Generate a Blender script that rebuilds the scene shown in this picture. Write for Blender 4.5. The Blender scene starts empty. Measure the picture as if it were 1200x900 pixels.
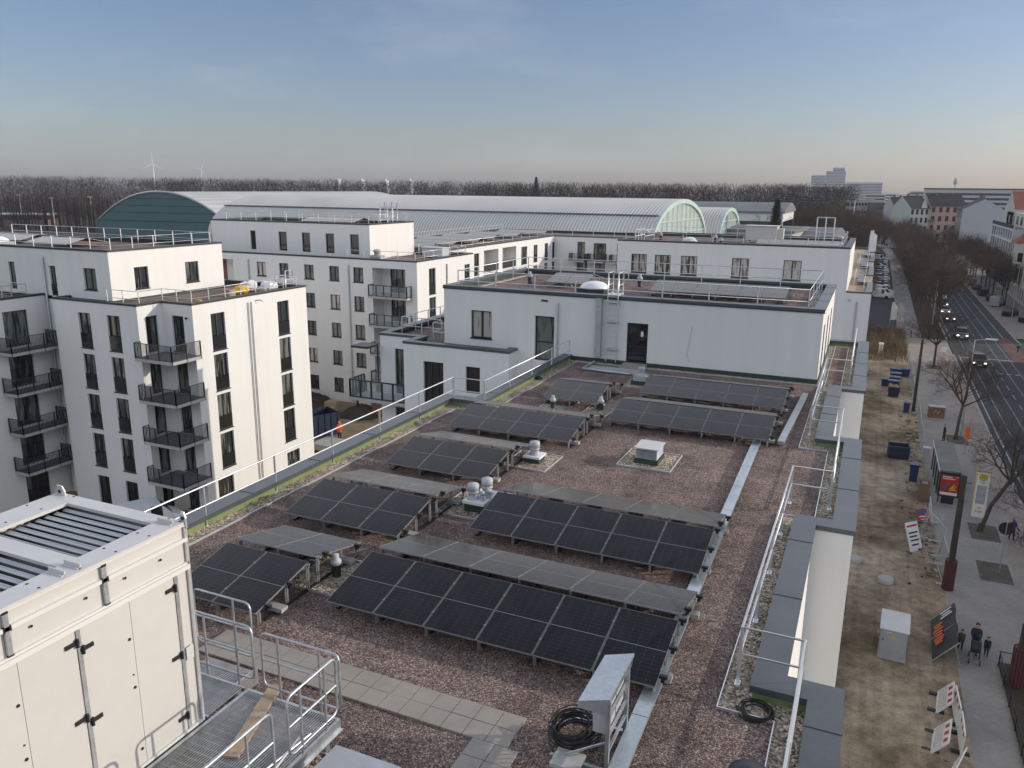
import bpy, math, random
from mathutils import Vector, Matrix
R = math.radians
rnd = random.Random(7)
scn = bpy.context.scene
col = scn.collection
G = -14.5            # street level; the main roof is z = 0 while building, everything is lifted by 14.5 m at the end
HAZE = .00013
SKY_FILL = 15.5

# ---------------------------------------------------------------- materials
def nodes(name):
    m = bpy.data.materials.new(name)
    m.use_nodes = True
    nt = m.node_tree
    return m, nt, nt.nodes['Principled BSDF']
def N(nt, t, **kw):
    n = nt.nodes.new(t)
    for k, v in kw.items():
        if k in n.inputs.keys(): n.inputs[k].default_value = v
        else: setattr(n, k, v)
    return n
def L(nt, a, ao, b, bi): nt.links.new(a.outputs[ao], b.inputs[bi])
def rgba(c): return (c[0], c[1], c[2], 1.0)
def ramp(nt, stops, interp='LINEAR'):
    n = nt.nodes.new('ShaderNodeValToRGB'); n.color_ramp.interpolation = interp
    e = n.color_ramp.elements
    while len(e) > 1: e.remove(e[-1])
    e[0].position, e[0].color = stops[0][0], rgba(stops[0][1])
    for p, c in stops[1:]:
        x = e.new(p); x.color = rgba(c)
    return n
def mul(c, f): return tuple(min(1, v * f) for v in c)
def mat(name, color, rough=.6, metal=0, noise=None, bump=None, spec=.5, noise2=None):
    """plain surface with wear: noise=(scale, amount), noise2 a second finer octave, bump=(scale, strength)"""
    m, nt, b = nodes(name)
    b.inputs['Roughness'].default_value = rough
    b.inputs['Metallic'].default_value = metal
    b.inputs['Specular IOR Level'].default_value = spec
    b.inputs['Base Color'].default_value = rgba(color)
    tc = N(nt, 'ShaderNodeTexCoord')
    src = None
    for nz in (noise, noise2):
        if nz:
            t = N(nt, 'ShaderNodeTexNoise', Scale=nz[0], Detail=5.0, Roughness=.6)
            L(nt, tc, 'Object', t, 'Vector')
            r = ramp(nt, [(.3, (1 - nz[1],) * 3), (.7, (1 + nz[1],) * 3)])
            L(nt, t, 'Fac', r, 'Fac')
            x = N(nt, 'ShaderNodeMix', data_type='RGBA', blend_type='MULTIPLY')
            x.inputs[0].default_value = 1.0
            if src is None: x.inputs[6].default_value = rgba(color)
            else: nt.links.new(src.outputs[2], x.inputs[6])
            nt.links.new(r.outputs[0], x.inputs[7]); src = x
    if src is not None: nt.links.new(src.outputs[2], b.inputs['Base Color'])
    if bump:
        t = N(nt, 'ShaderNodeTexNoise', Scale=bump[0], Detail=4.0)
        L(nt, tc, 'Object', t, 'Vector')
        bp = N(nt, 'ShaderNodeBump', Strength=bump[1], Distance=.02)
        L(nt, t, 'Fac', bp, 'Height'); L(nt, bp, 'Normal', b, 'Normal')
    return m
def stones(name, scale, stops, big=(.35, .25), strength=.9, rough=.9, dist=.03):
    m, nt, b = nodes(name)
    b.inputs['Roughness'].default_value = rough
    b.inputs['Specular IOR Level'].default_value = .2
    tc = N(nt, 'ShaderNodeTexCoord')
    v = N(nt, 'ShaderNodeTexVoronoi', Scale=scale, Randomness=1.0)
    L(nt, tc, 'Object', v, 'Vector')
    sp = N(nt, 'ShaderNodeSeparateColor'); L(nt, v, 'Color', sp, 'Color')
    r = ramp(nt, stops); L(nt, sp, 'Red', r, 'Fac')
    n1 = N(nt, 'ShaderNodeTexNoise', Scale=big[0], Detail=6.0, Roughness=.65); L(nt, tc, 'Object', n1, 'Vector')
    r1 = ramp(nt, [(.32, (1 - big[1],) * 3), (.68, (1 + big[1],) * 3)]); L(nt, n1, 'Fac', r1, 'Fac')
    x = N(nt, 'ShaderNodeMix', data_type='RGBA', blend_type='MULTIPLY'); x.inputs[0].default_value = 1
    nt.links.new(r.outputs[0], x.inputs[6]); nt.links.new(r1.outputs[0], x.inputs[7])
    n2 = N(nt, 'ShaderNodeTexNoise', Scale=1.1, Detail=7.0, Roughness=.7); L(nt, tc, 'Object', n2, 'Vector')
    r2 = ramp(nt, [(.40, (.70, .69, .70)), (.52, (1, 1, 1)), (.66, (1, 1, 1)), (.74, (1.16, 1.15, 1.12))]); L(nt, n2, 'Fac', r2, 'Fac')
    x2 = N(nt, 'ShaderNodeMix', data_type='RGBA', blend_type='MULTIPLY'); x2.inputs[0].default_value = 1
    nt.links.new(x.outputs[2], x2.inputs[6]); nt.links.new(r2.outputs[0], x2.inputs[7])
    nt.links.new(x2.outputs[2], b.inputs['Base Color'])
    iv = N(nt, 'ShaderNodeMath', operation='SUBTRACT'); iv.inputs[0].default_value = 1.0
    L(nt, v, 'Distance', iv, 1)
    bp = N(nt, 'ShaderNodeBump', Strength=strength, Distance=dist)
    L(nt, iv, 0, bp, 'Height'); L(nt, bp, 'Normal', b, 'Normal')
    return m

M = {}
M['stucco'] = mat('white_render', (.76, .75, .725), .9, noise=(.25, .035), noise2=(3.0, .02), bump=(60, .12), spec=.2)
def streaky(name, color):
    m, nt, b = nodes(name); b.inputs['Roughness'].default_value = .9; b.inputs['Specular IOR Level'].default_value = .2
    tc = N(nt, 'ShaderNodeTexCoord'); last = None
    for sc, scale, lo, hi, amt in (((1.6, 1.6, .06), 1.0, .42, .72, .055), ((1, 1, 1), .22, .3, .7, .035), ((5.5, 5.5, .5), 1.0, .5, .75, .012), ((1, 1, 1), 2.4, .35, .7, .02)):
        mp = N(nt, 'ShaderNodeMapping'); mp.inputs['Scale'].default_value = sc; L(nt, tc, 'Object', mp, 'Vector')
        n = N(nt, 'ShaderNodeTexNoise', Scale=scale, Detail=6.0, Roughness=.6); L(nt, mp, 0, n, 'Vector')
        r = ramp(nt, [(lo, (1, 1, 1)), (hi, (1 - amt, 1 - amt, 1 - amt * 1.1))]); L(nt, n, 'Fac', r, 'Fac')
        x = N(nt, 'ShaderNodeMix', data_type='RGBA', blend_type='MULTIPLY'); x.inputs[0].default_value = 1
        if last is None: x.inputs[6].default_value = rgba(color)
        else: nt.links.new(last.outputs[2], x.inputs[6])
        nt.links.new(r.outputs[0], x.inputs[7]); last = x
    nt.links.new(last.outputs[2], b.inputs['Base Color'])
    n = N(nt, 'ShaderNodeTexNoise', Scale=60.0, Detail=3.0); L(nt, tc, 'Object', n, 'Vector'); bp = N(nt, 'ShaderNodeBump', Strength=.12, Distance=.02); L(nt, n, 'Fac', bp, 'Height'); L(nt, bp, 'Normal', b, 'Normal')
    return m
M['stucco'] = streaky('weathered_white_render', (.77, .76, .735))
M['render_grey'] = mat('pale_grey_render', (.62, .63, .62), .9, noise=(.3, .05), spec=.2)
M['green'] = mat('green_upstand_foil', (.18, .235, .095), .6, noise=(2, .2), noise2=(14, .1))
M['green_dark'] = mat('dark_green_upstand', (.030, .050, .032), .6, noise=(2, .2))
M['coping'] = mat('zinc_grey_coping', (.092, .102, .110), .38, .3, noise=(1.2, .12), noise2=(9, .06), spec=.5)
M['coping_dark'] = mat('anthracite_coping', (.034, .036, .040), .5, .15, noise=(1.2, .1), spec=.5)
M['galv'] = mat('galvanised_steel', (.52, .54, .56), .42, .85, noise=(5, .18), noise2=(40, .1))
M['alu'] = mat('bright_aluminium', (.74, .75, .76), .38, .75, noise=(6, .08))
M['tray'] = mat('zinc_cable_tray', (.43, .47, .50), .38, .6, noise=(1.5, .15), noise2=(12, .08))
M['steel_dark'] = mat('dark_steel', (.03, .031, .033), .45, .3, noise=(4, .2))
M['anthracite'] = mat('anthracite_frame', (.022, .024, .026), .45, 0, noise=(3, .15))
M['black'] = mat('black_rubber', (.012, .012, .013), .55, 0, noise=(10, .3))
M['gravel'] = stones('red_brick_gravel', 46, [(0, (.07, .050, .044)), (.35, (.155, .106, .090)), (.62, (.24, .166, .140)), (.86, (.36, .275, .23)), (1, (.55, .47, .40))], big=(.45, .22), strength=.5)
M['pebble'] = stones('pale_river_pebbles', 19, [(0, (.16, .125, .09)), (.3, (.36, .29, .21)), (.7, (.58, .48, .36)), (1, (.78, .70, .56))], big=(.8, .15), strength=1.0, dist=.05)
M['tile'] = mat('concrete_paver', (.33, .30, .26), .9, noise=(1.4, .13), noise2=(35, .08), bump=(90, .15), spec=.2)
M['concrete'] = mat('concrete', (.42, .41, .39), .9, noise=(1.2, .12), noise2=(14, .08), bump=(40, .15), spec=.2)
M['white_metal'] = mat('cream_white_panel', (.585, .57, .535), .5, 0, noise=(.5, .03), noise2=(4, .015), spec=.35)
M['white_strip'] = mat('white_strip', (.70, .69, .655), .45, 0, noise=(.6, .02))
M['roof_metal'] = mat('light_grey_sheet', (.60, .59, .57), .5, .1, noise=(1.1, .06), noise2=(9, .03))
M['louver'] = mat('louver_blade', (.40, .42, .44), .38, .3, noise=(3, .1))
M['wood'] = mat('weathered_board', (.40, .30, .215), .85, noise=(9, .18), noise2=(50, .12))
M['white_plastic'] = mat('white_acrylic', (.82, .82, .80), .3, noise=(2, .04))
M['grey_plastic'] = mat('grey_plastic', (.42, .43, .44), .5, noise=(4, .1))
M['pipe_grey'] = mat('zinc_downpipe', (.46, .475, .49), .45, .4, noise=(3, .12))
M['asphalt'] = mat('asphalt', (.062, .064, .068), .9, noise=(.12, .16), noise2=(3.5, .14), bump=(70, .25), spec=.25)
M['asphalt_red'] = mat('red_cycle_asphalt', (.15, .085, .075), .9, noise=(.4, .2), spec=.2)
M['paving'] = mat('pavement_slabs', (.30, .28, .255), .92, noise=(.35, .16), noise2=(5, .1), bump=(40, .2), spec=.2)
M['mosaic'] = mat('small_stone_paving', (.31, .265, .23), .92, noise=(.5, .18), noise2=(7, .16), bump=(30, .4), spec=.2)
M['kerb'] = mat('granite_kerb', (.36, .345, .32), .85, noise=(3, .2))
M['paint'] = mat('road_paint', (.36, .36, .35), .8, noise=(2.5, .3))
M['sand'] = mat('sandy_building_ground', (.27, .205, .135), .95, noise=(.22, .28), noise2=(2.2, .18), bump=(9, .5), spec=.1)
M['soil'] = mat('dark_dry_soil', (.070, .056, .040), .95, noise=(.5, .3), noise2=(5, .25), bump=(10, .6), spec=.1)
M['land'] = mat('winter_land', (.10, .085, .06), .95, noise=(.02, .3), noise2=(.3, .2), spec=.1)
M['bark'] = mat('grey_brown_bark', (.085, .07, .055), .9, noise=(4, .25), spec=.15)
M['twig'] = mat('winter_twigs', (.082, .062, .047), .9, noise=(.4, .25), spec=.1)
M['twig_red'] = mat('russet_twigs', (.14, .092, .06), .9, noise=(.3, .25), spec=.1)
M['spruce'] = mat('spruce_needles', (.022, .036, .02), .9, noise=(1.5, .3), spec=.1)
M['dry_grass'] = mat('dry_reed', (.19, .145, .095), .9, noise=(1.5, .25), spec=.1)
M['blue'] = mat('blue_plastic_bin', (.018, .035, .13), .45, noise=(3, .15))
M['blue_lid'] = mat('grey_blue_lid', (.11, .145, .19), .5, noise=(3, .1))
M['bluedark'] = mat('navy_skip', (.014, .022, .055), .5, noise=(3, .2))
M['cab'] = mat('grey_cabinet', (.36, .38, .375), .55, noise=(1.5, .06), noise2=(10, .04))
M['cab_lid'] = mat('pale_cabinet_lid', (.56, .575, .58), .55, noise=(1.5, .06))
M['maroon'] = mat('maroon_guard', (.085, .028, .03), .6, noise=(3, .2))
M['pole_brown'] = mat('dark_timber_pole', (.042, .036, .026), .8, noise=(3, .25))
M['red'] = mat('signal_red', (.42, .035, .03), .5, noise=(3, .1))
M['orange'] = mat('signal_orange', (.75, .16, .03), .6, noise=(5, .1))
M['yellow'] = mat('signal_yellow', (.72, .48, .04), .5, noise=(5, .08))
M['white'] = mat('plain_white', (.78, .78, .77), .55, noise=(3, .05))
M['sign_blue'] = mat('sign_blue', (.03, .09, .30), .45)
M['ink'] = mat('black_lettering', (.02, .02, .02), .6)
M['brick'] = mat('brown_brick', (.20, .115, .08), .9, noise=(.6, .2), noise2=(6, .15))
M['teal'] = mat('teal_cladding', (.075, .15, .155), .5, .1, noise=(.12, .08), noise2=(1.2, .05))
M['mint'] = mat('mint_gable_frame', (.46, .58, .53), .5, noise=(.4, .05))
M['roof_flat'] = mat('grey_flat_roof', (.16, .168, .18), .8, noise=(.1, .15), noise2=(1, .1))
M['tile_red'] = mat('orange_clay_tiles', (.24, .085, .05), .85, noise=(.25, .15), noise2=(2.5, .15))
M['tile_dark'] = mat('dark_slate', (.016, .016, .018), .8, noise=(.3, .2))
M['pink'] = mat('salmon_render', (.43, .29, .235), .9, noise=(.2, .08))
M['mint_render'] = mat('pale_green_render', (.46, .49, .42), .9, noise=(.2, .08))
M['grey_render'] = mat('old_grey_render', (.42, .42, .42), .9, noise=(.2, .1))
M['beige'] = mat('beige_render', (.52, .48, .42), .9, noise=(.25, .08))
M['olive'] = mat('olive_render', (.25, .235, .19), .9, noise=(.3, .1))
M['far_grey'] = mat('far_grey_block', (.46, .465, .475), .8, noise=(.05, .1))
M['far_white'] = mat('far_white_block', (.66, .66, .64), .8, noise=(.05, .05))
M['far_brown'] = mat('far_brown_block', (.13, .10, .09), .8, noise=(.1, .15))
M['skin'] = mat('skin', (.48, .30, .22), .6)

def glass(name, dark, pale, thr, rough=.06):
    m, nt, b = nodes(name)
    oi = N(nt, 'ShaderNodeObjectInfo')
    tc = N(nt, 'ShaderNodeTexCoord')
    n = N(nt, 'ShaderNodeTexNoise', Scale=1.7, Detail=2.0)
    mp = N(nt, 'ShaderNodeMapping'); mp.inputs['Scale'].default_value = (2.6, 1, .35)
    ad = N(nt, 'ShaderNodeVectorMath', operation='ADD'); sc = N(nt, 'ShaderNodeVectorMath', operation='SCALE'); sc.inputs[0].default_value = (37, 11, 23)
    L(nt, oi, 'Random', sc, 'Scale'); L(nt, tc, 'Object', mp, 'Vector'); L(nt, mp, 0, ad, 0); L(nt, sc, 0, ad, 1); L(nt, ad, 0, n, 'Vector')
    r = ramp(nt, [(thr - .06, dark), (thr + .06, pale)]); ma = N(nt, 'ShaderNodeMath', operation='MULTIPLY_ADD'); L(nt, oi, 'Random', ma, 0); ma.inputs[1].default_value = .34; ma.inputs[2].default_value = -.17; mb_ = N(nt, 'ShaderNodeMath', operation='ADD'); L(nt, n, 'Fac', mb_, 0); L(nt, ma, 0, mb_, 1); L(nt, mb_, 0, r, 'Fac')
    L(nt, r, 0, b, 'Base Color')
    b.inputs['Roughness'].default_value = rough
    b.inputs['Specular IOR Level'].default_value = .9
    b.inputs['IOR'].default_value = 1.6
    return m
M['glass'] = glass('window_pane', (.016, .018, .019), (.15, .165, .145), .55)
M['glass_dark'] = glass('dark_window_pane', (.010, .011, .013), (.035, .036, .036), .62)
M['glass_curtain'] = glass('curtained_pane', (.05, .05, .048), (.46, .43, .38), .47, .12)
M['glass_car'] = mat('car_glass', (.012, .014, .017), .06, 0, spec=.9)
m, nt, b = nodes('balcony_glass')
b.inputs['Base Color'].default_value = (.30, .36, .36, 1); b.inputs['Roughness'].default_value = .05; b.inputs['Alpha'].default_value = .38
M['glass_clear'] = m
m, nt, b = nodes('guard_glass')
b.inputs['Base Color'].default_value = (.02, .022, .024, 1); b.inputs['Roughness'].default_value = .1; b.inputs['Alpha'].default_value = .8
M['glass_guard'] = m

def pv_material():
    m, nt, b = nodes('photovoltaic_glass')
    tc = N(nt, 'ShaderNodeTexCoord'); sp = N(nt, 'ShaderNodeSeparateXYZ'); L(nt, tc, 'Object', sp, 0)
    def mth(op, a, bb=None, c=None):
        n = N(nt, 'ShaderNodeMath', operation=op)
        for i, v in enumerate((a, bb, c)):
            if v is None: continue
            if isinstance(v, (int, float)): n.inputs[i].default_value = v
            else: nt.links.new(v, n.inputs[i])
        return n.outputs[0]
    x, y = sp.outputs[0], sp.outputs[1]
    def line(co, period, width):            # 1 on a thin line every period metres
        f = mth('FRACT', mth('ADD', mth('DIVIDE', co, period), 100.5))
        d = mth('ABSOLUTE', mth('SUBTRACT', f, .5))
        return mth('GREATER_THAN', width / period * .5, d)
    cx, cy = line(x, .184, .005), line(y, .0935, .004)
    dots = mth('MULTIPLY', line(x, .184, .012), line(y, .187, .012))
    mid = mth('GREATER_THAN', .006, mth('ABSOLUTE', y))
    cells = mth('MAXIMUM', mth('MULTIPLY', mth('MAXIMUM', cx, cy), .38), mth('MULTIPLY', dots, .8))
    n = N(nt, 'ShaderNodeTexNoise', Scale=1.6, Detail=4.0); L(nt, tc, 'Object', n, 'Vector')
    base = ramp(nt, [(.3, (.0085, .0088, .0105)), (.7, (.0145, .0145, .016))]); L(nt, n, 'Fac', base, 'Fac')
    m1 = N(nt, 'ShaderNodeMix', data_type='RGBA'); nt.links.new(cells, m1.inputs[0]); nt.links.new(base.outputs[0], m1.inputs[6]); m1.inputs[7].default_value = (.10, .10, .105, 1)
    m2 = N(nt, 'ShaderNodeMix', data_type='RGBA'); nt.links.new(mid, m2.inputs[0]); nt.links.new(m1.outputs[2], m2.inputs[6]); m2.inputs[7].default_value = (.26, .26, .26, 1)
    nt.links.new(m2.outputs[2], b.inputs['Base Color'])
    rr = ramp(nt, [(.3, (.16,) * 3), (.7, (.26,) * 3)]); L(nt, n, 'Fac', rr, 'Fac'); L(nt, rr, 0, b, 'Roughness')
    b.inputs['Specular IOR Level'].default_value = .32; b.inputs['IOR'].default_value = 1.5; b.inputs['Sheen Weight'].default_value = .2; b.inputs['Sheen Roughness'].default_value = .3; b.inputs['Sheen Tint'].default_value = (1, .95, .86, 1)
    return m
M['pv'] = pv_material()
M['pv_frame'] = mat('module_frame', (.30, .30, .29), .45, .5)
M['pv_back'] = mat('module_back', (.02, .02, .021), .6)

def ribbed(name, color, period, axis, amount=.35, strength=.6):
    m, nt, b = nodes(name)
    tc = N(nt, 'ShaderNodeTexCoord'); w = N(nt, 'ShaderNodeTexWave', Scale=1.0 / period / 1.0 * .31416 * 1.0)
    w.bands_direction = axis; w.inputs['Distortion'].default_value = 0
    L(nt, tc, 'Object', w, 'Vector')
    n = N(nt, 'ShaderNodeTexNoise', Scale=.08, Detail=5.0); L(nt, tc, 'Object', n, 'Vector')
    r = ramp(nt, [(.3, mul(color, .88)), (.7, mul(color, 1.1))]); L(nt, n, 'Fac', r, 'Fac')
    r2 = ramp(nt, [(.25, (1 - amount,) * 3), (.6, (1,) * 3)]); L(nt, w, 'Fac', r2, 'Fac')
    x = N(nt, 'ShaderNodeMix', data_type='RGBA', blend_type='MULTIPLY'); x.inputs[0].default_value = 1
    nt.links.new(r.outputs[0], x.inputs[6]); nt.links.new(r2.outputs[0], x.inputs[7]); nt.links.new(x.outputs[2], b.inputs['Base Color'])
    bp = N(nt, 'ShaderNodeBump', Strength=strength, Distance=.1); L(nt, w, 'Fac', bp, 'Height'); L(nt, bp, 'Normal', b, 'Normal')
    b.inputs['Roughness'].default_value = .55; b.inputs['Metallic'].default_value = 0
    return m
M['vault'] = ribbed('ribbed_vault_roof', (.72, .68, .62), .6, 'X', .35)
M['vault_plain'] = ribbed('seamed_vault_roof', (.48, .47, .455), 2.5, 'Y', .15, .3)

# ---------------------------------------------------------------- mesh builder
KIDS = {}           # parent name -> its parts
class MB:
    def __init__(s): s.v = []; s.f = []; s.m = []; s.sm = []
    def add(s, vs, fs, mi=0, smooth=False):
        o = len(s.v); s.v += [tuple(p) for p in vs]
        for f in fs: s.f.append(tuple(i + o for i in f)); s.m.append(mi); s.sm.append(smooth)
        return s
    def quad(s, a, b, c, d, mi=0): return s.add((a, b, c, d), ((0, 1, 2, 3),), mi)
    def box(s, x0, x1, y0, y1, z0, z1, mi=0):
        v = [(x, y, z) for z in (z0, z1) for y in (y0, y1) for x in (x0, x1)]
        return s.add(v, ((0, 2, 3, 1), (4, 5, 7, 6), (0, 1, 5, 4), (2, 6, 7, 3), (0, 4, 6, 2), (1, 3, 7, 5)), mi)
    def obox(s, c, size, rz=0, mi=0, mtx=None):
        a, b_, c_ = (k / 2 for k in size)
        m3 = mtx if mtx is not None else Matrix.Rotation(rz, 3, 'Z')
        c = Vector(c)
        v = [c + m3 @ Vector((x, y, z)) for z in (-c_, c_) for y in (-b_, b_) for x in (-a, a)]
        return s.add(v, ((0, 2, 3, 1), (4, 5, 7, 6), (0, 1, 5, 4), (2, 6, 7, 3), (0, 4, 6, 2), (1, 3, 7, 5)), mi)
    def tube(s, p0, p1, r0, r1=None, n=6, mi=0, caps=True):
        p0, p1 = Vector(p0), Vector(p1); d = p1 - p0
        if d.length < 1e-6: return s
        r1 = r0 if r1 is None else r1
        u = d.orthogonal().normalized(); w = d.normalized().cross(u)
        v = []
        for p, r in ((p0, r0), (p1, r1)):
            for i in range(n):
                a = 2 * math.pi * i / n; v.append(p + (u * math.cos(a) + w * math.sin(a)) * r)
        f = [(i, (i + 1) % n, n + (i + 1) % n, n + i) for i in range(n)]
        s.add(v, f, mi, n > 5)
        if caps: s.add(v[:n], (tuple(range(n - 1, -1, -1)),), mi); s.add(v[n:], (tuple(range(n)),), mi)
        return s
    def path(s, pts, r, n=6, mi=0, closed=False):
        """one swept tube through pts with mitred corners"""
        P = [Vector(p) for p in pts]; k = len(P); v = []
        t0 = None; u = None
        for i in range(k):
            a = P[(i - 1) % k] if (closed or i > 0) else P[i]; c = P[(i + 1) % k] if (closed or i < k - 1) else P[i]
            t = (c - a).normalized()
            if u is None: u = t.orthogonal().normalized()
            else:
                u = (u - t * u.dot(t))
                u = u.normalized() if u.length > 1e-5 else t.orthogonal().normalized()
            w = t.cross(u)
            for j in range(n):
                an = 2 * math.pi * j / n; v.append(P[i] + (u * math.cos(an) + w * math.sin(an)) * r)
        f = []
        for i in range(k if closed else k - 1):
            o, q = i * n, ((i + 1) % k) * n
            for j in range(n): f.append((o + j, o + (j + 1) % n, q + (j + 1) % n, q + j))
        s.add(v, f, mi, True)
        if not closed:
            s.add(v[:n], (tuple(range(n - 1, -1, -1)),), mi); s.add(v[-n:], (tuple(range(n)),), mi)
        return s
    def prism(s, poly, z0, z1, mi=0, top=None):
        n = len(poly)
        v = [(x, y, z0) for x, y in poly] + [(x, y, z1) for x, y in poly]
        s.add(v, [(i, (i + 1) % n, n + (i + 1) % n, n + i) for i in range(n)], mi)
        s.add(v[n:], (tuple(range(n)),), mi if top is None else top); s.add(v[:n], (tuple(range(n - 1, -1, -1)),), mi)
        return s
    def lathe(s, prof, c, n=16, mi=0):
        v = []
        for r, z in prof:
            for i in range(n):
                a = 2 * math.pi * i / n; v.append((c[0] + r * math.cos(a), c[1] + r * math.sin(a), c[2] + z))
        k = len(prof)
        f = [(j * n + i, j * n + (i + 1) % n, (j + 1) * n + (i + 1) % n, (j + 1) * n + i) for j in range(k - 1) for i in range(n)]
        s.add(v, f, mi, True)
        if prof[0][0] > 1e-4: s.add(v[:n], (tuple(range(n - 1, -1, -1)),), mi)
        if prof[-1][0] > 1e-4: s.add(v[-n:], (tuple(range(n)),), mi)
        return s
    def mesh(s, name, mats, off=(0, 0, 0)):
        me = bpy.data.meshes.new(name)
        me.from_pydata([(a - off[0], b - off[1], c - off[2]) for a, b, c in s.v], [], s.f)
        for m in (mats if isinstance(mats, (list, tuple)) else [mats]): me.materials.append(m if not isinstance(m, str) else M[m])
        me.polygons.foreach_set('material_index', s.m)
        me.polygons.foreach_set('use_smooth', s.sm)
        me.update(); return me
    def build(s, name, mats, parent=None, world=True):
        """parts: vertices are given in world coordinates unless world=False (then local to the thing)"""
        off = (0, 0, 0)
        if parent is not None and world:
            p = parent; t = Vector((0, 0, 0))
            while p is not None: t += p.location; p = p.parent
            off = t
        return link(name, s.mesh(name, mats, off), parent)
def link(name, me, parent=None, loc=(0, 0, 0), rot=(0, 0, 0), sc=(1, 1, 1)):
    o = bpy.data.objects.new(name, me); col.objects.link(o)
    o.parent = parent; o.location = loc; o.rotation_euler = rot; o.scale = sc
    if parent is not None: KIDS.setdefault(parent.name, []).append(o)
    return o
def thing(name, label, cat, loc=(0, 0, 0), rz=0, group=None, kind=None):
    o = bpy.data.objects.new(name, None); col.objects.link(o)
    o.location = loc; o.rotation_euler = (0, 0, rz); o.empty_display_size = .3
    o['label'] = label; o['category'] = cat
    if group: o['group'] = group
    if kind: o['kind'] = kind
    return o
def tag(o, label, cat=None, group=None, kind=None):
    o['label'] = label
    if cat: o['category'] = cat
    if group: o['group'] = group
    if kind: o['kind'] = kind
    return o
def solo(mb, name, mats, label, cat, loc=(0, 0, 0), group=None, kind=None, rz=0, world=True):
    """a thing that is one mesh; vertices in world coordinates unless world=False"""
    o = link(name, mb.mesh(name, mats, loc if world else (0, 0, 0)), None, loc, (0, 0, rz))
    return tag(o, label, cat, group, kind)
def structure(mb, name, mats, label):
    o = link(name, mb.mesh(name, mats)); o['kind'] = 'structure'; o['label'] = label; o['category'] = name.replace('_', ' ').split()[-1]
    return o
def dup(root, loc, rz=None, label=None, group=None, sc=None):
    r = root.copy(); col.objects.link(r); r.location = loc
    if rz is not None: r.rotation_euler = (0, 0, rz)
    if sc is not None: r.scale = (sc, sc, sc) if isinstance(sc, (int, float)) else sc
    if label: r['label'] = label
    if group: r['group'] = group
    def rec(a, b):
        for ch in KIDS.get(a.name, []):
            c = ch.copy(); col.objects.link(c); c.parent = b; KIDS.setdefault(b.name, []).append(c); rec(ch, c)
    rec(root, r)
    return r
def text(body, size, m, parent, loc, rot, name='lettering', extrude=.004, align='CENTER'):
    cu = bpy.data.curves.new(name, 'FONT'); cu.body = body; cu.size = size; cu.extrude = extrude
    cu.align_x = align; cu.align_y = 'CENTER'; cu.materials.append(M[m])
    o = bpy.data.objects.new(name, cu); col.objects.link(o); o.parent = parent; o.location = loc; o.rotation_euler = rot
    return o
# ---------------------------------------------------------------- camera, light, sky
def camera():
    f, pitch, yaw, roll = 930.585, .24181675, .420524193, .00960024947
    cy, sy = math.cos(yaw), math.sin(yaw)
    F0, R0, U0 = Vector((-sy, cy, 0)), Vector((cy, sy, 0)), Vector((0, 0, 1))
    F = F0 * math.cos(pitch) - U0 * math.sin(pitch); U = U0 * math.cos(pitch) + F0 * math.sin(pitch)
    Rr = R0 * math.cos(roll) + U * math.sin(roll); U2 = U * math.cos(roll) - R0 * math.sin(roll)
    ca = bpy.data.cameras.new('camera'); ca.sensor_width = 36; ca.lens = f / 1200 * 36; ca.clip_start = .1; ca.clip_end = 20000
    o = bpy.data.objects.new('camera', ca); col.objects.link(o)
    m = Matrix((Rr, U2, -F)).transposed().to_4x4(); m.translation = Vector((0, 0, 8.6 - G))
    o.matrix_world = m; scn.camera = o
    return o
cam = camera()
SUN_EL, SUN_AZ = R(17.5), R(28)      # azimuth measured from +X towards +Y
sd = bpy.data.lights.new('sun', 'SUN'); sd.energy = 2.3; sd.angle = R(.5); sd.color = (1.0, .90, .77)
so = bpy.data.objects.new('sun', sd); col.objects.link(so)
tosun = Vector((math.cos(SUN_EL) * math.cos(SUN_AZ), math.cos(SUN_EL) * math.sin(SUN_AZ), math.sin(SUN_EL)))
so.rotation_euler = tosun.to_track_quat('Z', 'Y').to_euler(); so.location = (40, 20, 60)
w = bpy.data.worlds.new('World'); scn.world = w; w.use_nodes = True
nt = w.node_tree; bg = nt.nodes['Background']
sky = nt.nodes.new('ShaderNodeTexSky'); sky.sky_type = 'NISHITA'; sky.sun_disc = False
sky.sun_elevation = SUN_EL; sky.sun_rotation = R(90) - SUN_AZ; sky.air_density = 1.0; sky.dust_density = 1.1; sky.ozone_density = 2.3; sky.altitude = 60
tc = nt.nodes.new('ShaderNodeTexCoord')
# thin cirrus: a stretched noise lifts the sky slightly, only well above the horizon
mp = nt.nodes.new('ShaderNodeMapping'); mp.inputs['Scale'].default_value = (1.6, 3.4, 7.0); mp.inputs['Rotation'].default_value = (0, 0, R(25))
nz = nt.nodes.new('ShaderNodeTexNoise'); nz.inputs['Scale'].default_value = 1.5; nz.inputs['Detail'].default_value = 9; nz.inputs['Roughness'].default_value = .62
cr = ramp(nt, [(.50, (0, 0, 0)), (.78, (.22, .22, .22))])
mx = nt.nodes.new('ShaderNodeMix'); mx.data_type = 'RGBA'
nt.links.new(tc.outputs['Generated'], mp.inputs[0]); nt.links.new(mp.outputs[0], nz.inputs['Vector']); nt.links.new(nz.outputs['Fac'], cr.inputs[0])
nt.links.new(cr.outputs[0], mx.inputs[0]); ti = nt.nodes.new('ShaderNodeMix'); ti.data_type = 'RGBA'; ti.blend_type = 'MULTIPLY'; ti.inputs[0].default_value = 1; nt.links.new(sky.outputs[0], ti.inputs[6]); ti.inputs[7].default_value = (1.03, 1.005, 1.12, 1)
nt.links.new(ti.outputs[2], mx.inputs[6]); mx.inputs[7].default_value = (7.0, 6.9, 6.8, 1)
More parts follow.
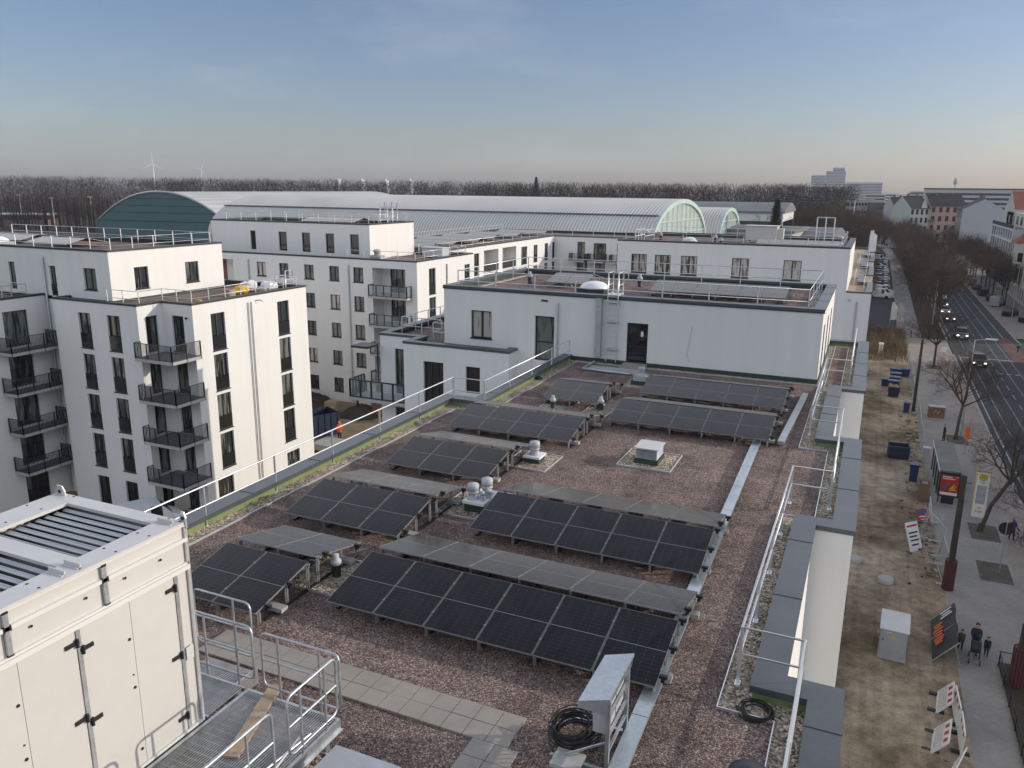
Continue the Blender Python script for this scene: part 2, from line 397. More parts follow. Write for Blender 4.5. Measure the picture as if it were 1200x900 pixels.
# bright sky band added above the picture as fill light for shaded walls
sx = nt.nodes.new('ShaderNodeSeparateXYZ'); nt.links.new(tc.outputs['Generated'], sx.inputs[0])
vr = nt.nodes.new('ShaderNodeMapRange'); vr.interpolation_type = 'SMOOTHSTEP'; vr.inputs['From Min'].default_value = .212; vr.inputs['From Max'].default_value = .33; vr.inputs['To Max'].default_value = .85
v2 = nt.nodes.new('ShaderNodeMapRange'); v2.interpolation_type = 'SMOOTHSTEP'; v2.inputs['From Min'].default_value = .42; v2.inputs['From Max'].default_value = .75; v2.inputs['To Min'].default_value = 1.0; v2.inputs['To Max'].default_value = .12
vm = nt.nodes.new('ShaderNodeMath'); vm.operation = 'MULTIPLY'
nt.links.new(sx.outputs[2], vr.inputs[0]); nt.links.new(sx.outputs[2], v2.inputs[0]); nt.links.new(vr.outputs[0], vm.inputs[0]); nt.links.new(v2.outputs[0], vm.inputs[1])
mv = nt.nodes.new('ShaderNodeMix'); mv.data_type = 'RGBA'; nt.links.new(vm.outputs[0], mv.inputs[0]); nt.links.new(mx.outputs[2], mv.inputs[6]); mv.inputs[7].default_value = (SKY_FILL * .93, SKY_FILL * .97, SKY_FILL * 1.05, 1)
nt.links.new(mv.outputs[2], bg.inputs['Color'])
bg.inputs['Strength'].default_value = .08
scn.view_settings.view_transform = 'Standard'; scn.view_settings.look = 'None'; scn.view_settings.gamma = 1; scn.view_settings.exposure = .42
scn.view_settings.use_curve_mapping = False
cy = scn.cycles if hasattr(scn, 'cycles') else None
scn.render.engine = 'CYCLES'
scn.cycles.use_denoising = True; scn.cycles.max_bounces = 6; scn.cycles.diffuse_bounces = 4; scn.cycles.glossy_bounces = 3; scn.cycles.transparent_max_bounces = 12
scn.cycles.volume_bounces = 0; scn.cycles.caustics_reflective = False; scn.cycles.caustics_refractive = False; scn.cycles.sample_clamp_indirect = 6

# ---------------------------------------------------------------- building helpers
def offset(poly, ds):
    """inward offset of a CCW polygon, one distance per edge (edge i runs from vertex i to i+1)"""
    n = len(poly); out = []
    if isinstance(ds, (int, float)): ds = [ds] * n
    for i in range(n):
        a, b, c = Vector(poly[i - 1]), Vector(poly[i]), Vector(poly[(i + 1) % n])
        d0, d1 = (b - a).normalized(), (c - b).normalized()
        n0, n1 = Vector((-d0.y, d0.x)), Vector((-d1.y, d1.x))
        e0, e1 = ds[i - 1], ds[i]
        cr = d0.x * d1.y - d0.y * d1.x
        if abs(cr) < 1e-6: p = b + n0 * e0
        else:
            p0, p1 = b + n0 * e0, b + n1 * e1
            t = ((p1 - p0).x * d1.y - (p1 - p0).y * d1.x) / cr; p = p0 + d0 * t
        out.append((p.x, p.y))
    return out
def ring(mb, A, B, z0, z1, flags, mi=0):
    n = len(A)
    for i in range(n):
        if not flags[i]: continue
        j = (i + 1) % n
        a, b, c, d = A[i], A[j], B[j], B[i]
        mb.quad((*a, z1), (*b, z1), (*c, z1), (*d, z1), mi)
        mb.quad((*a, z0), (*b, z0), (*b, z1), (*a, z1), mi)
        mb.quad((*c, z0), (*d, z0), (*d, z1), (*c, z1), mi)
        mb.quad((*d, z0), (*c, z0), (*b, z0), (*a, z0), mi)
        if not flags[j]: mb.quad((*b, z0), (*c, z0), (*c, z1), (*b, z1), mi)
        if not flags[i - 1]: mb.quad((*d, z0), (*a, z0), (*a, z1), (*d, z1), mi)
def roof(parent, poly, zr, zt, w=.5, flags=None, pebble=.45, cop='coping', gravel='gravel', up='green', seams=3.0):
    """gravel, foil upstand, pebble border with its edge strip, sheet-metal coping"""
    n = len(poly); flags = flags or [1] * n
    ds = [w if f else 0 for f in flags]
    P0 = offset(poly, [-.045 if f else 0 for f in flags]); P1 = offset(poly, ds); Pu = offset(poly, [d - .05 if d else .02 for d in ds])
    P2 = offset(poly, [d + pebble if d else .35 for d in ds]); P3 = offset(poly, [d + pebble + .02 if d else .37 for d in ds])
    c = MB(); ring(c, P0, P1, zt - .13, zt, flags)
    if seams:                                                   # standing joints across the sheet
        for i in range(n):
            if not flags[i]: continue
            a, b = Vector(poly[i]), Vector(poly[(i + 1) % n]); l = (b - a).length; d = (b - a) / l if l else None
            k = 1
            while k * seams < l - .6:
                p = a + d * (k * seams); nn = Vector((-d.y, d.x))
                c.obox((p.x + nn.x * (w / 2 - .02), p.y + nn.y * (w / 2 - .02), zt + .002), (.018, w + .07, .02), math.atan2(d.y, d.x)); k += 1
    c.build('coping', cop, parent)
    u = MB(); ud = MB()
    for i in range(n):
        j = (i + 1) % n; a, b = Pu[i], Pu[j]; h = zt - .13 if flags[i] else zr + .22
        (u if flags[i] else ud).quad((*b, zr - .02), (*a, zr - .02), (*a, h), (*b, h))
        if not flags[i]:
            q = offset(poly, [0] * n); ud.quad((*a, h), (*q[i], h), (*q[j], h), (*b, h))
    if u.v: u.build('upstand', up, parent)
    if ud.v: ud.build('upstand', 'green_dark', parent)
    g = MB(); g.add([(*p, zr) for p in poly], (tuple(range(n)),)); g.build('roof_gravel', gravel, parent)
    if pebble:
        b_ = MB(); e = MB()
        for i in range(n):
            j = (i + 1) % n
            b_.quad((*Pu[i], zr + .012), (*Pu[j], zr + .012), (*P2[j], zr + .012), (*P2[i], zr + .012))
            e.quad((*P2[i], zr), (*P2[i], zr + .05), (*P2[j], zr + .05), (*P2[j], zr)); e.quad((*P2[i], zr + .05), (*P3[i], zr + .05), (*P3[j], zr + .05), (*P2[j], zr + .05)); e.quad((*P3[j], zr), (*P3[j], zr + .05), (*P3[i], zr + .05), (*P3[i], zr))
        b_.build('pebble_border', 'pebble', parent); e.build('edge_strip', 'alu', parent)
def facade(mb, P0, P1, z0, z1, ops=(), depth=.2, mi=0):
    """wall from P0 to P1 (outside on the right hand), ops = (u, z, w, h) openings with reveals"""
    a, b = Vector(P0), Vector(P1); W = (b - a).length; U = (b - a) / W; Nn = Vector((U.y, -U.x))
    us = sorted({0, W, *[o[0] for o in ops], *[o[0] + o[2] for o in ops]}); zs = sorted({z0, z1, *[o[1] for o in ops], *[o[1] + o[3] for o in ops]})
    def pt(u, z, d=0): p = a + U * u - Nn * d; return (p.x, p.y, z)
    for i in range(len(us) - 1):
        for k in range(len(zs) - 1):
            cu, cz = (us[i] + us[i + 1]) / 2, (zs[k] + zs[k + 1]) / 2
            if any(o[0] < cu < o[0] + o[2] and o[1] < cz < o[1] + o[3] for o in ops): continue
            mb.quad(pt(us[i], zs[k]), pt(us[i + 1], zs[k]), pt(us[i + 1], zs[k + 1]), pt(us[i], zs[k + 1]), mi)
    for o in ops:
        u0, zz0, u1, zz1 = o[0], o[1], o[0] + o[2], o[1] + o[3]; d = o[4] if len(o) > 4 and isinstance(o[4], (int, float)) else depth
        mb.quad(pt(u0, zz0), pt(u0, zz1), pt(u0, zz1, d), pt(u0, zz0, d), mi); mb.quad(pt(u1, zz0), pt(u1, zz0, d), pt(u1, zz1, d), pt(u1, zz1), mi)
        mb.quad(pt(u0, zz1), pt(u1, zz1), pt(u1, zz1, d), pt(u0, zz1, d), mi); mb.quad(pt(u0, zz0), pt(u0, zz0, d), pt(u1, zz0, d), pt(u1, zz0), mi)
WM = {}
def window(parent, P0, P1, u, z, w, h, style='two', pane='glass', depth=.17):
    """a framed window in its reveal: window > pane, sill / guard"""
    key = (round(w, 2), round(h, 2), style)
    if key not in WM:
        f = MB(); t = .065
        f.box(0, w, depth - .05, depth + .03, 0, t); f.box(0, w, depth - .05, depth + .03, h - t, h); f.box(0, t, depth - .05, depth + .03, t, h - t); f.box(w - t, w, depth - .05, depth + .03, t, h - t)
        nm = {'two': 1, 'french': 1, 'door': 0, 'one': 0, 'slide': 2, 'dark': 1}[style]
        for k in range(nm):
            x = w * (k + 1) / (nm + 1); f.box(x - .055, x + .055, depth - .045, depth + .02, t, h - t)
        if style == 'door': f.box(t, w - t, depth - .03, depth + .02, h * .40, h * .40 + .06)
        p = MB(); p.quad((0, depth, 0), (w, depth, 0), (w, depth, h), (0, depth, h))
        s = None
        if style in ('two', 'french', 'dark'): s = MB(); s.box(-.05, w + .05, -.06, depth - .02, -.05, 0)
        g = None
        if style == 'french':
            g = MB(); g.box(.03, w - .03, .02, .035, .1, .95); g.box(0, w, .01, .045, .95, 1.0)
        WM[key] = (f.mesh('window', 'anthracite'), p.mesh('pane', 'glass'), s and s.mesh('sill', 'anthracite'), g and g.mesh('guard', ['glass_guard']))
    fm, pm, sm, gm = WM[key]
    a, b = Vector(P0), Vector(P1); U = (b - a).normalized(); p = a + U * u
    o = link('door' if style == 'door' else 'window', fm, parent, (p.x - parent.location.x, p.y - parent.location.y, z - parent.location.z), (0, 0, math.atan2(U.y, U.x)))
    pn = link('pane', pm, o)
    if pane != 'glass':
        pn.material_slots[0].link = 'OBJECT'; pn.material_slots[0].material = M[pane]
    if sm: link('sill', sm, o)
    if gm: link('guard', gm, o)
    return o
def wall_run(parent, mb, P0, P1, z0, z1, wins=(), depth=.2):
    """facade plus its windows: wins = (u, z, w, h, style, pane)"""
    facade(mb, P0, P1, z0, z1, [x[:4] for x in wins], depth)
    for x in wins: window(parent, P0, P1, *x)
def guard_rail(label, pts, z0, h=1.1, sp=2.6, near=False, r=.024, group=None, start=.35, two=True):
    """tubular safety rail along pts (x, y): top rail, knee rail, posts with foot plates"""
    root = thing('guard_rail', label, 'guard rail', (pts[0][0], pts[0][1], z0), group=group)
    t = MB(); t.path([(*p, z0 + h) for p in pts], r, 8 if near else 5)
    k = MB(); k.path([(*p, z0 + h * .52) for p in pts], r * .95, 8 if near else 5)
    posts = []
    for i in range(len(pts) - 1):
        a, b = Vector(pts[i]), Vector(pts[i + 1]); l = (b - a).length; n = max(1, round(l / sp))
        for j in range(n + (1 if i == len(pts) - 2 else 0)):
            posts.append(a + (b - a) * (j / n))
    if near:
        t.build('top_rail', 'alu', root); k.build('knee_rail', 'alu', root)
        p = MB(); p.box(-.03, .03, -.012, .012, 0, h); p.box(-.05, .05, -.14, .05, 0, .02); p.tube((0, 0, h * .9), (0, 0, h + .01), .03, n=8)
        pm = p.mesh('post', 'alu')
        for q in posts: link('post', pm, root, (q.x - pts[0][0], q.y - pts[0][1], 0))
    else:
        for q in posts: t.box(q.x - .028, q.x + .028, q.y - .02, q.y + .02, z0, z0 + h)
        t.build('top_rail', 'alu', root); k.build('knee_rail', 'alu', root)
    return root

# ---------------------------------------------------------------- the block under the camera
main = thing('apartment_block', 'white apartment block in front with red gravel roof, long solar rows and a white penthouse', 'building', (-7, 20, G))
P = [(-15.5, -6), (.32, -6), (.32, 13.25), (-.62, 13.25), (-.62, 20.48), (.32, 20.48), (.32, 28.75), (-.62, 28.75), (-.62, 36.35), (.32, 36.35), (.32, 48.9),
     (-1.7, 48.9), (-1.7, 37.97), (-14.1, 37.97), (-14.1, 27.95), (-15.5, 27.95)]
fl = [1] * 10 + [1, 0, 0, 1, 1, 1]
roof(main, P, 0, .30, .52, fl)
wl = MB()
for i, (a, b) in enumerate(zip(P, P[1:] + P[:1])):
    if i in (11, 12): continue
    if a[0] == b[0] == .32 and b[1] > a[1]:                    # street front: windows under the parapet
        wins = []
        n = int((b[1] - a[1]) // 2.6)
        for k in range(n):
            for st in range(5): wins.append((.9 + k * 2.6, -2.45 - 2.85 * st, 1.2, 1.5, 'two'))
        wall_run(main, wl, a, b, G, .2, wins)
    else: facade(wl, a, b, G, .2)
# annex and penthouse
PF = ((-21.1, 37.97), (-1.7, 37.97))
pw = [(1.65, .69, 1.24, 1.5, 'two', 'glass_curtain'), (5.4, -.2, 1.08, 2.36, 'door'), (10.36, .12, 1.07, 2.05, 'door', 'glass_dark')]
wall_run(main, wl, *PF, -.3, 3.33, pw, .16)
facade(wl, (-16.7, 37.97), (-14.1, 37.97), G, -.3)
wall_run(main, wl, (-1.7, 37.97), (-1.7, 48.95), 0, 3.33, [(1.5, .25, 1.3, 2.2, 'french'), (4.6, .25, 1.3, 2.2, 'french'), (7.7, .25, 1.3, 2.2, 'french')], .2)
facade(wl, (-1.7, 48.95), (-21.1, 48.95), G, 3.33); facade(wl, (-21.1, 48.95), (-21.1, 37.97), -.3, 3.33)
wall_run(main, wl, (-23.1, 36.9), (-16.7, 36.9), G, .22, [(1.25, -3.0, 1.25, 2.35, 'slide', 'glass_dark'), (3.86, -2.15, .86, 1.46, 'one', 'glass_dark')] + [(1.25, -5.9 - 2.85 * k, 1.25, 2.2, 'french') for k in range(3)])
facade(wl, (-16.7, 36.9), (-16.7, 37.97), G, .22)
wall_run(main, wl, (-25.7, 38.5), (-23.1, 38.5), G, .22, [(1.0, -3.2, .68, 2.7, 'door'), (.95, -6.0, 1.0, 2.0, 'one', 'glass_dark')])
facade(wl, (-23.1, 38.5), (-23.1, 36.9), G, .22); facade(wl, (-25.7, 46.8), (-25.7, 38.5), G, .22); facade(wl, (-21.1, 46.8), (-25.7, 46.8), G, .22); facade(wl, (-21.1, 48.95), (-21.1, 46.8), G, .2)
wl.build('wall', 'stucco', main)
roof(main, [(-25.7, 38.5), (-23.1, 38.5), (-23.1, 36.9), (-16.7, 36.9), (-16.7, 37.97), (-21.1, 37.97), (-21.1, 46.8), (-25.7, 46.8)], .02, .36, .42, [1, 1, 1, 1, 0, 0, 1, 1], pebble=0, up='steel_dark')
roof(main, [(-21.1, 37.97), (-1.7, 37.97), (-1.7, 48.95), (-21.1, 48.95)], 3.08, 3.45, .45, pebble=.4, up='green_dark')
# dark fascia strip below the penthouse coping, wall pipes, the square duct, small wall fittings
f = MB(); f.box(-21.16, -1.63, 37.918, 37.965, 3.27, 3.315); f.build('fascia', 'coping_dark', main)
f = MB(); f.box(-12.33, -12.03, 37.72, 37.965, .3, 3.3); f.build('wall_duct', 'pipe_grey', main)
f = MB(); f.path([(-14.42, 37.9, -.2), (-14.42, 37.9, 2.75), (-14.42, 37.96, 2.9)], .045, 8); f.build('downpipe', 'pipe_grey', main)
f = MB(); f.box(-15.35, -15.0, 37.93, 37.96, 2.93, 3.02); f.build('overflow', 'anthracite', main)
f = MB(); f.path([(-7.52, 37.95, 2.2), (-7.6, 37.94, 1.5), (-7.7, 37.94, .9), (-7.55, 37.94, .5)], .008, 5); f.build('loose_cable', 'grey_plastic', main)
f = MB(); f.box(-9.98, -9.86, 37.82, 37.83, 1.55, 1.8); f.build('door_notice', 'white', main)
f = MB(); f.box(-10.8, -9.62, 37.45, 37.94, .02, .16); f.box(-10.8, -9.62, 37.1, 37.44, .02, .09); f.build('door_step', 'tile', main)
f = MB(); f.box(-12.2, -9.7, 36.0, 37.05, .012, .05); f.build('slab_patch', 'concrete', main)
# glazed balcony on the left block
bl = MB(); bl.box(-26.9, -23.15, 36.95, 38.48, -3.45, -3.27); bo = bl.build('balcony', 'concrete', main)
gl = MB(); pr = MB()
for x0, y0, x1, y1 in ((-26.85, 37.0, -23.2, 37.0), (-26.85, 37.0, -26.85, 38.45)):
    for k in range(6):
        t = k / 5; x, y = x0 + (x1 - x0) * t, y0 + (y1 - y0) * t
        pr.box(x - .045, x + .045, y - .04, y + .04, -3.27, -2.25)
    pr.tube((x0, y0, -2.22), (x1, y1, -2.22), .05, n=4); pr.tube((x0, y0, -3.22), (x1, y1, -3.22), .045, n=4)
    gl.quad((x0, y0, -3.2), (x1, y1, -3.2), (x1, y1, -2.25), (x0, y0, -2.25))
pr.box(-26.9, -25.78, 37.3, 38.45, -.42, -.3); pr.box(-25.85, -25.78, 38.36, 38.44, -2.3, -.42)
pr.build('railing', 'anthracite', bo); gl.build('glazing', 'glass_clear', bo)
# rails of the main roof
guard_rail('long tubular rail along the left parapet with green foil below', [(-15.02, 3.45), (-15.02, 27.72)], 0, near=True, sp=2.65)
guard_rail('short tubular rail on the parapet jog and up to the penthouse wall', [(-15.0, 27.76), (-13.62, 27.76), (-13.62, 37.6)], 0, near=True, sp=2.5)
guard_rail('stepped tubular rail along the street parapet, round the nearest bay', [(-.34, 2.0), (-.34, 13.2), (-1.39, 13.2), (-1.39, 22.5), (-.34, 22.5), (-.34, 29.65), (-1.39, 29.65), (-1.39, 38.7), (-.34, 38.7), (-.34, 48.3)], 0, near=True, sp=2.55)
guard_rail('rail around the penthouse roof behind its parapet', [(-20.5, 38.5), (-2.4, 38.5), (-2.4, 48.3), (-20.5, 48.3), (-20.5, 38.5)], 3.08, 1.15, near=True, sp=2.3)
guard_rail('low rail on the small terrace left of the penthouse', [(-21.2, 39.0), (-22.4, 39.0), (-22.4, 40.0), (-25.1, 40.0), (-25.1, 46.2)], .02, 1.1, sp=1.5)

# ---------------------------------------------------------------- solar rows
def module_mesh():
    b = MB(); w, l = 1.130, 1.735; t = .007
    b.box(-w / 2 + t, w / 2 - t, -l / 2 + t, l / 2 - t, -.01, .0, 0)
    b.box(-w / 2, w / 2, -l / 2, -l / 2 + t, -.03, .003, 1); b.box(-w / 2, w / 2, l / 2 - t, l / 2, -.03, .003, 1)
    b.box(-w / 2, -w / 2 + t, -l / 2 + t, l / 2 - t, -.03, .003, 1); b.box(w / 2 - t, w / 2, -l / 2 + t, l / 2 - t, -.03, .003, 1)
    b.box(-w / 2 + t, w / 2 - t, -l / 2 + t, l / 2 - t, -.02, -.0105, 2)
    for s in (-.45, .45): b.box(w / 2 - .012, w / 2 + .03, s - .02, s + .02, .0031, .014, 1)
    return b.mesh('solar_panel', ['pv', 'pv_frame', 'pv_back'])
MOD = module_mesh()
b = MB(); b.box(-.028, .028, -.015, .015, 0, 1); b.box(-.006, .006, -.05, .05, 0, .98); LEG = b.mesh('leg', 'galv')
b = MB(); b.box(-.03, .03, -1.62, 1.62, 0, .05); RAIL = b.mesh('base_rail', 'steel_dark')
b = MB(); b.box(-.5, .5, -.02, .02, -.03, .03); PURLIN = b.mesh('purlin', 'galv')
b = MB(); b.box(-.19, .19, -.1, .1, 0, .09); BALLAST = b.mesh('ballast_stone', 'concrete')
b = MB(); b.box(-.07, .07, -.035, .035, -.03, .03); b.box(-.03, .03, -.06, .06, -.09, -.03); REND = b.mesh('rail_end', 'black')
TILT = math.atan2(.37, 1.70)
def solar_row(x0, n, y0, z, label, group='solar rows on the gravel roof', far=True, legs=True, hl=.33):
    root = thing('solar_row', label, 'solar panels', (x0 + n * 1.15 / 2, y0 + 1.9, z), group=group)
    for i in range(n):
        x = -n * 1.15 / 2 + 1.15 * (i + .5)
        link('solar_panel', MOD, root, (x, -1.9 + .85, hl + .185), (TILT, 0, 0))
        if far: link('solar_panel', MOD, root, (x, -1.9 + 2.06 + .85 - .1, hl + .185), (-TILT, 0, 0))
    if legs:
        for i in range(n + 1):
            x = -n * 1.15 / 2 + 1.15 * i
            x += .06 if i == 0 else (-.06 if i == n else 0)
            link('base_rail', RAIL, root, (x, .02, .004))
            for y, h in ((-1.75, hl + .0), (-.9, hl + .19), (-.2, hl + .345), (.2 - .05, hl + .33), (1.0, hl + .15), (1.7, hl - .01)):
                if not far and y > 0: continue
                link('leg', LEG, root, (x, y, .05), (0, 0, 0), (1, 1, h - .09))
            if i == n and z == 0:
                for y in ((-1.6, -.9, -.15, .3, 1.5) if far else ()): link('rail_end', REND, root, (x + .12, y, hl + (.37 if abs(y) < .4 else .2 if abs(y) < 1 else .04)))
            for y in (-1.2, 1.2): link('ballast_stone', BALLAST, root, (x, y, .055))
        for y, h in ((-1.2, hl + .10), (-.45, hl + .265), (.45, hl + .245), (1.3, hl + .06)):
            link('purlin', PURLIN, root, (0, y, h), (0, 0, 0), (n * 1.15 - .1, 1, 1))
    return root
rows = [(-9.49, 6, 11.93, 0, 'nearest solar row in front of the platform path, six panels long'),
        (-8.49, 5, 16.40, 0, 'solar row just behind the nearest one, between pipe cluster and cable tray'),
        (-8.29, 5, 27.20, 0, 'long solar row behind the square louvred vent'),
        (-8.29, 5, 31.62, 0, 'farthest long solar row, closest to the penthouse wall'),
        (-12.72, 2, 10.92, 0, 'two-panel-wide solar row right behind the white container'),
        (-13.28, 3, 15.20, 0, 'three-panel-wide solar row left of the pipe cluster'),
        (-13.05, 3, 19.62, 0, 'three-panel-wide solar row left of the round roof vent'),
        (-13.24, 4, 24.05, 0, 'four-panel-wide solar row at the parapet jog'),
        (-11.68, 2, 29.15, 0, 'small two-panel-wide solar row near the wall duct')]
for r_ in rows: solar_row(*r_)
solar_row(-16.9, 2, 42.4, 3.08, 'small solar row on the penthouse roof beside the skylight dome', 'solar rows on the penthouse roof')
solar_row(-10.6, 6, 41.4, 3.08, 'long solar row on the penthouse roof', 'solar rows on the penthouse roof')

# ---------------------------------------------------------------- roof fittings
def pebble_bed(x0, x1, y0, y1, z=0):
    b = MB(); b.box(x0, x1, y0, y1, z, z + .022); b.build('pebble_bed', 'pebble', main)
    e = MB()
    for a in ((x0 - .02, x0, y0, y1), (x1, x1 + .02, y0, y1), (x0 - .02, x1 + .02, y0 - .02, y0), (x0 - .02, x1 + .02, y1, y1 + .02)): e.box(*a[:2], *a[2:], z, z + .05)
    e.build('edge_strip', 'alu', main)
for a in ((-6.75, -5.05, 23.4, 25.15), (-10.05, -8.6, 21.75, 23.35), (-10.1, -8.55, 17.55, 19.6), (-11.2, -9.75, 12.6, 14.2), (-9.6, -8.45, 33.6, 35.1), (-11.6, -10.6, 28.3, 29.1), (-9.8, -8.75, 28.5, 30.2), (-7.05, -4.9, 6.6, 8.5)): pebble_bed(*a)
def louvre_vent(x, y, label, sx=.72, sy=.85):
    t = thing('louvred_vent', label, 'roof vent', (x, y, 0), group='louvred roof vents')
    b = MB(); b.box(-sx / 2 - .03, sx / 2 + .03, -sy / 2 - .03, sy / 2 + .03, 0, .17); b.build('base', 'green_dark', t, False)
    b = MB(); b.box(-sx / 2 + .06, sx / 2 - .06, -sy / 2 + .06, sy / 2 - .06, .17, .5); b.build('core', 'steel_dark', t, False)
    b = MB()
    for k in range(5):
        z = .2 + k * .062
        o, i = (sx / 2 + .0, sy / 2 + .0), (sx / 2 - .05, sy / 2 - .05)
        A = [(-o[0], -o[1]), (o[0], -o[1]), (o[0], o[1]), (-o[0], o[1])]; B = [(-i[0], -i[1]), (i[0], -i[1]), (i[0], i[1]), (-i[0], i[1])]
        for q in range(4):
            w_ = (q + 1) % 4
            b.quad((*A[q], z), (*A[w_], z), (*B[w_], z + .05), (*B[q], z + .05)); b.quad((*A[q], z - .012), (*A[w_], z - .012), (*A[w_], z), (*A[q], z))
    b.build('louvres', 'galv', t, False)
    b = MB(); b.box(-sx / 2 - .04, sx / 2 + .04, -sy / 2 - .04, sy / 2 + .04, .515, .55); b.build('lid', 'roof_metal', t, False)
    return t
louvre_vent(-5.93, 24.28, 'square louvred vent on its pale pebble bed in the open gravel')
t = louvre_vent(-5.92, 7.72, 'square vent lid on a pebble bed near the paved path', 1.05, .95)
for c in KIDS[t.name]:
    if c.name.startswith('lid'): c.material_slots[0].link = 'OBJECT'; c.material_slots[0].material = M['louver']
def pipe_vent(parent, x, y, z, r, h, name='vent_pipe'):
    b = MB(); b.lathe([(r * 1.35, 0), (r * 1.3, .04), (r, .05), (r, h * .40), (r * 1.15, h * .41), (r * 1.15, h * .5), (r * 1.02, h * .505), (r * 1.02, h * .58), (r * 1.2, h * .585), (r * 1.2, h * .96), (r * 1.1, h * .985), (r * 1.1, h), (0, h)], (x, y, z), 20)
    b.build(name, 'grey_plastic', parent)
t = thing('pipe_vent_box', 'grey round vent on a small white-topped green box beside a pebble bed', 'roof vent', (-9.28, 22.6, 0))
b = MB(); b.box(-9.53, -9.03, 22.34, 22.86, 0, .18); b.build('base', 'green_dark', t)
b = MB(); b.box(-9.57, -8.99, 22.30, 22.90, .18, .25); b.build('cover', 'white', t); pipe_vent(t, -9.28, 22.6, .25, .14, .42)
t = thing('pipe_cluster', 'cluster of grey vent pipes on a green box between two solar rows', 'roof vent', (-9.2, 18.6, 0))
b = MB(); b.box(-9.45, -8.87, 18.0, 18.95, 0, .24); b.build('base', 'green_dark', t)
b = MB(); b.box(-9.49, -8.83, 17.96, 18.99, .24, .31); b.build('cover', 'white', t)
for x, y, r, h in ((-9.3, 18.25, .135, .42), (-9.1, 18.72, .135, .45), (-9.0, 18.2, .055, .26), (-8.93, 18.45, .06, .24), (-9.35, 18.65, .055, .22)): pipe_vent(t, x, y, .31, r, h)
t = thing('duct_vent', 'grey square vent hood with a round cap by the far solar rows', 'roof vent', (-8.95, 34.35, 0))
b = MB(); b.box(-9.35, -8.55, 34.05, 34.7, 0, .2); b.build('base', 'green_dark', t)
b = MB(); b.box(-9.25, -8.65, 34.1, 34.65, .2, .45); b.build('cover', 'grey_plastic', t); pipe_vent(t, -8.95, 34.38, .45, .13, .35)
def small_vent(x, y, label, z=0, s=1):
    t = thing('vent_pipe', label, 'roof vent', (x, y, z), group='small vent pipes on the roofs')
    b = MB(); b.lathe([(.13, 0), (.1, .02), (.1, .3)], (0, 0, 0), 12); b.build('sleeve', 'black', t, False)
    b = MB(); b.lathe([(.09, .3), (.14, .36), (.12, .42), (.07, .46), (.07, .56), (0, .56)], (0, 0, 0), 12); b.build('cap', 'grey_plastic', t, False)
    t.scale = (s, s, s); return t
small_vent(-10.3, 13.4, 'small grey vent pipe between the nearest row and the container row')
small_vent(-11.05, 28.75, 'small grey vent pipe in front of the two-panel row')
small_vent(-9.25, 29.4, 'small grey vent pipe between the two-panel row and the long row')
small_vent(-18.4, 43.6, 'small vent pipe at the left end of the penthouse roof', 3.08, 1.3)
small_vent(-12.2, 45.4, 'small vent pipe behind the ladder on the penthouse roof', 3.08, 1.3)
b = MB(); b.lathe([(0, .02), (.12, .03), (.15, .0)], (-13.45, 33.3, .0), 12); b.lathe([(.17, 0), (.17, .09), (.1, .14), (0, .14)], (-13.5, 33.2, 0), 12)
solo(b, 'drain_dome', 'black', 'black drain dome on pebbles by the left parapet', 'roof drain', (-13.5, 33.2, 0))
b = MB(); b.lathe([(.34, 0), (.34, .30), (.30, .42), (.16, .5), (0, .52)], (-.82, 10.38, 0), 20)
solo(b, 'roof_drain_cap', 'coping_dark', 'dark rounded cap at the bottom edge of the gravel beside the street rail', 'roof cap', (-.82, 10.38, 0))
t = thing('skylight_dome', 'white domed skylight beside the ladder on the penthouse roof', 'skylight', (-13.6, 41.3, 3.08))
b = MB(); b.box(-.75, .75, -.75, .75, 0, .3); b.build('kerb', 'coping_dark', t, False)
b = MB(); b.lathe([(.8, .3), (.78, .36), (.66, .5), (.45, .6), (.2, .65), (0, .66)], (0, 0, 0), 24); b.build('dome', 'white_plastic', t, False)
# ladder up to the penthouse roof
t = thing('wall_ladder', 'aluminium ladder with hoop handrails up to the penthouse roof', 'ladder', (-11.46, 37.8, .05))
for x in (-.26, .26):
    b = MB(); b.path([(x, -.05, .1), (x, -.05, 3.5), (x, -.05, 4.55), (x, .75, 4.55), (x, .75, 3.4)], .034, 6); b.tube((x, -.05, 3.95), (x, .75, 3.95), .022); b.tube((x, -.05, 3.5), (x, .75, 3.5), .022); b.build('stile', 'alu', t, False)
b = MB()
for k in range(13): b.tube((-.26, -.05, .3 + k * .28), (.26, -.05, .3 + k * .28), .016)
b.build('rungs', 'alu', t, False)
b = MB()
for z in (.7, 2.1, 3.1): b.box(-.29, .29, -.03, .16, z, z + .05)
b.build('bracket', 'alu', t, False)
b = MB(); b.box(-.3, .3, .0, .8, 3.42, 3.47); b.build('landing', 'alu', t, False)
# cable trays
b = MB()
def tray_seg(b, p0, p1, w_=.24, z0=.05, z1=.17):
    a, c = Vector(p0), Vector(p1); l = (c - a).length; d = (c - a) / l; k = 0; n = Vector((-d.y, d.x))
    while k < l - .05:
        e = min(l, k + 1.9); m_ = a + d * ((k + e) / 2)
        b.obox((m_.x, m_.y, (z0 + z1) / 2), (e - k - .006, w_, z1 - z0), math.atan2(d.y, d.x))
        b.obox((m_.x, m_.y, z1 + .004), (e - k - .02, w_ + .03, .008), math.atan2(d.y, d.x)); k = e
tray_seg(b, (-2.62, 7.5), (-2.96, 27.6)); t = solo(b, 'cable_tray', 'tray', 'long zinc cable tray running up the gravel past the row ends', 'cable tray', (-2.8, 17, 0))
b = MB(); tray_seg(b, (-2.42, 9.95), (-.9, 9.75)); solo(b, 'cable_tray', 'tray', 'short zinc cable tray branching to the street rail at the bottom', 'cable tray', (-1.7, 9.85, 0))
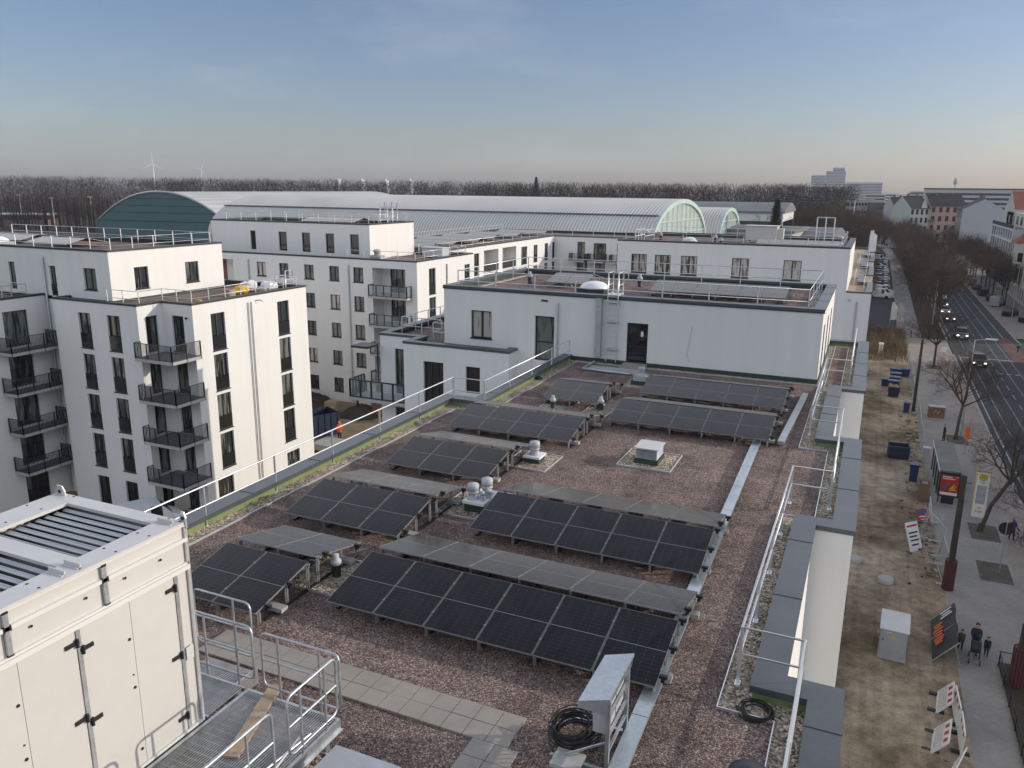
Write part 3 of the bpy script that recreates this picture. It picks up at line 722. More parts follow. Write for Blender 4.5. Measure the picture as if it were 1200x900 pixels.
b = MB(); tray_seg(b, (-2.2, 27.75), (-1.98, 35.3), .2); solo(b, 'cable_tray', 'tray', 'narrow zinc tray at the right ends of the two far rows', 'cable tray', (-2.1, 31, 0))
b = MB(); b.path([(-12.25, 37.6, .08), (-12.3, 35.95, .08), (-9.9, 35.85, .08)], .085, 8); solo(b, 'roof_pipe', 'tray', 'bent grey pipe on the gravel below the wall duct', 'pipe', (-12, 36, 0))
# paved path
b = MB()
def paver(x, y): b.box(x + .004, x + .396, y + .004, y + .396, .0, .035 + rnd.uniform(-.004, .004))
for k in range(16):
    for j in (0, 1): paver(-10.9 + k * .405, 9.83 + j * .405)
for k in range(7):
    for j in (0, 1): paver(-4.42 - .405 * (1 - j) - .2, 9.83 - .405 * (k + 1))
b.build('paved_path', 'tile', main)
# coils of black cable
def coil(x, y, r, turns, label, z=0, tall=.0):
    b = MB()
    for k in range(turns):
        rr = r + rnd.uniform(-.12, .06) * r * 1.4; ox, oy, tz = rnd.uniform(-.05, .05), rnd.uniform(-.05, .05), rnd.uniform(-.05, .05)
        b.path([(x + ox + rr * math.cos(a), y + oy + rr * math.sin(a), z + .025 + k * .011 + tz * math.sin(a) + tall * (.5 + .5 * math.sin(a + .5))) for a in [i * math.pi / 14 for i in range(28)]], .011, 6, closed=True)
    b.path([(x + r * .7, y + r * .7, z + .05), (x + r * 1.2, y + r * .4, z + .03), (x + r * 1.25, y - r * .3, z + .02)], .014, 5)
    return b
solo(coil(-.98, 12.4, .24, 8, ''), 'cable_coil', 'black', 'small coil of black cable on the gravel near the street rail', 'cable coil', (-.98, 12.4, 0))
solo(coil(-3.55, 10.5, .34, 20, '', tall=.16), 'cable_coil', 'black', 'big heap of coiled black cable beside the inverter rack', 'cable coil', (-3.75, 10.55, 0))
# inverter rack with its sloping cover
t = thing('inverter_rack', 'steel rack under a sloping zinc cover with grey inverters beside the cable tray', 'electrical rack', (-2.95, 10.45, 0))
for y in (9.98, 10.98):
    b = MB(); b.box(-2.87, -2.81, y - .03, y + .03, .06, 1.42); b.box(-3.75, -2.75, y - .03, y + .03, .0, .06); b.tube((-3.6, y, .06), (-2.84, y, .55), .02, n=4); b.build('upright', 'galv', t)
b = MB(); b.box(-2.86, -2.82, 9.98, 10.98, .35, .39); b.box(-2.86, -2.82, 9.98, 10.98, .62, .66); b.box(-2.86, -2.82, 9.98, 10.98, .95, .99); b.box(-2.86, -2.82, 9.98, 10.98, 1.2, 1.24); b.build('crossbar', 'galv', t)
b = MB(); a = [(-2.76, 1.47), (-3.24, 1.30)]
b.quad((-2.76, 9.72, 1.47), (-2.76, 11.02, 1.47), (-3.24, 11.02, 1.31), (-3.24, 9.72, 1.31)); b.quad((-2.76, 9.72, 1.45), (-3.24, 9.72, 1.29), (-3.24, 11.02, 1.29), (-2.76, 11.02, 1.45))
b.quad((-2.76, 9.72, 1.47), (-3.24, 9.72, 1.31), (-3.24, 9.72, 1.2), (-2.8, 9.72, 1.2)); b.quad((-2.8, 11.02, 1.2), (-3.24, 11.02, 1.2), (-3.24, 11.02, 1.31), (-2.76, 11.02, 1.47)); b.quad((-3.24, 9.72, 1.31), (-3.24, 11.02, 1.31), (-3.24, 11.02, 1.27), (-3.24, 9.72, 1.27)); b.quad((-2.76, 9.72, 1.42), (-2.76, 11.02, 1.42), (-2.76, 11.02, 1.47), (-2.76, 9.72, 1.47))
b.build('cover', 'tray', t)
for y0, y1, z0, z1 in ((10.05, 10.48, .62, 1.18), (10.52, 10.93, .68, 1.2)):
    b = MB(); b.box(-3.1, -2.88, y0, y1, z0, z1); b.box(-3.12, -3.1, y0 + .05, y1 - .05, z0 + .1, z1 - .1); b.build('inverter', 'grey_plastic', t)
b = MB()
for k in range(7): b.path([(-3.0, 10.1 + k * .11, .64), (-3.02, 10.1 + k * .1, .4), (-3.15 - .05 * k, 10.2 + k * .06, .12), (-3.5, 10.4, .08)], .013, 5)
b.build('cables', 'black', t)
b = MB(); b.box(-3.66, -3.2, 9.7, 10.1, .06, .12); b.build('ballast_slab', 'concrete', t)

# ---------------------------------------------------------------- ventilation container
X1, X0, Y0c, Y1c, ZB, ZT = -8.80, -11.5, 1.0, 7.93, .46, 3.80
ct = thing('ventilation_container', 'large cream white ventilation container with black hinges and roof louvres', 'container', (-10.1, 4.5, .46))
b = MB(); b.box(X0 + .02, X1 - .02, Y0c, Y1c - .02, ZB, ZT - .30); b.build('body', 'white_metal', ct)
b = MB(); b.box(X0, X1 + .01, Y0c, Y1c, .26, ZB); b.build('base_frame', 'galv', ct)
for k in range(4):
    b = MB()
    for x in (X0 + .2, X1 - .2): b.box(x - .08, x + .08, 1.4 + k * 2.05, 1.56 + k * 2.05, .0, .26)
    b.build('foot', 'steel_dark', ct)
# roof: frame round two louvre openings
LO = [(-10.97, -9.17, 6.46, 7.68), (-10.97, -9.17, 4.93, 6.17), (-10.97, -9.17, 3.4, 4.64), (-10.97, -9.17, 1.87, 3.1)]
b = MB(); xs = sorted({X0, X1 + .012, -10.97, -9.17}); ys = sorted({Y0c, Y1c + .01, *[v for o in LO for v in o[2:]]})
for i in range(3):
    for j in range(len(ys) - 1):
        if i == 1 and any(o[2] <= ys[j] and ys[j + 1] <= o[3] for o in LO): continue
        b.box(xs[i], xs[i + 1], ys[j], ys[j + 1], ZT - .05, ZT)
b.build('roof_panel', 'roof_metal', ct)
b = MB()
for yy in [Y0c + .3 + .55 * k for k in range(13)]:
    for xx in (X0 + .08, X0 + .40, X1 - .28, X1 - .06): b.lathe([(.018, ZT), (.018, ZT + .006), (0, ZT + .008)], (xx, yy, 0), 6)
b.build('roof_screws', 'steel_dark', ct)
b = MB(); b.box(X0 + .03, X1 - .03, Y0c + .02, Y1c - .04, ZT - .30, ZT - .28); b.build('plenum', 'steel_dark', ct)
b = MB()
for (x0, x1, y0, y1) in ((X0 + .02, X1 - .02, Y1c - .05, Y1c - .02), (X0 + .02, X0 + .05, Y0c, Y1c - .05), (X1 - .05, X1 - .02, Y0c, Y1c - .05), (X0 + .05, X1 - .05, Y0c, Y0c + .03)): b.box(x0, x1, y0, y1, ZT - .30, ZT - .05)
b.build('roof_skirt', 'white_metal', ct)
for q, o in enumerate(LO):
    b = MB(); n = 8
    for k in range(n):
        y = o[2] + .05 + (o[3] - o[2] - .02) * k / n
        b.obox(((o[0] + o[1]) / 2, y + .05, ZT - .09), (o[1] - o[0] - .01, .062, .012), mtx=Matrix.Rotation(R(14), 3, 'X'))
        b.tube((o[0] + .01, y + .076, ZT - .084), (o[1] - .01, y + .076, ZT - .084), .014, n=6)
    b.build('louvres', 'louver', ct)
for y in (6.27, 4.78, 7.78, 6.05): 
    b = MB(); b.box(-9.16, -8.86, y - .008, y + .008, ZT, ZT + .06); b.box(-9.16, -8.86, y - .05, y + .008, ZT + .001, ZT + .012); b.build('roof_bracket', 'roof_metal', ct)
for (x, y) in ((X0 + .12, Y1c - .06), (X1 - .02, Y1c - .01)):
    b = MB(); pts = [(-.12, 0), (.12, 0), (.12, .16), (.06, .25), (-.06, .25), (-.12, .16)]
    b.add([(x + px * (.5 if x > -9 else 1), y, ZT - .1 + pz) for px, pz in pts] + [(x + px * (.5 if x > -9 else 1), y + .02, ZT - .1 + pz) for px, pz in pts], [tuple(range(6)), tuple(range(11, 5, -1))] + [(i, 6 + i, 6 + (i + 1) % 6, (i + 1) % 6) for i in range(6)])
    b.build('lifting_lug', 'alu', ct)
    b = MB(); b.tube((x, y - .004, ZT + .05), (x, y + .024, ZT + .05), .032, n=12); b.build('lug_hole', 'ink', ct)
# front face: strips, upper panels, doors with hinges
def strip(z0, z1, dx, name='strip', m_='white_strip'):
    s = MB(); s.box(X1 - .02, X1 + dx, Y0c, Y1c, z0, z1); s.build(name, m_, ct)
strip(3.74, 3.752, .022); strip(3.50, 3.555, .03); strip(3.06, 3.13, .035); strip(3.135, 3.17, .02)
strip(.46, .50, .03, 'sill_strip')
yv = [7.66, 6.06, 4.46, 2.86, 1.26]        # hinge posts; seams half way
for i, y in enumerate(yv):
    b = MB(); b.box(X1 - .01, X1 + .024, y - .03, y + .03, .5, 3.05); b.build('hinge_post', 'galv', ct)
for i, y in enumerate((6.53, 5.2, 3.8, 2.4)):
    b = MB(); b.box(X1 - .01, X1 + .03, y - .03, y + .03, 3.19, 3.73); b.build('panel_post', 'galv', ct)
    b = MB(); b.box(X1, X1 + .035, y - .035, y + .035, 3.72, 3.75); b.box(X1, X1 + .035, y - .035, y + .035, 3.17, 3.19); b.box(X1, X1 + .036, y - .05, y - .032, 3.49, 3.56); b.box(X1, X1 + .036, y + .032, y + .05, 3.49, 3.56); b.build('post_cap', 'black', ct)
b = MB(); b.box(X1 - .015, X1 + .02, Y1c - .03, Y1c + .02, .46, 3.74); b.box(X1 - .05, X1 + .012, Y1c + .0, Y1c + .022, .46, 3.74); b.build('corner_post', 'alu', ct)
leaves = []
for i in range(4):
    y1, y0 = yv[i] - .035, yv[i + 1] + .035; m_ = (y0 + y1) / 2
    for a, c, hy in ((m_ + .004, y1, y1), (y0, m_ - .004, y0)):
        d = MB(); d.box(X1 - .02, X1 + .008, a, c, .51, 3.05); do = d.build('door', 'white_metal', ct)
        sgn = 1 if hy == y1 else -1
        for z in (2.88 - (0 if sgn > 0 else .13), 1.78 - (0 if sgn > 0 else .1), .75 - (0 if sgn > 0 else .1)):
            h = MB(); h.box(X1 + .008, X1 + .03, min(hy + .035 * sgn, hy - .16 * sgn), max(hy + .035 * sgn, hy - .16 * sgn), z - .028, z + .028); h.tube((X1 + .035, hy, z - .06), (X1 + .035, hy, z + .06), .022, n=8); h.build('hinge', 'black', do)
        if sgn < 0:
            h = MB()
            for z in (2.5, 1.75, .75, 1.95): h.tube((X1 + .006, c - .06, z), (X1 + .02, c - .06, z), .022 if z != 1.95 else .012, n=10)
            h.build('lock', 'black', do)
b = MB()
for y in (7.45, 6.85, 6.25, 5.5, 4.9): b.tube((X1 - .0, y, 3.4), (X1 + .006, y, 3.4), .02, n=8)
b.build('panel_knob', 'black', ct)
b = MB(); b.box(X1 + .02, X1 + .022, 7.72, 7.86, 1.62, 1.84); b.build('type_plate', 'cab_lid', ct)

# ---------------------------------------------------------------- grating platform
pf = thing('grating_platform', 'galvanised grating platform beside the container with pipe railings', 'platform', (-7.9, 5, 0))
PX0, PX1, PY0, PY1 = -8.74, -6.87, 1.0, 8.86
b = MB(); x = PX0 + .06
while x < PX1 - .05: b.box(x - .0065, x + .0065, PY0 + .05, PY1 - .05, .438, .45); x += .044
y = PY0 + .1
while y < PY1 - .05: b.box(PX0 + .05, PX1 - .05, y - .004, y + .004, .436, .447); y += .13
b.build('grating', 'galv', pf)
b = MB(); b.box(PX1 - .05, PX1, PY0, PY1, .27, .45); b.box(PX0, PX0 + .05, PY0, PY1, .27, .45); b.box(PX0 + .05, PX1 - .05, PY1 - .05, PY1, .27, .45); b.box(PX0 + .05, PX1 - .05, PY0, PY0 + .05, .27, .45)
b.box(PX1 + .001, PX1 + .05, PY0, PY1, .27, .285); b.build('edge_beam', 'galv', pf)
b = MB()
for y in (2, 3.7, 5.4, 7.1, 8.6):
    for x in (PX0 + .15, PX1 - .12): b.box(x - .05, x + .05, y - .05, y + .05, 0, .27)
b.build('support', 'galv', pf)
def rail_frame(pts, posts, parent=pf, extra=()):
    """hooped rail section: closed tube frame, knee bar, uprights"""
    (x0, y0), (x1, y1) = pts; z0, z1 = extra if extra else (.58, 1.55)
    d = Vector((x1 - x0, y1 - y0)); l = d.length; d /= l; c = .1
    def q(u, z): return (x0 + d.x * u, y0 + d.y * u, z)
    b = MB(); b.path([q(0, z0 + c), q(0, z1 - c), q(c * .3, z1 - c * .3), q(c, z1), q(l - c, z1), q(l - c * .3, z1 - c * .3), q(l, z1 - c), q(l, z0 + c), q(l - c * .3, z0 + c * .3), q(l - c, z0), q(c, z0), q(c * .3, z0 + c * .3)], .021, 8, closed=True)
    b.tube(q(0, (z0 + z1) / 2), q(l, (z0 + z1) / 2), .018, n=8)
    o = b.build('railing', 'galv', parent)
    for u in posts:
        p = MB(); p.tube(q(u * l, .33), q(u * l, z1 - .01), .021, n=8); p.build('upright', 'galv', o)
rail_frame(((-6.90, 8.83), (-6.90, 7.70)), (.25, .75))
rail_frame(((-6.90, 7.38), (-6.90, 4.9)), (.2, .8)); rail_frame(((-6.90, 4.7), (-6.90, 1.5)), (.2, .8))
rail_frame(((-6.88, 8.90), (-8.42, 8.90)), (.25, .78))
rail_frame(((-8.66, 8.95), (-10.05, 8.95)), (.25, .75)); rail_frame(((-9.28, 9.6), (-10.6, 9.6)), (.3,), extra=(.45, 1.5))
b = MB()
for k in range(30): b.box(-10.3 + k * .05 - .009, -10.3 + k * .05 + .009, 8.06, 8.84, .415, .44)
b.box(-10.34, -8.8, 8.02, 8.06, .36, .44); b.box(-10.34, -8.8, 8.84, 8.88, .36, .44); b.build('landing_grating', 'galv', pf)
b = MB(); [b.box(-10.3 + k * .05 - .008, -10.3 + k * .05 + .008, 8.98, 9.55, .19, .21) for k in range(23)]; b.box(-10.3, -9.16, 9.0, 9.03, .0, .3); b.box(-9.19, -9.16, 8.98, 9.55, 0, .3); b.build('stair_step', 'galv', pf)
b = MB(); b.box(-.11, .11, -.87, .87, 0, .035); o = solo(b, 'wooden_plank', 'wood', 'brown wooden plank lying across the grating platform', 'plank', (-8.06, 8.27, .452), rz=R(19), world=False)
b = MB(); b.tube((-6.96, 7.1, .47), (-7.15, 8.2, .47), .02, n=6); b.tube((-7.2, 6.9, .47), (-7.05, 8.35, .474), .018, n=6); solo(b, 'loose_pipe', 'alu', 'loose bright pipe lying on the grating along the rail', 'pipe', (-7.05, 7.6, .47))
# ---------------------------------------------------------------- left neighbour with french balconies
def flat_roof(parent, poly, zr, zt, w=.4, flags=None, gravel='gravel'):
    roof(parent, poly, zr, zt, w, flags, pebble=0, cop='coping_dark', gravel=gravel, up='green_dark', seams=0)
def bar_railing(mb, pts, z0, h=1.0, sp=.095, r=.016, lean=.0):
    for (a, b) in zip(pts, pts[1:]):
        a, b = Vector(a), Vector(b); l = (b - a).length; n = int(l / sp); d = (b - a) / l
        for i in range(n + 1):
            p = a + d * (l * i / n); q = p + d * lean
            mb.tube((p.x, p.y, z0), (q.x, q.y, z0 + h), r, n=4, caps=False)
        mb.tube((a.x, a.y, z0 + h), (b.x, b.y, z0 + h), .025, n=5); mb.tube((a.x, a.y, z0 + .06), (b.x, b.y, z0 + .06), .02, n=5)
        k = max(1, round(l / 1.2))
        for i in range(k + 1): p = a + d * (l * i / k); mb.box(p.x - .03, p.x + .03, p.y - .03, p.y + .03, z0 - .22, z0 + h)
def balcony(parent, x0, x1, y0, y1, zt, rail, m_='concrete', mesh=None):
    b = MB(); b.box(x0, x1, y0, y1, zt - .2, zt); o = b.build('balcony', m_, parent)
    r = MB(); bar_railing(r, rail, zt + .02, lean=.03); r.build('railing', 'anthracite', o)
    q = MB(); q.box(x0 + .03, x1 - .03, y0 + .03, y1 - .03, zt, zt + .012); q.build('balcony_floor', 'roof_flat', o)
    return o
lb = thing('apartment_building', 'white apartment building at far left with black bar balconies and tall windows', 'building', (-52, 45, G))
wl = MB(); S = 2.82
A = [(2.36, -2.17, 1.15, 2.4), (5.08, -2.17, 1.17, 2.4)]
wins = [(u, z - S * k, w_, h, 'french') for k in range(4) for (u, z, w_, h) in A] + [(u, -13.45, w_, 2.1, 'two', 'glass_dark') for (u, z, w_, h) in A]
wall_run(lb, wl, (-50.7, 36.4), (-42.8, 36.4), G, .97, wins)
wall_run(lb, wl, (-42.8, 36.4), (-42.8, 38.4), G, .97, [(.62, -2.2 - S * k, .95, 2.42, 'one') for k in range(5)])
wall_run(lb, wl, (-42.8, 38.4), (-40.1, 38.4), G, .97, [(.83, -2.2 - S * k, 1.03, 2.4, 'two') for k in range(5)])
wall_run(lb, wl, (-40.1, 38.4), (-40.1, 50.0), G, .97, [(u, -2.35 - S * k, 1.28, 2.55, 'french') for k in range(4) for u in (1.55, 8.2)] + [(1.0, -13.6, 1.5, 2.1, 'one'), (8.3, -13.0, 1.5, 1.3, 'two')])
facade(wl, (-40.1, 50), (-75, 50), G, .97); facade(wl, (-50.7, 37.6), (-50.7, 36.4), G, .97)
wall_run(lb, wl, (-53.0, 37.6), (-50.7, 37.6), G, .97, [(.7, -2.1 - S * k, .62, 2.35, 'french') for k in range(5)])
wall_run(lb, wl, (-53, 30), (-53, 37.6), G, .97, [(4.3, -2.2 - S * k, 1.75, 2.35, 'two') for k in range(4)] + [(4.3, -13.7, 1.75, 2.3, 'two', 'glass_dark'), (.7, -2.2, 1.2, 2.4, 'french')] + [(.9, -2.2 - S * k, 1.2, 2.4, 'french') for k in range(1, 4)])
facade(wl, (-75, 30), (-53, 30), G, .97); facade(wl, (-75, 50), (-75, 30), G, .97)
wall_run(lb, wl, (-75, 37.6), (-46.35, 37.6), .72, 4.2, [(18.4, 1.2, .66, 1.95, 'one'), (22.7, .78, .62, 2.28, 'french'), (26.1, 1.59, 1.2, 1.47, 'two')])
wall_run(lb, wl, (-46.35, 37.6), (-46.35, 47.9), .72, 4.2, [(1.95, 1.53, 1.18, 1.52, 'two'), (6.5, 1.53, 1.28, 1.52, 'two')])
facade(wl, (-46.35, 47.9), (-75, 47.9), .72, 4.2)
wl.build('wall', 'stucco', lb)
flat_roof(lb, [(-75, 30), (-53, 30), (-53, 37.6), (-75, 37.6)], .72, 1.1, .35, [1, 1, 0, 1])
flat_roof(lb, [(-50.7, 36.4), (-42.8, 36.4), (-42.8, 38.4), (-40.1, 38.4), (-40.1, 50.0), (-75, 50.0), (-75, 47.9), (-46.35, 47.9), (-46.35, 37.6), (-50.7, 37.6)], .74, 1.1, .35, [1, 1, 1, 1, 1, 0, 0, 0, 0, 1])
flat_roof(lb, [(-75, 37.6), (-46.35, 37.6), (-46.35, 47.9), (-75, 47.9)], 3.98, 4.335, .4)
for k in range(4):
    z = -2.3 - S * k
    balcony(lb, -42.75, -39.5, 35.85, 38.35, z, [(-42.72, 36.35), (-42.72, 35.88), (-39.53, 35.88), (-39.53, 38.3)])
    balcony(lb, -52.97, -51.5, 33.6, 37.2, z - .15, [(-52.9, 33.63), (-51.53, 33.63), (-51.53, 37.17), (-52.9, 37.17)])
for y in (43.5, 43.82): b = MB(); b.tube((-40.02, y, -13), (-40.02, y, .55), .04, n=8); b.build('downpipe', 'pipe_grey', lb)
b = MB()
b.path([(-52.75, 37.48, -13.6), (-52.75, 37.48, 3.5), (-52.75, 37.58, 3.62)], .08, 8)
b.build('downpipe', 'pipe_grey', lb)
b = MB()
for k in range(5): b.tube((-40.6, 38.34, .1 - S * k), (-40.6, 38.26, .1 - S * k), .08, n=8)
b.tube((-40.06, 44.3, .6), (-39.8, 44.5, .62), .03); b.tube((-39.8, 44.5, .62), (-39.7, 44.6, .5), .03)
b.build('wall_lamp', 'anthracite', lb)
guard_rail('rail on the left building penthouse roof, with the wind turbine far behind', [(-70, 38.3), (-46.9, 38.3), (-46.9, 47.3), (-70, 47.3)], 3.98, 1.1, sp=1.9)
guard_rail('rail on the lower terrace of the left building above the balconies', [(-46.1, 37.0), (-43.2, 37.0), (-43.2, 38.9), (-40.6, 38.9), (-40.6, 49.5), (-42.5, 49.5)], .74, 1.1, sp=1.45)
guard_rail('rail at the left picture edge on the terrace beside the balconies', [(-60, 36.5), (-53.4, 36.5), (-53.4, 33)], .74, 1.1, sp=1.5)
solar_row(-58.2, 4, 40.0, 3.98, 'solar row at the front right of the left penthouse roof', 'solar rows on the left building', legs=False)
solar_row(-66.5, 5, 41.5, 3.98, 'solar row at the left of the left penthouse roof', 'solar rows on the left building', legs=False)
t = thing('skylight_dome', 'white dome on the left building penthouse roof', 'skylight', (-60.5, 39.6, 3.98))
b = MB(); b.box(-.8, .8, -.8, .8, 0, .35); b.build('kerb', 'concrete', t, False)
b = MB(); b.lathe([(.85, .35), (.7, .55), (.4, .7), (0, .74)], (0, 0, 0), 20); b.build('dome', 'white_plastic', t, False)
t = thing('roof_hatch_frame', 'white pipe frame with ladder hoops at the left edge on the penthouse roof', 'ladder', (-63.0, 38.0, 3.98))
b = MB()
for x in (0, .7): b.path([(x, 0, -2.9), (x, 0, 1.7), (x, .9, 1.7), (x, .9, 0)], .035, 6)
for z in (.5, 1.1): b.tube((0, 0, z), (.7, 0, z), .03); b.tube((0, .9, z), (.7, .9, z), .03)
b.build('frame', 'alu', t, False)
# building stuff left on the lower terrace
def bag(x, y, z, s, m_, name, label, cat, seed, group=None):
    q = random.Random(seed); b = MB(); n, k = 12, 7; v = []
    for j in range(k + 1):
        a = math.pi * j / k
        for i in range(n):
            th = 2 * math.pi * i / n; rr = (math.sin(a) ** .6) * (1 + q.uniform(-.16, .16))
            v.append((s * rr * math.cos(th), s * .8 * rr * math.sin(th), s * .5 * (1 - math.cos(a)) * (1 + q.uniform(-.1, .1))))
    f = [(j * n + i, j * n + (i + 1) % n, (j + 1) * n + (i + 1) % n, (j + 1) * n + i) for j in range(k) for i in range(n)]
    b.add(v, f); return solo(b, name, m_, label, cat, (x, y, z), group, world=False, rz=q.uniform(0, 6))
bag(-42.6, 45.6, .74, .62, 'yellow', 'insulation_bag', 'yellow bag on the left building terrace among wooden boxes', 'bag', 1)
bag(-43.4, 47.4, .74, .8, 'white', 'rubble_bag', 'biggest white rubble bag on the left building terrace', 'bag', 2)
bag(-42.3, 48.4, .74, .7, 'white', 'rubble_bag', 'white rubble bag at the far right corner of the left terrace', 'bag', 3)
bag(-44.6, 48.6, .74, .6, 'sign_blue', 'rubble_bag', 'blue bag half hidden behind the white rubble bags', 'bag', 4)
bag(-41.9, 47.1, .74, .45, 'cab', 'rubble_bag', 'small grey bag in front of the white rubble bags', 'bag', 5)
b = MB()
for z in (0, .28): b.box(-.45, .45, -.3, .3, z, z + .25)
b.box(-.42, .42, -.02, .02, 0, .55); solo(b, 'wooden_box', 'wood', 'pale wooden box left of the yellow bag on the terrace', 'box', (-42.6, 44.3, .74), world=False)
b = MB(); b.box(-.18, .18, -.12, .12, .08, .32); b.path([(-.15, 0, .3), (0, 0, .45), (.15, 0, .3)], .02); solo(b, 'tool_case', 'yellow', 'small yellow tool case at the front of the left terrace', 'case', (-41.3, 40.2, .74), world=False)
t = thing('pipe_hoist', 'white pipe frame at the far corner of the left terrace', 'frame', (-41.2, 49.0, .74))
b = MB(); b.path([(0, 0, 0), (0, 0, 1.5), (0, .9, 1.5), (0, .9, 0)], .04); b.path([(.0, 0, .8), (0, .9, .8)], .03); b.path([(-1.1, 0, 0), (-1.1, 0, 1.1), (0, 0, 1.1)], .035); b.build('frame', 'alu', t, False)

# ---------------------------------------------------------------- middle block across the courtyard
mbd = thing('apartment_building', 'white block in the middle with rows of small square windows and a flat penthouse', 'building', (-52, 72, G))
wl = MB(); X0m, X1m = -68.0, -38.7
cols = [-57.85, -54.95, -51.8, -48.75, -45.9]
wins = [(x - X0m, -.45 - S * k, 1.17, 1.45, 'two', 'glass_curtain' if (i * 3 + k * 5) % 7 == 0 else 'glass') for k in range(5) for i, x in enumerate(cols)]
facade(wl, (X0m, 64.5), (-43.7, 64.5), G, 1.77, [w_[:4] for w_ in wins] + [(3.6, -1.5, 3.4, 2.6, 1.7)], .2)
for w_ in wins: window(mbd, (X0m, 64.5), (-43.7, 64.5), *w_)
facade(wl, (X0m + 3.5, 66.2), (X0m + 7.2, 66.2), -1.6, 1.2); window(mbd, (X0m, 66.0), (-43.7, 66.0), 5.6, -1.45, .9, 2.3, 'one', 'glass_dark')
b = MB(); b.box(X0m + 3.7, X0m + 4.5, 66.1, 66.18, -1.4, .9); b.build('shutter', 'brick', mbd)
# corner loggias
facade(wl, (-43.7, 64.5), (-43.7, 66.3), G, 1.77); facade(wl, (-43.7, 66.3), (-40.0, 66.3), G, 1.77, [(.9, -1.5 - S * k, 1.9, 2.35) for k in range(5)])
for k in range(5): window(mbd, (-43.7, 66.3), (-40.0, 66.3), .9, -1.5 - S * k, 1.9, 2.35, 'slide')
facade(wl, (-40.0, 66.3), (-40.0, 64.5), G, 1.77); facade(wl, (-40.0, 64.5), (X1m, 64.5), G, 1.77)
b = MB(); b.box(-43.7, -40.0, 64.5, 66.3, 1.05, 1.77); b.build('beam', 'stucco', mbd)
for k in range(5):
    z = -1.55 - S * k
    b = MB(); b.box(-43.68, -39.3, 63.6, 66.28, z - .2, z); bo = b.build('balcony', 'concrete', mbd)
    pr = MB(); gl = MB(); pts = [(-43.6, 64.45), (-43.6, 63.65), (-39.35, 63.65), (-39.35, 64.45)]
    for a, c in zip(pts, pts[1:]):
        l = math.dist(a, c); n = max(1, round(l / .85))
        for i in range(n + 1): x, y = a[0] + (c[0] - a[0]) * i / n, a[1] + (c[1] - a[1]) * i / n; pr.box(x - .04, x + .04, y - .04, y + .04, z - .15, z + 1.05)
        pr.tube((*a, z + 1.05), (*c, z + 1.05), .045, n=4); pr.tube((*a, z + .03), (*c, z + .03), .04, n=4); gl.quad((*a, z + .05), (*c, z + .05), (*c, z + 1.0), (*a, z + 1.0))
    pr.build('railing', 'anthracite', bo); gl.build('glazing', 'glass_clear', bo)
wall_run(mbd, wl, (X1m, 64.5), (X1m, 76.0), G, 1.77, [(2.2, -1.5 - S * k, 1.3, 2.5, 'french') for k in range(4)] + [(9.6, -1.5 - S * k, 1.2, 2.3, 'french') for k in range(4)])
facade(wl, (X1m, 76), (-43, 76), G, 1.77)
pent = [(X0m + 2.2 - x0, 2.0, w_, 1.97, 'one' if w_ < .8 else 'two', 'glass_dark') for x0, w_ in ()]
px_ = [(-60.7, .72), (-56.9, 1.05), (-53.9, 1.05), (-50.9, 1.05), (-47.9, 1.05)]
wall_run(mbd, wl, (-66.0, 67.0), (-45.55, 67.0), 1.5, 4.92, [(x + 66.0, 2.0, w_, 1.97, 'one', 'glass_dark') for x, w_ in px_], .25)
facade(wl, (-45.55, 67.0), (-45.55, 75.4), 1.5, 4.92); facade(wl, (-45.55, 75.4), (-66, 75.4), 1.5, 4.92); facade(wl, (-66, 75.4), (-66, 67), 1.5, 4.92)
facade(wl, (X0m, 76), (X0m, 64.5), G, 1.77)
wl.build('wall', 'stucco', mbd)
flat_roof(mbd, [(X0m, 64.5), (X1m, 64.5), (X1m, 76.0), (X0m, 76.0)], 1.5, 1.9, .4, [1, 1, 1, 1])
flat_roof(mbd, [(-66, 67), (-45.55, 67), (-45.55, 75.4), (-66, 75.4)], 4.7, 5.05, .4)
for px, py in ((-46.4, 64.42), (-58.9, 64.42), (-38.62, 70.2)): b = MB(); b.tube((px, py, -12.6), (px, py, 1.2), .07, n=8); b.build('downpipe', 'pipe_grey', mbd)
guard_rail('rail on the middle block penthouse roof in front of the long vault', [(-64.5, 67.7), (-46.1, 67.7), (-46.1, 74.8), (-64.5, 74.8)], 4.7, 1.15, sp=2.0)
guard_rail('rail on the lower right terrace of the middle block', [(-47, 65.2), (-39.3, 65.2), (-39.3, 75.5), (-45, 75.5)], 1.5, 1.1, sp=1.8)
solar_row(-56, 6, 69.5, 4.7, 'solar row on the middle block penthouse roof', 'solar rows on the far roofs', legs=False)
t = thing('roof_ladder_cage', 'white ladder cage on the middle penthouse roof', 'ladder', (-49.0, 74.2, 4.7))
b = MB()
for x in (0, .9, 1.6): b.path([(x, 0, 0), (x, 0, 2.3), (x, .9, 2.3), (x, .9, 0)], .05, 5)
for z in (.6, 1.2, 1.8): b.tube((0, 0, z), (1.6, 0, z), .04); b.tube((0, .9, z), (1.6, .9, z), .04)
b.build('cage', 'alu', t, False)
b = MB(); b.box(-.6, .6, -.4, .4, 0, .6); b.lathe([(.3, .6), (.3, .9), (.42, .95), (.3, 1.15), (0, 1.2)], (0, 0, 0), 12); solo(b, 'roof_fan', 'cab', 'grey roof fan in front of the middle penthouse corner', 'roof fan', (-44.2, 66.2, 1.5), world=False)
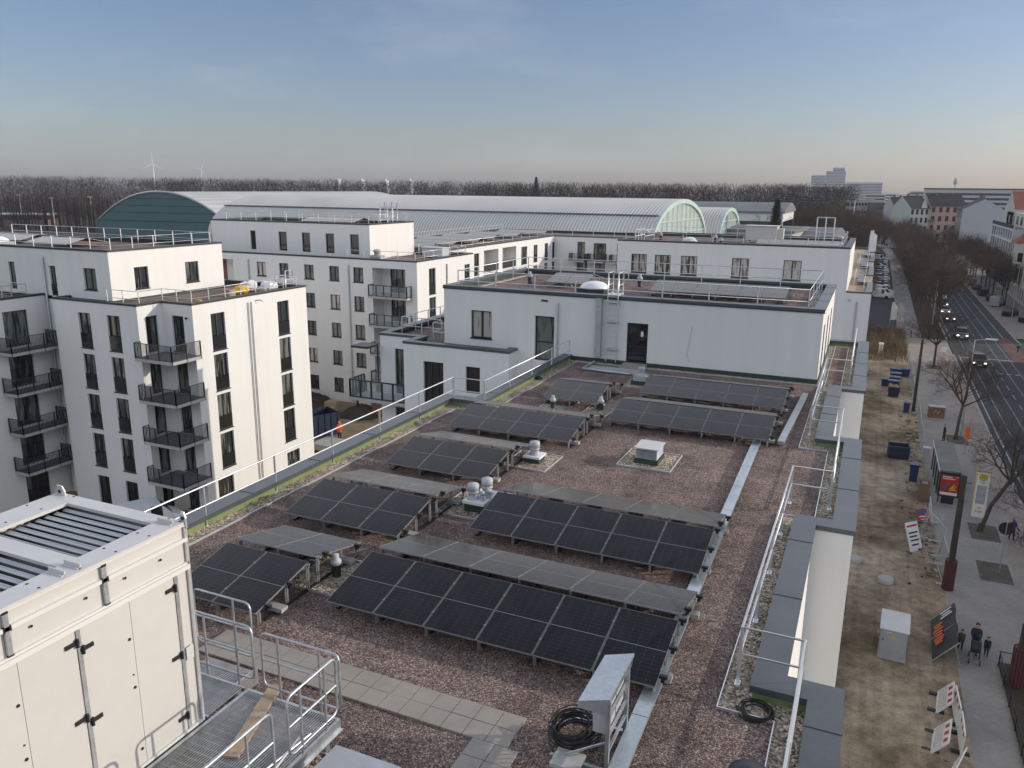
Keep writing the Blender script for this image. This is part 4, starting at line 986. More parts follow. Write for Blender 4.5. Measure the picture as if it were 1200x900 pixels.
b = MB(); b.box(-1.2, 1.2, -.7, .7, .15, 1.0); b.box(-1.3, 1.3, -.8, .8, 1.0, 1.08); b.box(-1.0, -.8, -.6, .6, 0, .15); b.box(.8, 1.0, -.6, .6, 0, .15); solo(b, 'air_handler', 'cab_lid', 'pale grey air unit on the low terrace right of the middle penthouse', 'air unit', (-41.5, 73, 1.5), world=False)

# ---------------------------------------------------------------- long sunlit wing and the block behind the courtyard
wg = thing('apartment_building', 'long white wing lit by the sun with two deep loggias behind the penthouse', 'building', (-48, 95, G))
wl = MB()
ops = [(8.8, -1.6, 1.35, 2.6, 'french'), (22.8, -1.4, 2.0, 2.35, 'two'), (27.1, -1.4, 1.4, 2.35, 'french'), (31.2, -1.4, 1.3, 2.35, 'french'), (34.2, -1.45, 1.7, 2.4, 'two')]
ops2 = [(o[0], o[1] - S * k, *o[2:]) for k in (1, 2) for o in ops]
log = [(11.4, -1.45 - S * k, 4.2, 2.65, 1.6) for k in range(3)] + [(16.8, -1.45 - S * k, 4.3, 2.65, 1.6) for k in range(3)]
P0, P1 = (-43, 76), (-43, 111)
facade(wl, P0, P1, G, 1.77, [o[:4] for o in ops + ops2] + log, .2)
for o in ops + ops2: window(wg, P0, P1, *o)
facade(wl, (-44.6, 87), (-44.6, 98), -7.5, 1.5)
for k in range(3):
    for u in (11.4, 16.8):
        b = MB(); b.box(-43.06, -43.0, 76 + u, 76 + u + 4.25, -1.45 - S * k, -.45 - S * k); b.build('loggia_railing', 'anthracite', wg)
        window(wg, (-44.55, 76), (-44.55, 111), u + .3, -1.4 - S * k, 1.2, 2.3, 'two', 'glass_dark')
wall_run(wg, wl, (-43, 111), (-24, 111), G, 1.77, [(3.6, -1.3, 1.2, 2.4, 'two'), (6.1, -1.4, 1.9, 2.4, 'slide'), (9.6, -1.4, 1.6, 2.4, 'two', 'glass_curtain')] + [(u, -1.4 - S, 1.6, 2.4, 'two') for u in (3.6, 6.3, 9.6)])
facade(wl, (-24, 111), (-24, 125), G, 1.77); facade(wl, (-24, 125), (-58, 125), G, 1.77); facade(wl, (-58, 125), (-58, 76), G, 1.77)
wl.build('wall', 'stucco', wg)
for u in (2.9, 5.3, 9.0):
    for k in (0, 1):
        z = -1.5 - S * k; b = MB(); b.box(-43 + u, -43 + u + 2.8, 109.4, 110.98, z - .2, z); bo = b.build('balcony', 'concrete', wg)
        r = MB(); bar_railing(r, [(-43 + u, 110.9), (-43 + u, 109.45), (-43 + u + 2.8, 109.45), (-43 + u + 2.8, 110.9)], z, sp=.2, r=.03); r.build('railing', 'anthracite', bo)
flat_roof(wg, [(-43, 76), (-43, 111), (-24, 111), (-24, 125), (-58, 125), (-58, 76)], 1.5, 1.9, .4)
guard_rail('rail along the front of the long sunlit wing roof', [(-43.6, 77), (-43.6, 111.6), (-24.5, 111.6)], 1.5, 1.1, sp=3.0)
guard_rail('rail along the back of the long wing roof before the vault', [(-57.3, 77), (-57.3, 124)], 1.5, 1.1, sp=3.0)
for i, (x, n, y) in enumerate(((-55.5, 8, 80), (-55.5, 8, 85.5), (-55.5, 8, 92), (-55.5, 7, 99), (-55, 7, 106), (-54, 7, 114))):
    solar_row(x, n, y, 1.5, ['nearest', 'second', 'third', 'fourth', 'fifth', 'farthest'][i] + ' solar row on the roof of the long sunlit wing', 'solar rows on the far roofs', legs=False, hl=.45)
t = thing('roof_vent_bend', 'white bent vent pipe on the roof behind the courtyard', 'roof vent', (-31, 115, 1.5))
b = MB(); b.path([(0, 0, 0), (0, 0, .9), (.3, 0, 1.25), (.8, 0, 1.25), (1.0, 0, 1.0)], .22, 8); b.build('duct', 'cab_lid', t, False)

# ---------------------------------------------------------------- rear street block
rb = thing('apartment_building', 'rear white street block seen over the penthouse, with five windows in its upper wall', 'building', (-12, 95, G))
wl = MB()
wall_run(rb, wl, (-24, 80), (-1.85, 80), -.75, 3.45, [(x + 24, .3, 1.62, 1.9, 'two', 'glass_curtain') for x in (-22.5, -20.05, -17.4, -12.4, -7.6)], .2)
facade(wl, (-1.85, 80), (-1.85, 97), -.75, 3.45); facade(wl, (-1.85, 97), (-24, 97), -.75, 3.45); facade(wl, (-24, 97), (-24, 80), G, 3.45)
facade(wl, (-24, 80), (.32, 80), G, -.75); facade(wl, (-1.85, 80), (.32, 80), -.75, -.53)
PR = [(-24, 80), (.32, 80), (.32, 89.5), (-.62, 89.5), (-.62, 97), (.32, 97), (.32, 109), (-.62, 109), (-.62, 117), (.32, 117), (.32, 128), (-.62, 128), (-.62, 135), (.32, 135), (.32, 146), (-12, 146), (-12, 97), (-24, 97)]
for i, (a, c) in enumerate(zip(PR, PR[1:] + PR[:1])):
    if i in (0, 17): continue
    facade(wl, a, c, G, -.53)
wl.build('wall', 'stucco', rb)
b = MB(); b.add([(*p, -.75) for p in ((-1.85, 80), (.32, 80), (.32, 146), (-12, 146), (-12, 97), (-1.85, 97))], ((0, 1, 2, 3, 4, 5),)); b.build('terrace', 'wood', rb)
c = MB(); n = len(PR); ring(c, offset(PR, -.04), offset(PR, .5), -.53, -.4, [0] + [1] * 14 + [0, 0, 0]); c.box(-1.84, .36, 79.96, 80.45, -.53, -.4); c.build('coping', 'coping', rb)
flat_roof(rb, [(-24, 80), (-1.85, 80), (-1.85, 97), (-24, 97)], 3.2, 3.6, .55)
b = MB(); b.tube((-.85, 79.93, -5.5), (-.85, 79.93, -1.3), .07, n=8); b.tube((-1.5, 79.95, -1.2), (-1.5, 79.88, -1.2), .1, n=8); b.build('downpipe', 'pipe_grey', rb)
guard_rail('rail on the rear block roof with a solar row behind it', [(-23.4, 80.8), (-2.7, 80.8), (-2.7, 96.2), (-23.4, 96.2)], 3.2, 1.1, sp=3.0)
guard_rail('stepped rail on the far street terrace beside the parked white vans', [(-.4, 80.7), (-.4, 89), (-1.4, 89), (-1.4, 97.5), (-.4, 97.5), (-.4, 108.5), (-1.4, 108.5), (-1.4, 117.5), (-.4, 117.5), (-.4, 128)], -.75, 1.1, sp=2.6)
solar_row(-10.6, 7, 82.2, 3.2, 'long solar row on the rear block roof right of the white air unit', 'solar rows on the far roofs', legs=True)
b = MB(); b.box(-1.6, 1.6, -1, 1, .25, 1.7); b.box(-1.7, 1.7, -1.1, 1.1, 1.7, 1.78); b.box(-1.4, -1.2, -.9, .9, 0, .25); b.box(1.2, 1.4, -.9, .9, 0, .25); b.box(1.6, 2.2, -.5, .5, .4, 1.5)
solo(b, 'air_handler', 'white_metal', 'white air unit on the rear block roof in front of the spruce', 'air unit', (-11, 90, 3.2), world=False)
t = thing('skylight_dome', 'white dome on the rear block roof under the glazed vault end', 'skylight', (-17.5, 84, 3.2))
b = MB(); b.box(-.7, .7, -.7, .7, 0, .3); b.build('kerb', 'concrete', t, False)
b = MB(); b.lathe([(.75, .3), (.6, .5), (.3, .62), (0, .65)], (0, 0, 0), 16); b.build('dome', 'white_plastic', t, False)
t = thing('roof_frame', 'tall white hoop frame near the right end of the rear block roof', 'frame', (-5, 95, 3.2))
b = MB()
for x in (-.9, 0, .9): b.tube((x, 0, 0), (x, 0, 2.6), .06)
b.tube((-.9, 0, 2.6), (.9, 0, 2.6), .06); b.tube((-.9, 0, 1.0), (.9, 0, 1.0), .05); b.build('frame', 'alu', t, False)
t = thing('ladder_hoops', 'white ladder hoops at the left edge of the rear block roof', 'ladder', (-22.6, 81.5, 3.2))
b = MB()
for y in (0, 1.2, 2.4, 3.6): b.path([(0, y, 0), (0, y, 1.3)], .05, 5)
for z in (.7, 1.3): b.tube((0, 0, z), (0, 3.6, z), .045); b.tube((1, 0, z), (1, 3.6, z), .045)
b.build('frame', 'alu', t, False)
for i, (x, y, s) in enumerate(((-15.2, 86, 1.6), (-14, 82.5, 1.4), (-21.5, 88, 1.5))): small_vent(x, y, ['vent pipe right of the dome on the rear block roof', 'vent pipe before the dome on the rear block roof', 'vent pipe by the ladder hoops on the rear block roof'][i], 3.2, s)

# ---------------------------------------------------------------- halls with vaulted roofs
PROF = {}
def prof(half, z, rise, n=28, low=False):
    """arch outline: half ellipse, or a flatter segment"""
    return [(half * math.cos(math.pi * i / n), z + rise * (math.sin(math.pi * i / n) if not low else 1 - abs(math.cos(math.pi * i / n)) ** 2.1)) for i in range(n + 1)]
def vault(parent, A, B, half, z0, rise, m_, n=28, low=False):
    """elliptical barrel between A and B (axis end points)"""
    a, b_ = Vector(A), Vector(B); d = (b_ - a).normalized(); s = Vector((d.y, -d.x)); mb = MB(); v = []
    for p in (a, b_):
        for (c_, zz_) in prof(half, z0, rise, n, low): q = p + s * c_; v.append((q.x, q.y, zz_))
    mb.add(v, [(i, i + 1, n + 2 + i, n + 1 + i) for i in range(n)], 0, True)
    return mb
def arch_points(c, s, half, z0, rise, n=28):
    return [(c.x + s.x * half * math.cos(math.pi * i / n), c.y + s.y * half * math.cos(math.pi * i / n), z0 + rise * math.sin(math.pi * i / n)) for i in range(n + 1)]
def local_vault(name_label, A, ang, length, half, z0, rise, m_, cat='hall', low=False):
    t = thing('vaulted_hall', name_label, cat, (A[0], A[1], G), ang)
    z = z0 - G; v = vault(t, (0, 0), (length, 0), half, z, rise, m_, low=low); v.build('vault_roof', m_, t, False)
    w_ = MB(); w_.quad((0, -half, 0), (length, -half, 0), (length, -half, z), (0, -half, z)); w_.quad((length, half, 0), (0, half, 0), (0, half, z), (length, half, z))
    w_.build('side_wall', 'far_grey', t, False)
    return t, z
# long hall: axis from the glazed end towards the far left
ang = R(178)
hall, z = local_vault('long ribbed barrel vault hall with a pale glazed arch at its right end', (-32.5, 147), ang, 97, 19.5, -1.6, 8.6, 'vault')
def gable(t, x, half, z, rise, frame, glassm, wall, fw=1.3, sgn=-1):
    n = 28; A = [(half * math.cos(math.pi * i / n), z + rise * math.sin(math.pi * i / n)) for i in range(n + 1)]
    B = [((half - fw) * math.cos(math.pi * i / n), z + (rise - fw) * math.sin(math.pi * i / n)) for i in range(n + 1)]
    fr = MB()
    for i in range(n):
        a, b_, c, d = A[i], A[i + 1], B[i + 1], B[i]
        for xx in (x, x + sgn * .5): fr.quad((xx, *a), (xx, *b_), (xx, *c), (xx, *d))
        fr.quad((x, *d), (x, *c), (x + sgn * .5, *c), (x + sgn * .5, *d)); fr.quad((x, *a), (x, *b_), (x + sgn * .5, *b_), (x + sgn * .5, *a))
    fr.build('arch_frame', frame, t, False)
    g = MB(); g.add([(x + sgn * .1, *p) for p in B], [tuple(range(n + 1))]); g.build('gable_glazing', glassm, t, False)
    m_ = MB()
    for k in range(1, 12):
        y = -half + fw + (half - fw) * 2 * k / 12; h = z + (rise - fw) * math.sqrt(max(0, 1 - (y / (half - fw)) ** 2))
        m_.box(x + sgn * .3 - .05, x + sgn * .3 + .05, y - .07, y + .07, z, h)
    for zz in (.33, .62): hw = (half - fw) * math.sqrt(1 - zz ** 2); m_.box(x + sgn * .3 - .05, x + sgn * .3 + .05, -hw, hw, z + (rise - fw) * zz - .08, z + (rise - fw) * zz + .08)
    m_.build('mullions', frame, t, False)
    ww = MB(); ww.quad((x, -half, 0), (x, half, 0), (x, half, z), (x, -half, z)); ww.build('end_wall', wall, t, False)
M['gable_glass'] = mat('pale_gable_glazing', (.50, .56, .54), .25, 0, noise=(.25, .12), spec=.7)
gable(hall, 0, 19.5, z, 8.6, 'mint', 'gable_glass', 'far_white', .8)
b = MB(); n = 28
for tt in (math.radians(44), math.radians(136)):
    y, zz = 19.5 * math.cos(tt), z + 8.6 * math.sin(tt); b.obox((48.5, y, zz + .04), (97, .9, .18), mtx=Matrix.Rotation(0, 3, 'X'))
b.build('roof_gutter', 'roof_flat', hall, False)
g = MB(); A_ = [(19.5 * math.cos(math.pi * i / 28), z + 8.6 * math.sin(math.pi * i / 28)) for i in range(29)]
g.add([(97, *p) for p in A_], [tuple(range(29))]); g.quad((97, -19.5, 0), (97, -19.5, z), (97, 19.5, z), (97, 19.5, 0)); g.build('end_wall', 'far_grey', hall, False)
b = MB(); b.box(83, 97, -19.9, -19.6, 4, 11); b.build('side_glazing', 'glass_dark', hall, False)
# teal hall at the left, axis away from the camera
h2, z2 = local_vault('hall at left with a dark teal arched gable and grey vaulted roof', (-188.5, 172), R(94), 120, 23.5, -1.6, 8.3, 'vault_plain', low=True)
n = 28; A_ = prof(23.5, z2, 8.3, n, True)
g = MB(); g.add([(-.1, *p) for p in A_], [tuple(range(n + 1))]); g.quad((-.1, -23.5, 0), (-.1, 23.5, 0), (-.1, 23.5, z2), (-.1, -23.5, z2)); g.build('gable_cladding', 'teal', h2, False)
g = MB()
for zz in (.28, .52, .76): hw = 23.5 * (1 - zz) ** (1 / 2.1); g.box(-.16, -.11, -hw, hw, z2 + 8.3 * zz - .07, z2 + 8.3 * zz + .07)
g.box(-.16, -.11, -23.5, 23.5, z2 - .2, z2); g.build('cladding_joint', 'anthracite', h2, False)
g = MB()
for i in range(n): a, c = A_[i], A_[i + 1]; g.tube((-.2, *a), (-.2, *c), .28, n=5)
g.build('verge_trim', 'alu', h2, False)
# small hall behind, right of the big arch
h3, z3 = local_vault('small ribbed barrel vault with a pale glazed arch, right of the big one', (-30.5, 188), R(178), 40, 11, -1.5, 6.3, 'vault')
gable(h3, 0, 11, z3, 6.3, 'mint', 'gable_glass', 'far_white', .8)
def low_hall(label, x, y, sx, sy, h, m_, roofm, rz=0, crown=0.0, strips=True):
    t = thing('low_hall', label, 'hall', (x, y, G), rz)
    b = MB(); b.box(-sx / 2, sx / 2, -sy / 2, sy / 2, 0, h); b.build('wall', m_, t, False)
    b = MB(); n = 10
    v = [(xx, -sy / 2 - .5 + (sy + 1) * i / n, h + .02 + crown * math.sin(math.pi * i / n)) for xx in (-sx / 2 - .5, sx / 2 + .5) for i in range(n + 1)]
    b.add(v, [(i + 1, i, n + 1 + i, n + 2 + i) for i in range(n)], 0, True)
    b.add([v[i] for i in range(n + 1)], [tuple(range(n, -1, -1))]); b.add([v[n + 1 + i] for i in range(n + 1)], [tuple(range(n + 1))]); b.box(-sx / 2 - .5, sx / 2 + .5, -sy / 2 - .5, sy / 2 + .5, h - .4, h + .01)
    b.build('roof', roofm, t, False)
    if strips:
        b = MB(); b.box(-sx / 2 + 1, sx / 2 - 1, -sy / 2 - .06, -sy / 2 - .01, h * .55, h * .85); b.box(sx / 2 + .01, sx / 2 + .06, -sy / 2 + 1, sy / 2 - 1, h * .55, h * .85); b.build('window_band', 'glass_dark', t, False)
    return t
low_hall('wide low hall with grey curved roof behind the small vault', -52, 244, 58, 30, 17.6, 'far_white', 'roof_flat', R(0), 2.2)
low_hall('low flat grey hall between the small vault and the spruce', -27, 196, 24, 22, 14.6, 'far_grey', 'roof_flat', R(-6), .6)
low_hall('pale low hall with round roof right of the spruce', -16.5, 205, 17, 26, 13.0, 'beige', 'roof_flat', R(-4), 1.8)
low_hall('small white workshop before the low halls', -20.5, 158, 9, 9, 12.0, 'far_white', 'roof_flat', R(-3))
low_hall('low brown pavilion at the left picture edge before the wood', -436, 302, 30, 22, 6.8, 'brick', 'far_white', R(35))

# ---------------------------------------------------------------- courtyard
def mound(x, y, r, h, m_, name, label, cat, seed, z=G):
    q = random.Random(seed); b = MB(); n, k = 22, 7; v = [(0, 0, h)]
    for j in range(1, k + 1):
        f_ = j / k
        for i in range(n): a = 2 * math.pi * i / n; rr = r * f_ * (1 + q.uniform(-.12, .12)); v.append((rr * math.cos(a), rr * math.sin(a), h * (1 - f_ ** 1.4) + (q.uniform(-.1, .1) * h if j < k else -.05)))
    f = [(0, 1 + i, 1 + (i + 1) % n) for i in range(n)] + [(1 + (j - 1) * n + i, 1 + j * n + i, 1 + j * n + (i + 1) % n, 1 + (j - 1) * n + (i + 1) % n) for j in range(1, k) for i in range(n)]
    b.add(v, f, 0, True); return solo(b, name, m_, label, cat, (x, y, z), world=False)
GC = -12.68
mound(-51.0, 62.4, 2.8, 1.1, 'soil', 'earth_pile', 'long dark earth pile against the middle block', 'earth pile', 1, GC)
mound(-43.2, 61.2, 2.1, 1.0, 'soil', 'earth_pile', 'dark earth pile below the black work lamp', 'earth pile', 2, GC)
t = thing('pallet_stack', 'stack of building boards on a pallet on the sandy courtyard', 'pallet', (-46.6, 61.2, GC), R(10))
b = MB(); b.box(-.7, .7, -.5, .5, 0, .14); b.build('pallet', 'wood', t, False)
b = MB(); b.box(-.62, .62, -.45, .45, .15, .9); b.build('boards', 'wood', t, False); b = MB(); b.box(.1, .35, -.46, -.451, .3, .55); b.build('tag', 'yellow', t, False)
b = MB(); b.box(-1, 1, -.7, .7, 0, .12); b.box(-.9, .9, -.6, .6, .121, .5); b.box(-.5, .9, -.6, .6, .501, 1.2); solo(b, 'timber_stack', 'brick', 'brown timber stack right of the black work lamp', 'timber', (-41.6, 61.9, GC), world=False)
t = thing('work_lamp', 'black box lamp on a stand over the earth pile in the courtyard', 'lamp', (-43.4, 60.9, GC))
b = MB(); b.tube((0, 0, 0), (0, 0, 2.0), .12, n=8); b.build('stand', 'black', t, False); b = MB(); b.box(-.4, .4, -.3, .3, 2.0, 2.75); b.box(-.32, .32, -.33, -.301, 2.1, 2.65); b.build('head', 'black', t, False)
t = thing('dark_container', 'black open skip container in the courtyard beside the sunlit building', 'container', (-43.9, 53.9, GC - .15), R(62))
b = MB(); L_, W_, H_ = 5.2, 2.3, 2.0
for a in ((-L_ / 2, L_ / 2, -W_ / 2, -W_ / 2 + .08), (-L_ / 2, L_ / 2, W_ / 2 - .08, W_ / 2), (-L_ / 2, -L_ / 2 + .08, -W_ / 2 + .08, W_ / 2 - .08), (L_ / 2 - .08, L_ / 2, -W_ / 2 + .08, W_ / 2 - .08)): b.box(*a[:2], *a[2:], .1, H_)
b.box(-L_ / 2, L_ / 2, -W_ / 2, W_ / 2, 0, .1); b.build('body', 'bluedark', t, False)
b = MB()
for k in range(9): b.box(-L_ / 2 + .2 + k * .6, -L_ / 2 + .3 + k * .6, -W_ / 2 - .06, -W_ / 2, .05, H_); b.box(-L_ / 2 + .2 + k * .6, -L_ / 2 + .3 + k * .6, W_ / 2, W_ / 2 + .06, .05, H_)
b.build('ribs', 'bluedark', t, False)
b = MB(); b.box(-2.5, 2.5, -1.3, 1.3, 0, .25); b.box(-2.3, 2.0, -1.1, 1.1, .251, .45); solo(b, 'slab_stack', 'concrete', 'flat stack of grey slabs below the person in orange', 'slabs', (-39.3, 52.6, GC - .3), world=False)
# ---------------------------------------------------------------- ground
def sheet(name, x0, x1, y0, y1, z, m_, label, kind='structure'):
    b = MB(); b.quad((x0, y0, z), (x1, y0, z), (x1, y1, z), (x0, y1, z)); o = structure(b, name, m_, label); return o
RZ = G - .10
sheet('ground', -6000, 6000, -3000, 9000, G - .22, 'land', 'brown winter land reaching to the horizon')
b = MB(); ys = [(-30, -13.75), (46, -13.75), (57, -12.72), (130, -12.68)]
for (y0, z0), (y1, z1) in zip(ys, ys[1:]): b.quad((-110, y0, z0), (-15.45, y0, z0), (-15.45, y1, z1), (-110, y1, z1))
b.quad((-110, 130, -12.68), (-15.45, 130, -12.68), (-15.45, 130, G - .3), (-110, 130, G - .3)); structure(b, 'courtyard_ground', 'sand', 'sandy courtyard ground between the white buildings')
M['strip'] = None
def patchy():
    m, nt, b = nodes('sandy_strip_ground')
    tc = N(nt, 'ShaderNodeTexCoord')
    n1 = N(nt, 'ShaderNodeTexNoise', Scale=.16, Detail=7.0, Roughness=.6); n2 = N(nt, 'ShaderNodeTexNoise', Scale=1.6, Detail=6.0, Roughness=.65); n3 = N(nt, 'ShaderNodeTexNoise', Scale=9.0, Detail=4.0)
    for n in (n1, n2, n3): L(nt, tc, 'Object', n, 'Vector')
    r1 = ramp(nt, [(.36, (.14, .108, .066)), (.45, (.27, .21, .14)), (.54, (.40, .325, .23)), (.68, (.52, .43, .31))]); L(nt, n1, 'Fac', r1, 'Fac')
    r2 = ramp(nt, [(.3, (.62,) * 3), (.65, (1.15,) * 3)]); L(nt, n2, 'Fac', r2, 'Fac')
    r3 = ramp(nt, [(.3, (.8,) * 3), (.7, (1.15,) * 3)]); L(nt, n3, 'Fac', r3, 'Fac')
    x = N(nt, 'ShaderNodeMix', data_type='RGBA', blend_type='MULTIPLY'); x.inputs[0].default_value = 1; y = N(nt, 'ShaderNodeMix', data_type='RGBA', blend_type='MULTIPLY'); y.inputs[0].default_value = 1
    nt.links.new(r1.outputs[0], x.inputs[6]); nt.links.new(r2.outputs[0], x.inputs[7]); nt.links.new(x.outputs[2], y.inputs[6]); nt.links.new(r3.outputs[0], y.inputs[7]); nt.links.new(y.outputs[2], b.inputs['Base Color'])
    bp = N(nt, 'ShaderNodeBump', Strength=.7, Distance=.12); L(nt, n2, 'Fac', bp, 'Height'); L(nt, bp, 'Normal', b, 'Normal'); mp = N(nt, 'ShaderNodeMapping'); mp.inputs['Scale'].default_value = (2.2, .07, 1); mp.inputs['Rotation'].default_value = (0, 0, R(2)); L(nt, tc, 'Object', mp, 'Vector'); n4 = N(nt, 'ShaderNodeTexNoise', Scale=1.3, Detail=5.0); L(nt, mp, 0, n4, 'Vector')
    r4 = ramp(nt, [(.40, (.72, .70, .68)), (.47, (1, 1, 1)), (.6, (1.12,) * 3)]); L(nt, n4, 'Fac', r4, 'Fac'); zz = N(nt, 'ShaderNodeMix', data_type='RGBA', blend_type='MULTIPLY'); zz.inputs[0].default_value = .4; nt.links.new(y.outputs[2], zz.inputs[6]); nt.links.new(r4.outputs[0], zz.inputs[7]); nt.links.new(zz.outputs[2], b.inputs['Base Color'])
    b.inputs['Roughness'].default_value = .95; b.inputs['Specular IOR Level'].default_value = .1
    return m
M['strip'] = patchy()
# uneven strip of building ground
b = MB(); q = random.Random(3); nx, ny = 14, 150
from mathutils import noise as mn
def hz(x, y): return .14 * mn.noise(Vector((x * .35, y * .35, 1))) + .025 * mn.noise(Vector((x * 1.3, y * 1.3, 5))) if .6 < x < 5.7 else 0
for i in range(nx + 1):
    for j in range(ny + 1): x = .25 + 5.85 * i / nx; y = -10 + 138 * j / ny; b.v.append((x, y, G + max(-.05, hz(x, y))))
for i in range(nx):
    for j in range(ny): a = i * (ny + 1) + j; b.f.append((a, a + ny + 1, a + ny + 2, a + 1)); b.m.append(0); b.sm.append(True)
structure(b, 'sand_ground', 'strip', 'trampled sandy strip between the white block and the pavement')
b = MB(); q = random.Random(5)
pts = [(1.0 + 3.2 * (i / 17) + 0, 0) for i in range(18)]
def blob(cx, cy, rx, ry, z, m_, name, label, seed, n=26):
    q = random.Random(seed); b = MB(); b.add([(cx + rx * math.cos(2 * math.pi * i / n) * q.uniform(.78, 1.12), cy + ry * math.sin(2 * math.pi * i / n) * q.uniform(.78, 1.12), z) for i in range(n)], [tuple(range(n))]); return structure(b, name, m_, label)
M['pit'] = mat('tree_pit_soil', (.125, .11, .092), .95, noise=(1.2, .25), noise2=(8, .2), spec=.1)
M['trodden'] = mat('trodden_earth', (.15, .115, .07), .95, noise=(.8, .3), noise2=(6, .2), bump=(7, .6), spec=.1)
sheet('pavement', 6.1, 10.2, -30, 131.5, G, 'paving', 'grey slab pavement beside the building site')
sheet('pavement_band', 10.2, 12.36, -30, 131.5, G, 'mosaic', 'band of small stone paving along the kerb')
sheet('driveway', .5, 12.36, 131.5, 143.5, G - .01, 'mosaic', 'pale paved crossing at the side street')
sheet('yard', .5, 5.2, 143.5, 345, G - .01, 'asphalt', 'asphalt yard with parked white vans')
sheet('verge', 5.2, 12.36, 143.5, 430, G - .012, 'soil', 'dark soil verge under the street trees')
b = MB(); cs = [(7.0, 143.5), (7.2, 190), (7.4, 250), (7.4, 300), (6.6, 340), (4.4, 380), (1, 412)]
for a, c in zip(cs, cs[1:]): b.quad((a[0] - 1.75, a[1], G), (a[0] + 1.75, a[1], G), (c[0] + 1.75, c[1], G), (c[0] - 1.75, c[1], G))
structure(b, 'path', 'paving', 'pale footpath between yard and street trees')
b = MB()
for y0, y1 in ((-30, 131), (144.5, 420)): b.box(12.36, 12.58, y0, y1, RZ - .1, G + .005); b.box(22.6, 22.82, y0, y1 + 6, RZ - .1, G + .005)
structure(b, 'kerb', 'kerb', 'granite kerbs of the street')
sheet('road', 12.58, 22.6, -200, 900, RZ, 'asphalt', 'straight asphalt street with tram rails')
sheet('side_road', 22.6, 120, 137.2, 150, RZ + .004, 'asphalt', 'asphalt side street on the right')
sheet('parking_strip', 22.82, 26.0, -30, 137, G, 'mosaic', 'stone paved parking strip on the right'); sheet('parking_strip', 22.82, 26.0, 150.2, 430, G, 'mosaic', 'far stone paved parking strip on the right')
sheet('pavement', 26.0, 33.0, -30, 137, G, 'paving', 'right pavement before the houses'); sheet('pavement', 26.0, 33.0, 150.2, 430, G, 'paving', 'far right pavement before the houses')
b = MB(); z = RZ + .004
b.quad((13.1, -30, z), (13.24, -30, z), (13.24, 131, z), (13.1, 131, z)); b.quad((13.1, 146, z), (13.24, 146, z), (13.24, 400, z), (13.1, 400, z))
for k in range(90): y = -30 + k * 5; b.quad((16.85, y, z), (16.95, y, z), (16.95, y + 2.2, z), (16.85, y + 2.2, z)) if not 131 < y < 146 else None
b.quad((21.0, -30, z), (21.12, -30, z), (21.12, 131, z), (21.0, 131, z)); b.quad((21.0, 150, z), (21.12, 150, z), (21.12, 420, z), (21.0, 420, z))
for k in range(5): b.quad((16.9 + k * .95, 119.5, z), (17.4 + k * .95, 119.5, z), (17.4 + k * .95, 120, z), (16.9 + k * .95, 120, z))
b.quad((13.3, 129.6, z), (20.9, 129.6, z), (20.9, 130.0, z), (13.3, 130.0, z))
structure(b, 'road_marking', 'paint', 'white lane lines and stop lines on the street')
M['rail_steel'] = mat('tram_rail', (.16, .16, .165), .45, .4, noise=(1, .2))
b = MB()
for x in (14.35, 15.8, 18.0, 19.45): b.quad((x - .045, -200, z + .004), (x + .045, -200, z + .004), (x + .045, 800, z + .004), (x - .045, 800, z + .004))
structure(b, 'tram_track', 'rail_steel', 'two pairs of tram rails in the asphalt')
sheet('cycle_lane', 20.0, 21.9, 129, 150, RZ + .006, 'asphalt_red', 'red cycle crossing at the side street')
for i, (cx, cy) in enumerate(((9.2, 60.6), (9.3, 84.1), (9.3, 119.8), (9.1, 54.0))): b = MB(); b.add([(cx + x, cy + y, G + .006) for x, y in ((-.9, -1.5), (.9, -1.5), (.9, 1.5), (-.9, 1.5))], [(0, 1, 2, 3)]); structure(b, 'tree_pit', 'pit', 'bare soil square around a street tree')
b = MB(); b.box(1.2, 5.0, 51.2, 55.0, G + .02, G + .2); structure(b, 'concrete_slab', 'sand', 'pale slab area in the sandy strip') if False else None

# ---------------------------------------------------------------- street furniture
def hollow_box(b, L_, W_, z0, z1, t=.04):
    for a in ((-L_ / 2, L_ / 2, -W_ / 2, -W_ / 2 + t), (-L_ / 2, L_ / 2, W_ / 2 - t, W_ / 2), (-L_ / 2, -L_ / 2 + t, -W_ / 2 + t, W_ / 2 - t), (L_ / 2 - t, L_ / 2, -W_ / 2 + t, W_ / 2 - t)): b.box(*a[:2], *a[2:], z0, z1)
def mast(x, y, h, label, r0=.17, r1=.13, guard=0, group='dark tram line poles'):
    t = thing('street_pole', label, 'pole', (x, y, G), group=group)
    b = MB(); b.tube((0, 0, 0), (0, 0, h), r0, r1, 12); b.build('shaft', 'pole_brown', t, False)
    b = MB(); b.tube((0, 0, h), (0, 0, h + .04), r1 * 1.05, r1 * .7, 12); b.tube((r1, 0, h - .4), (r1 + .25, 0, h - .42), .03); b.build('cap', 'steel_dark', t, False)
    if guard:
        b = MB(); n = 14
        for i in range(n): a = 2 * math.pi * i / n; b.obox((.3 * math.cos(a), .3 * math.sin(a), guard / 2), (.04, .12, guard), a)
        b.lathe([(.27, 0), (.27, guard - .02), (.2, guard - .02)], (0, 0, 0), 14); b.build('guard', 'maroon', t, False)
    return t
mast(6.24, 50.3, 7.2, 'nearest dark timber pole with a maroon guard at its foot', .19, .16, 1.9)
mast(5.85, 93.6, 7.9, 'dark pole behind the blue bins at the pavement edge')
mast(9.7, 142.6, 7.6, 'dark pole on the far side of the side street')
t = mast(8.45, 40.6, 3.4, 'maroon guarded post at the lower right edge beside the planting bed', .16, .13, 2.2)
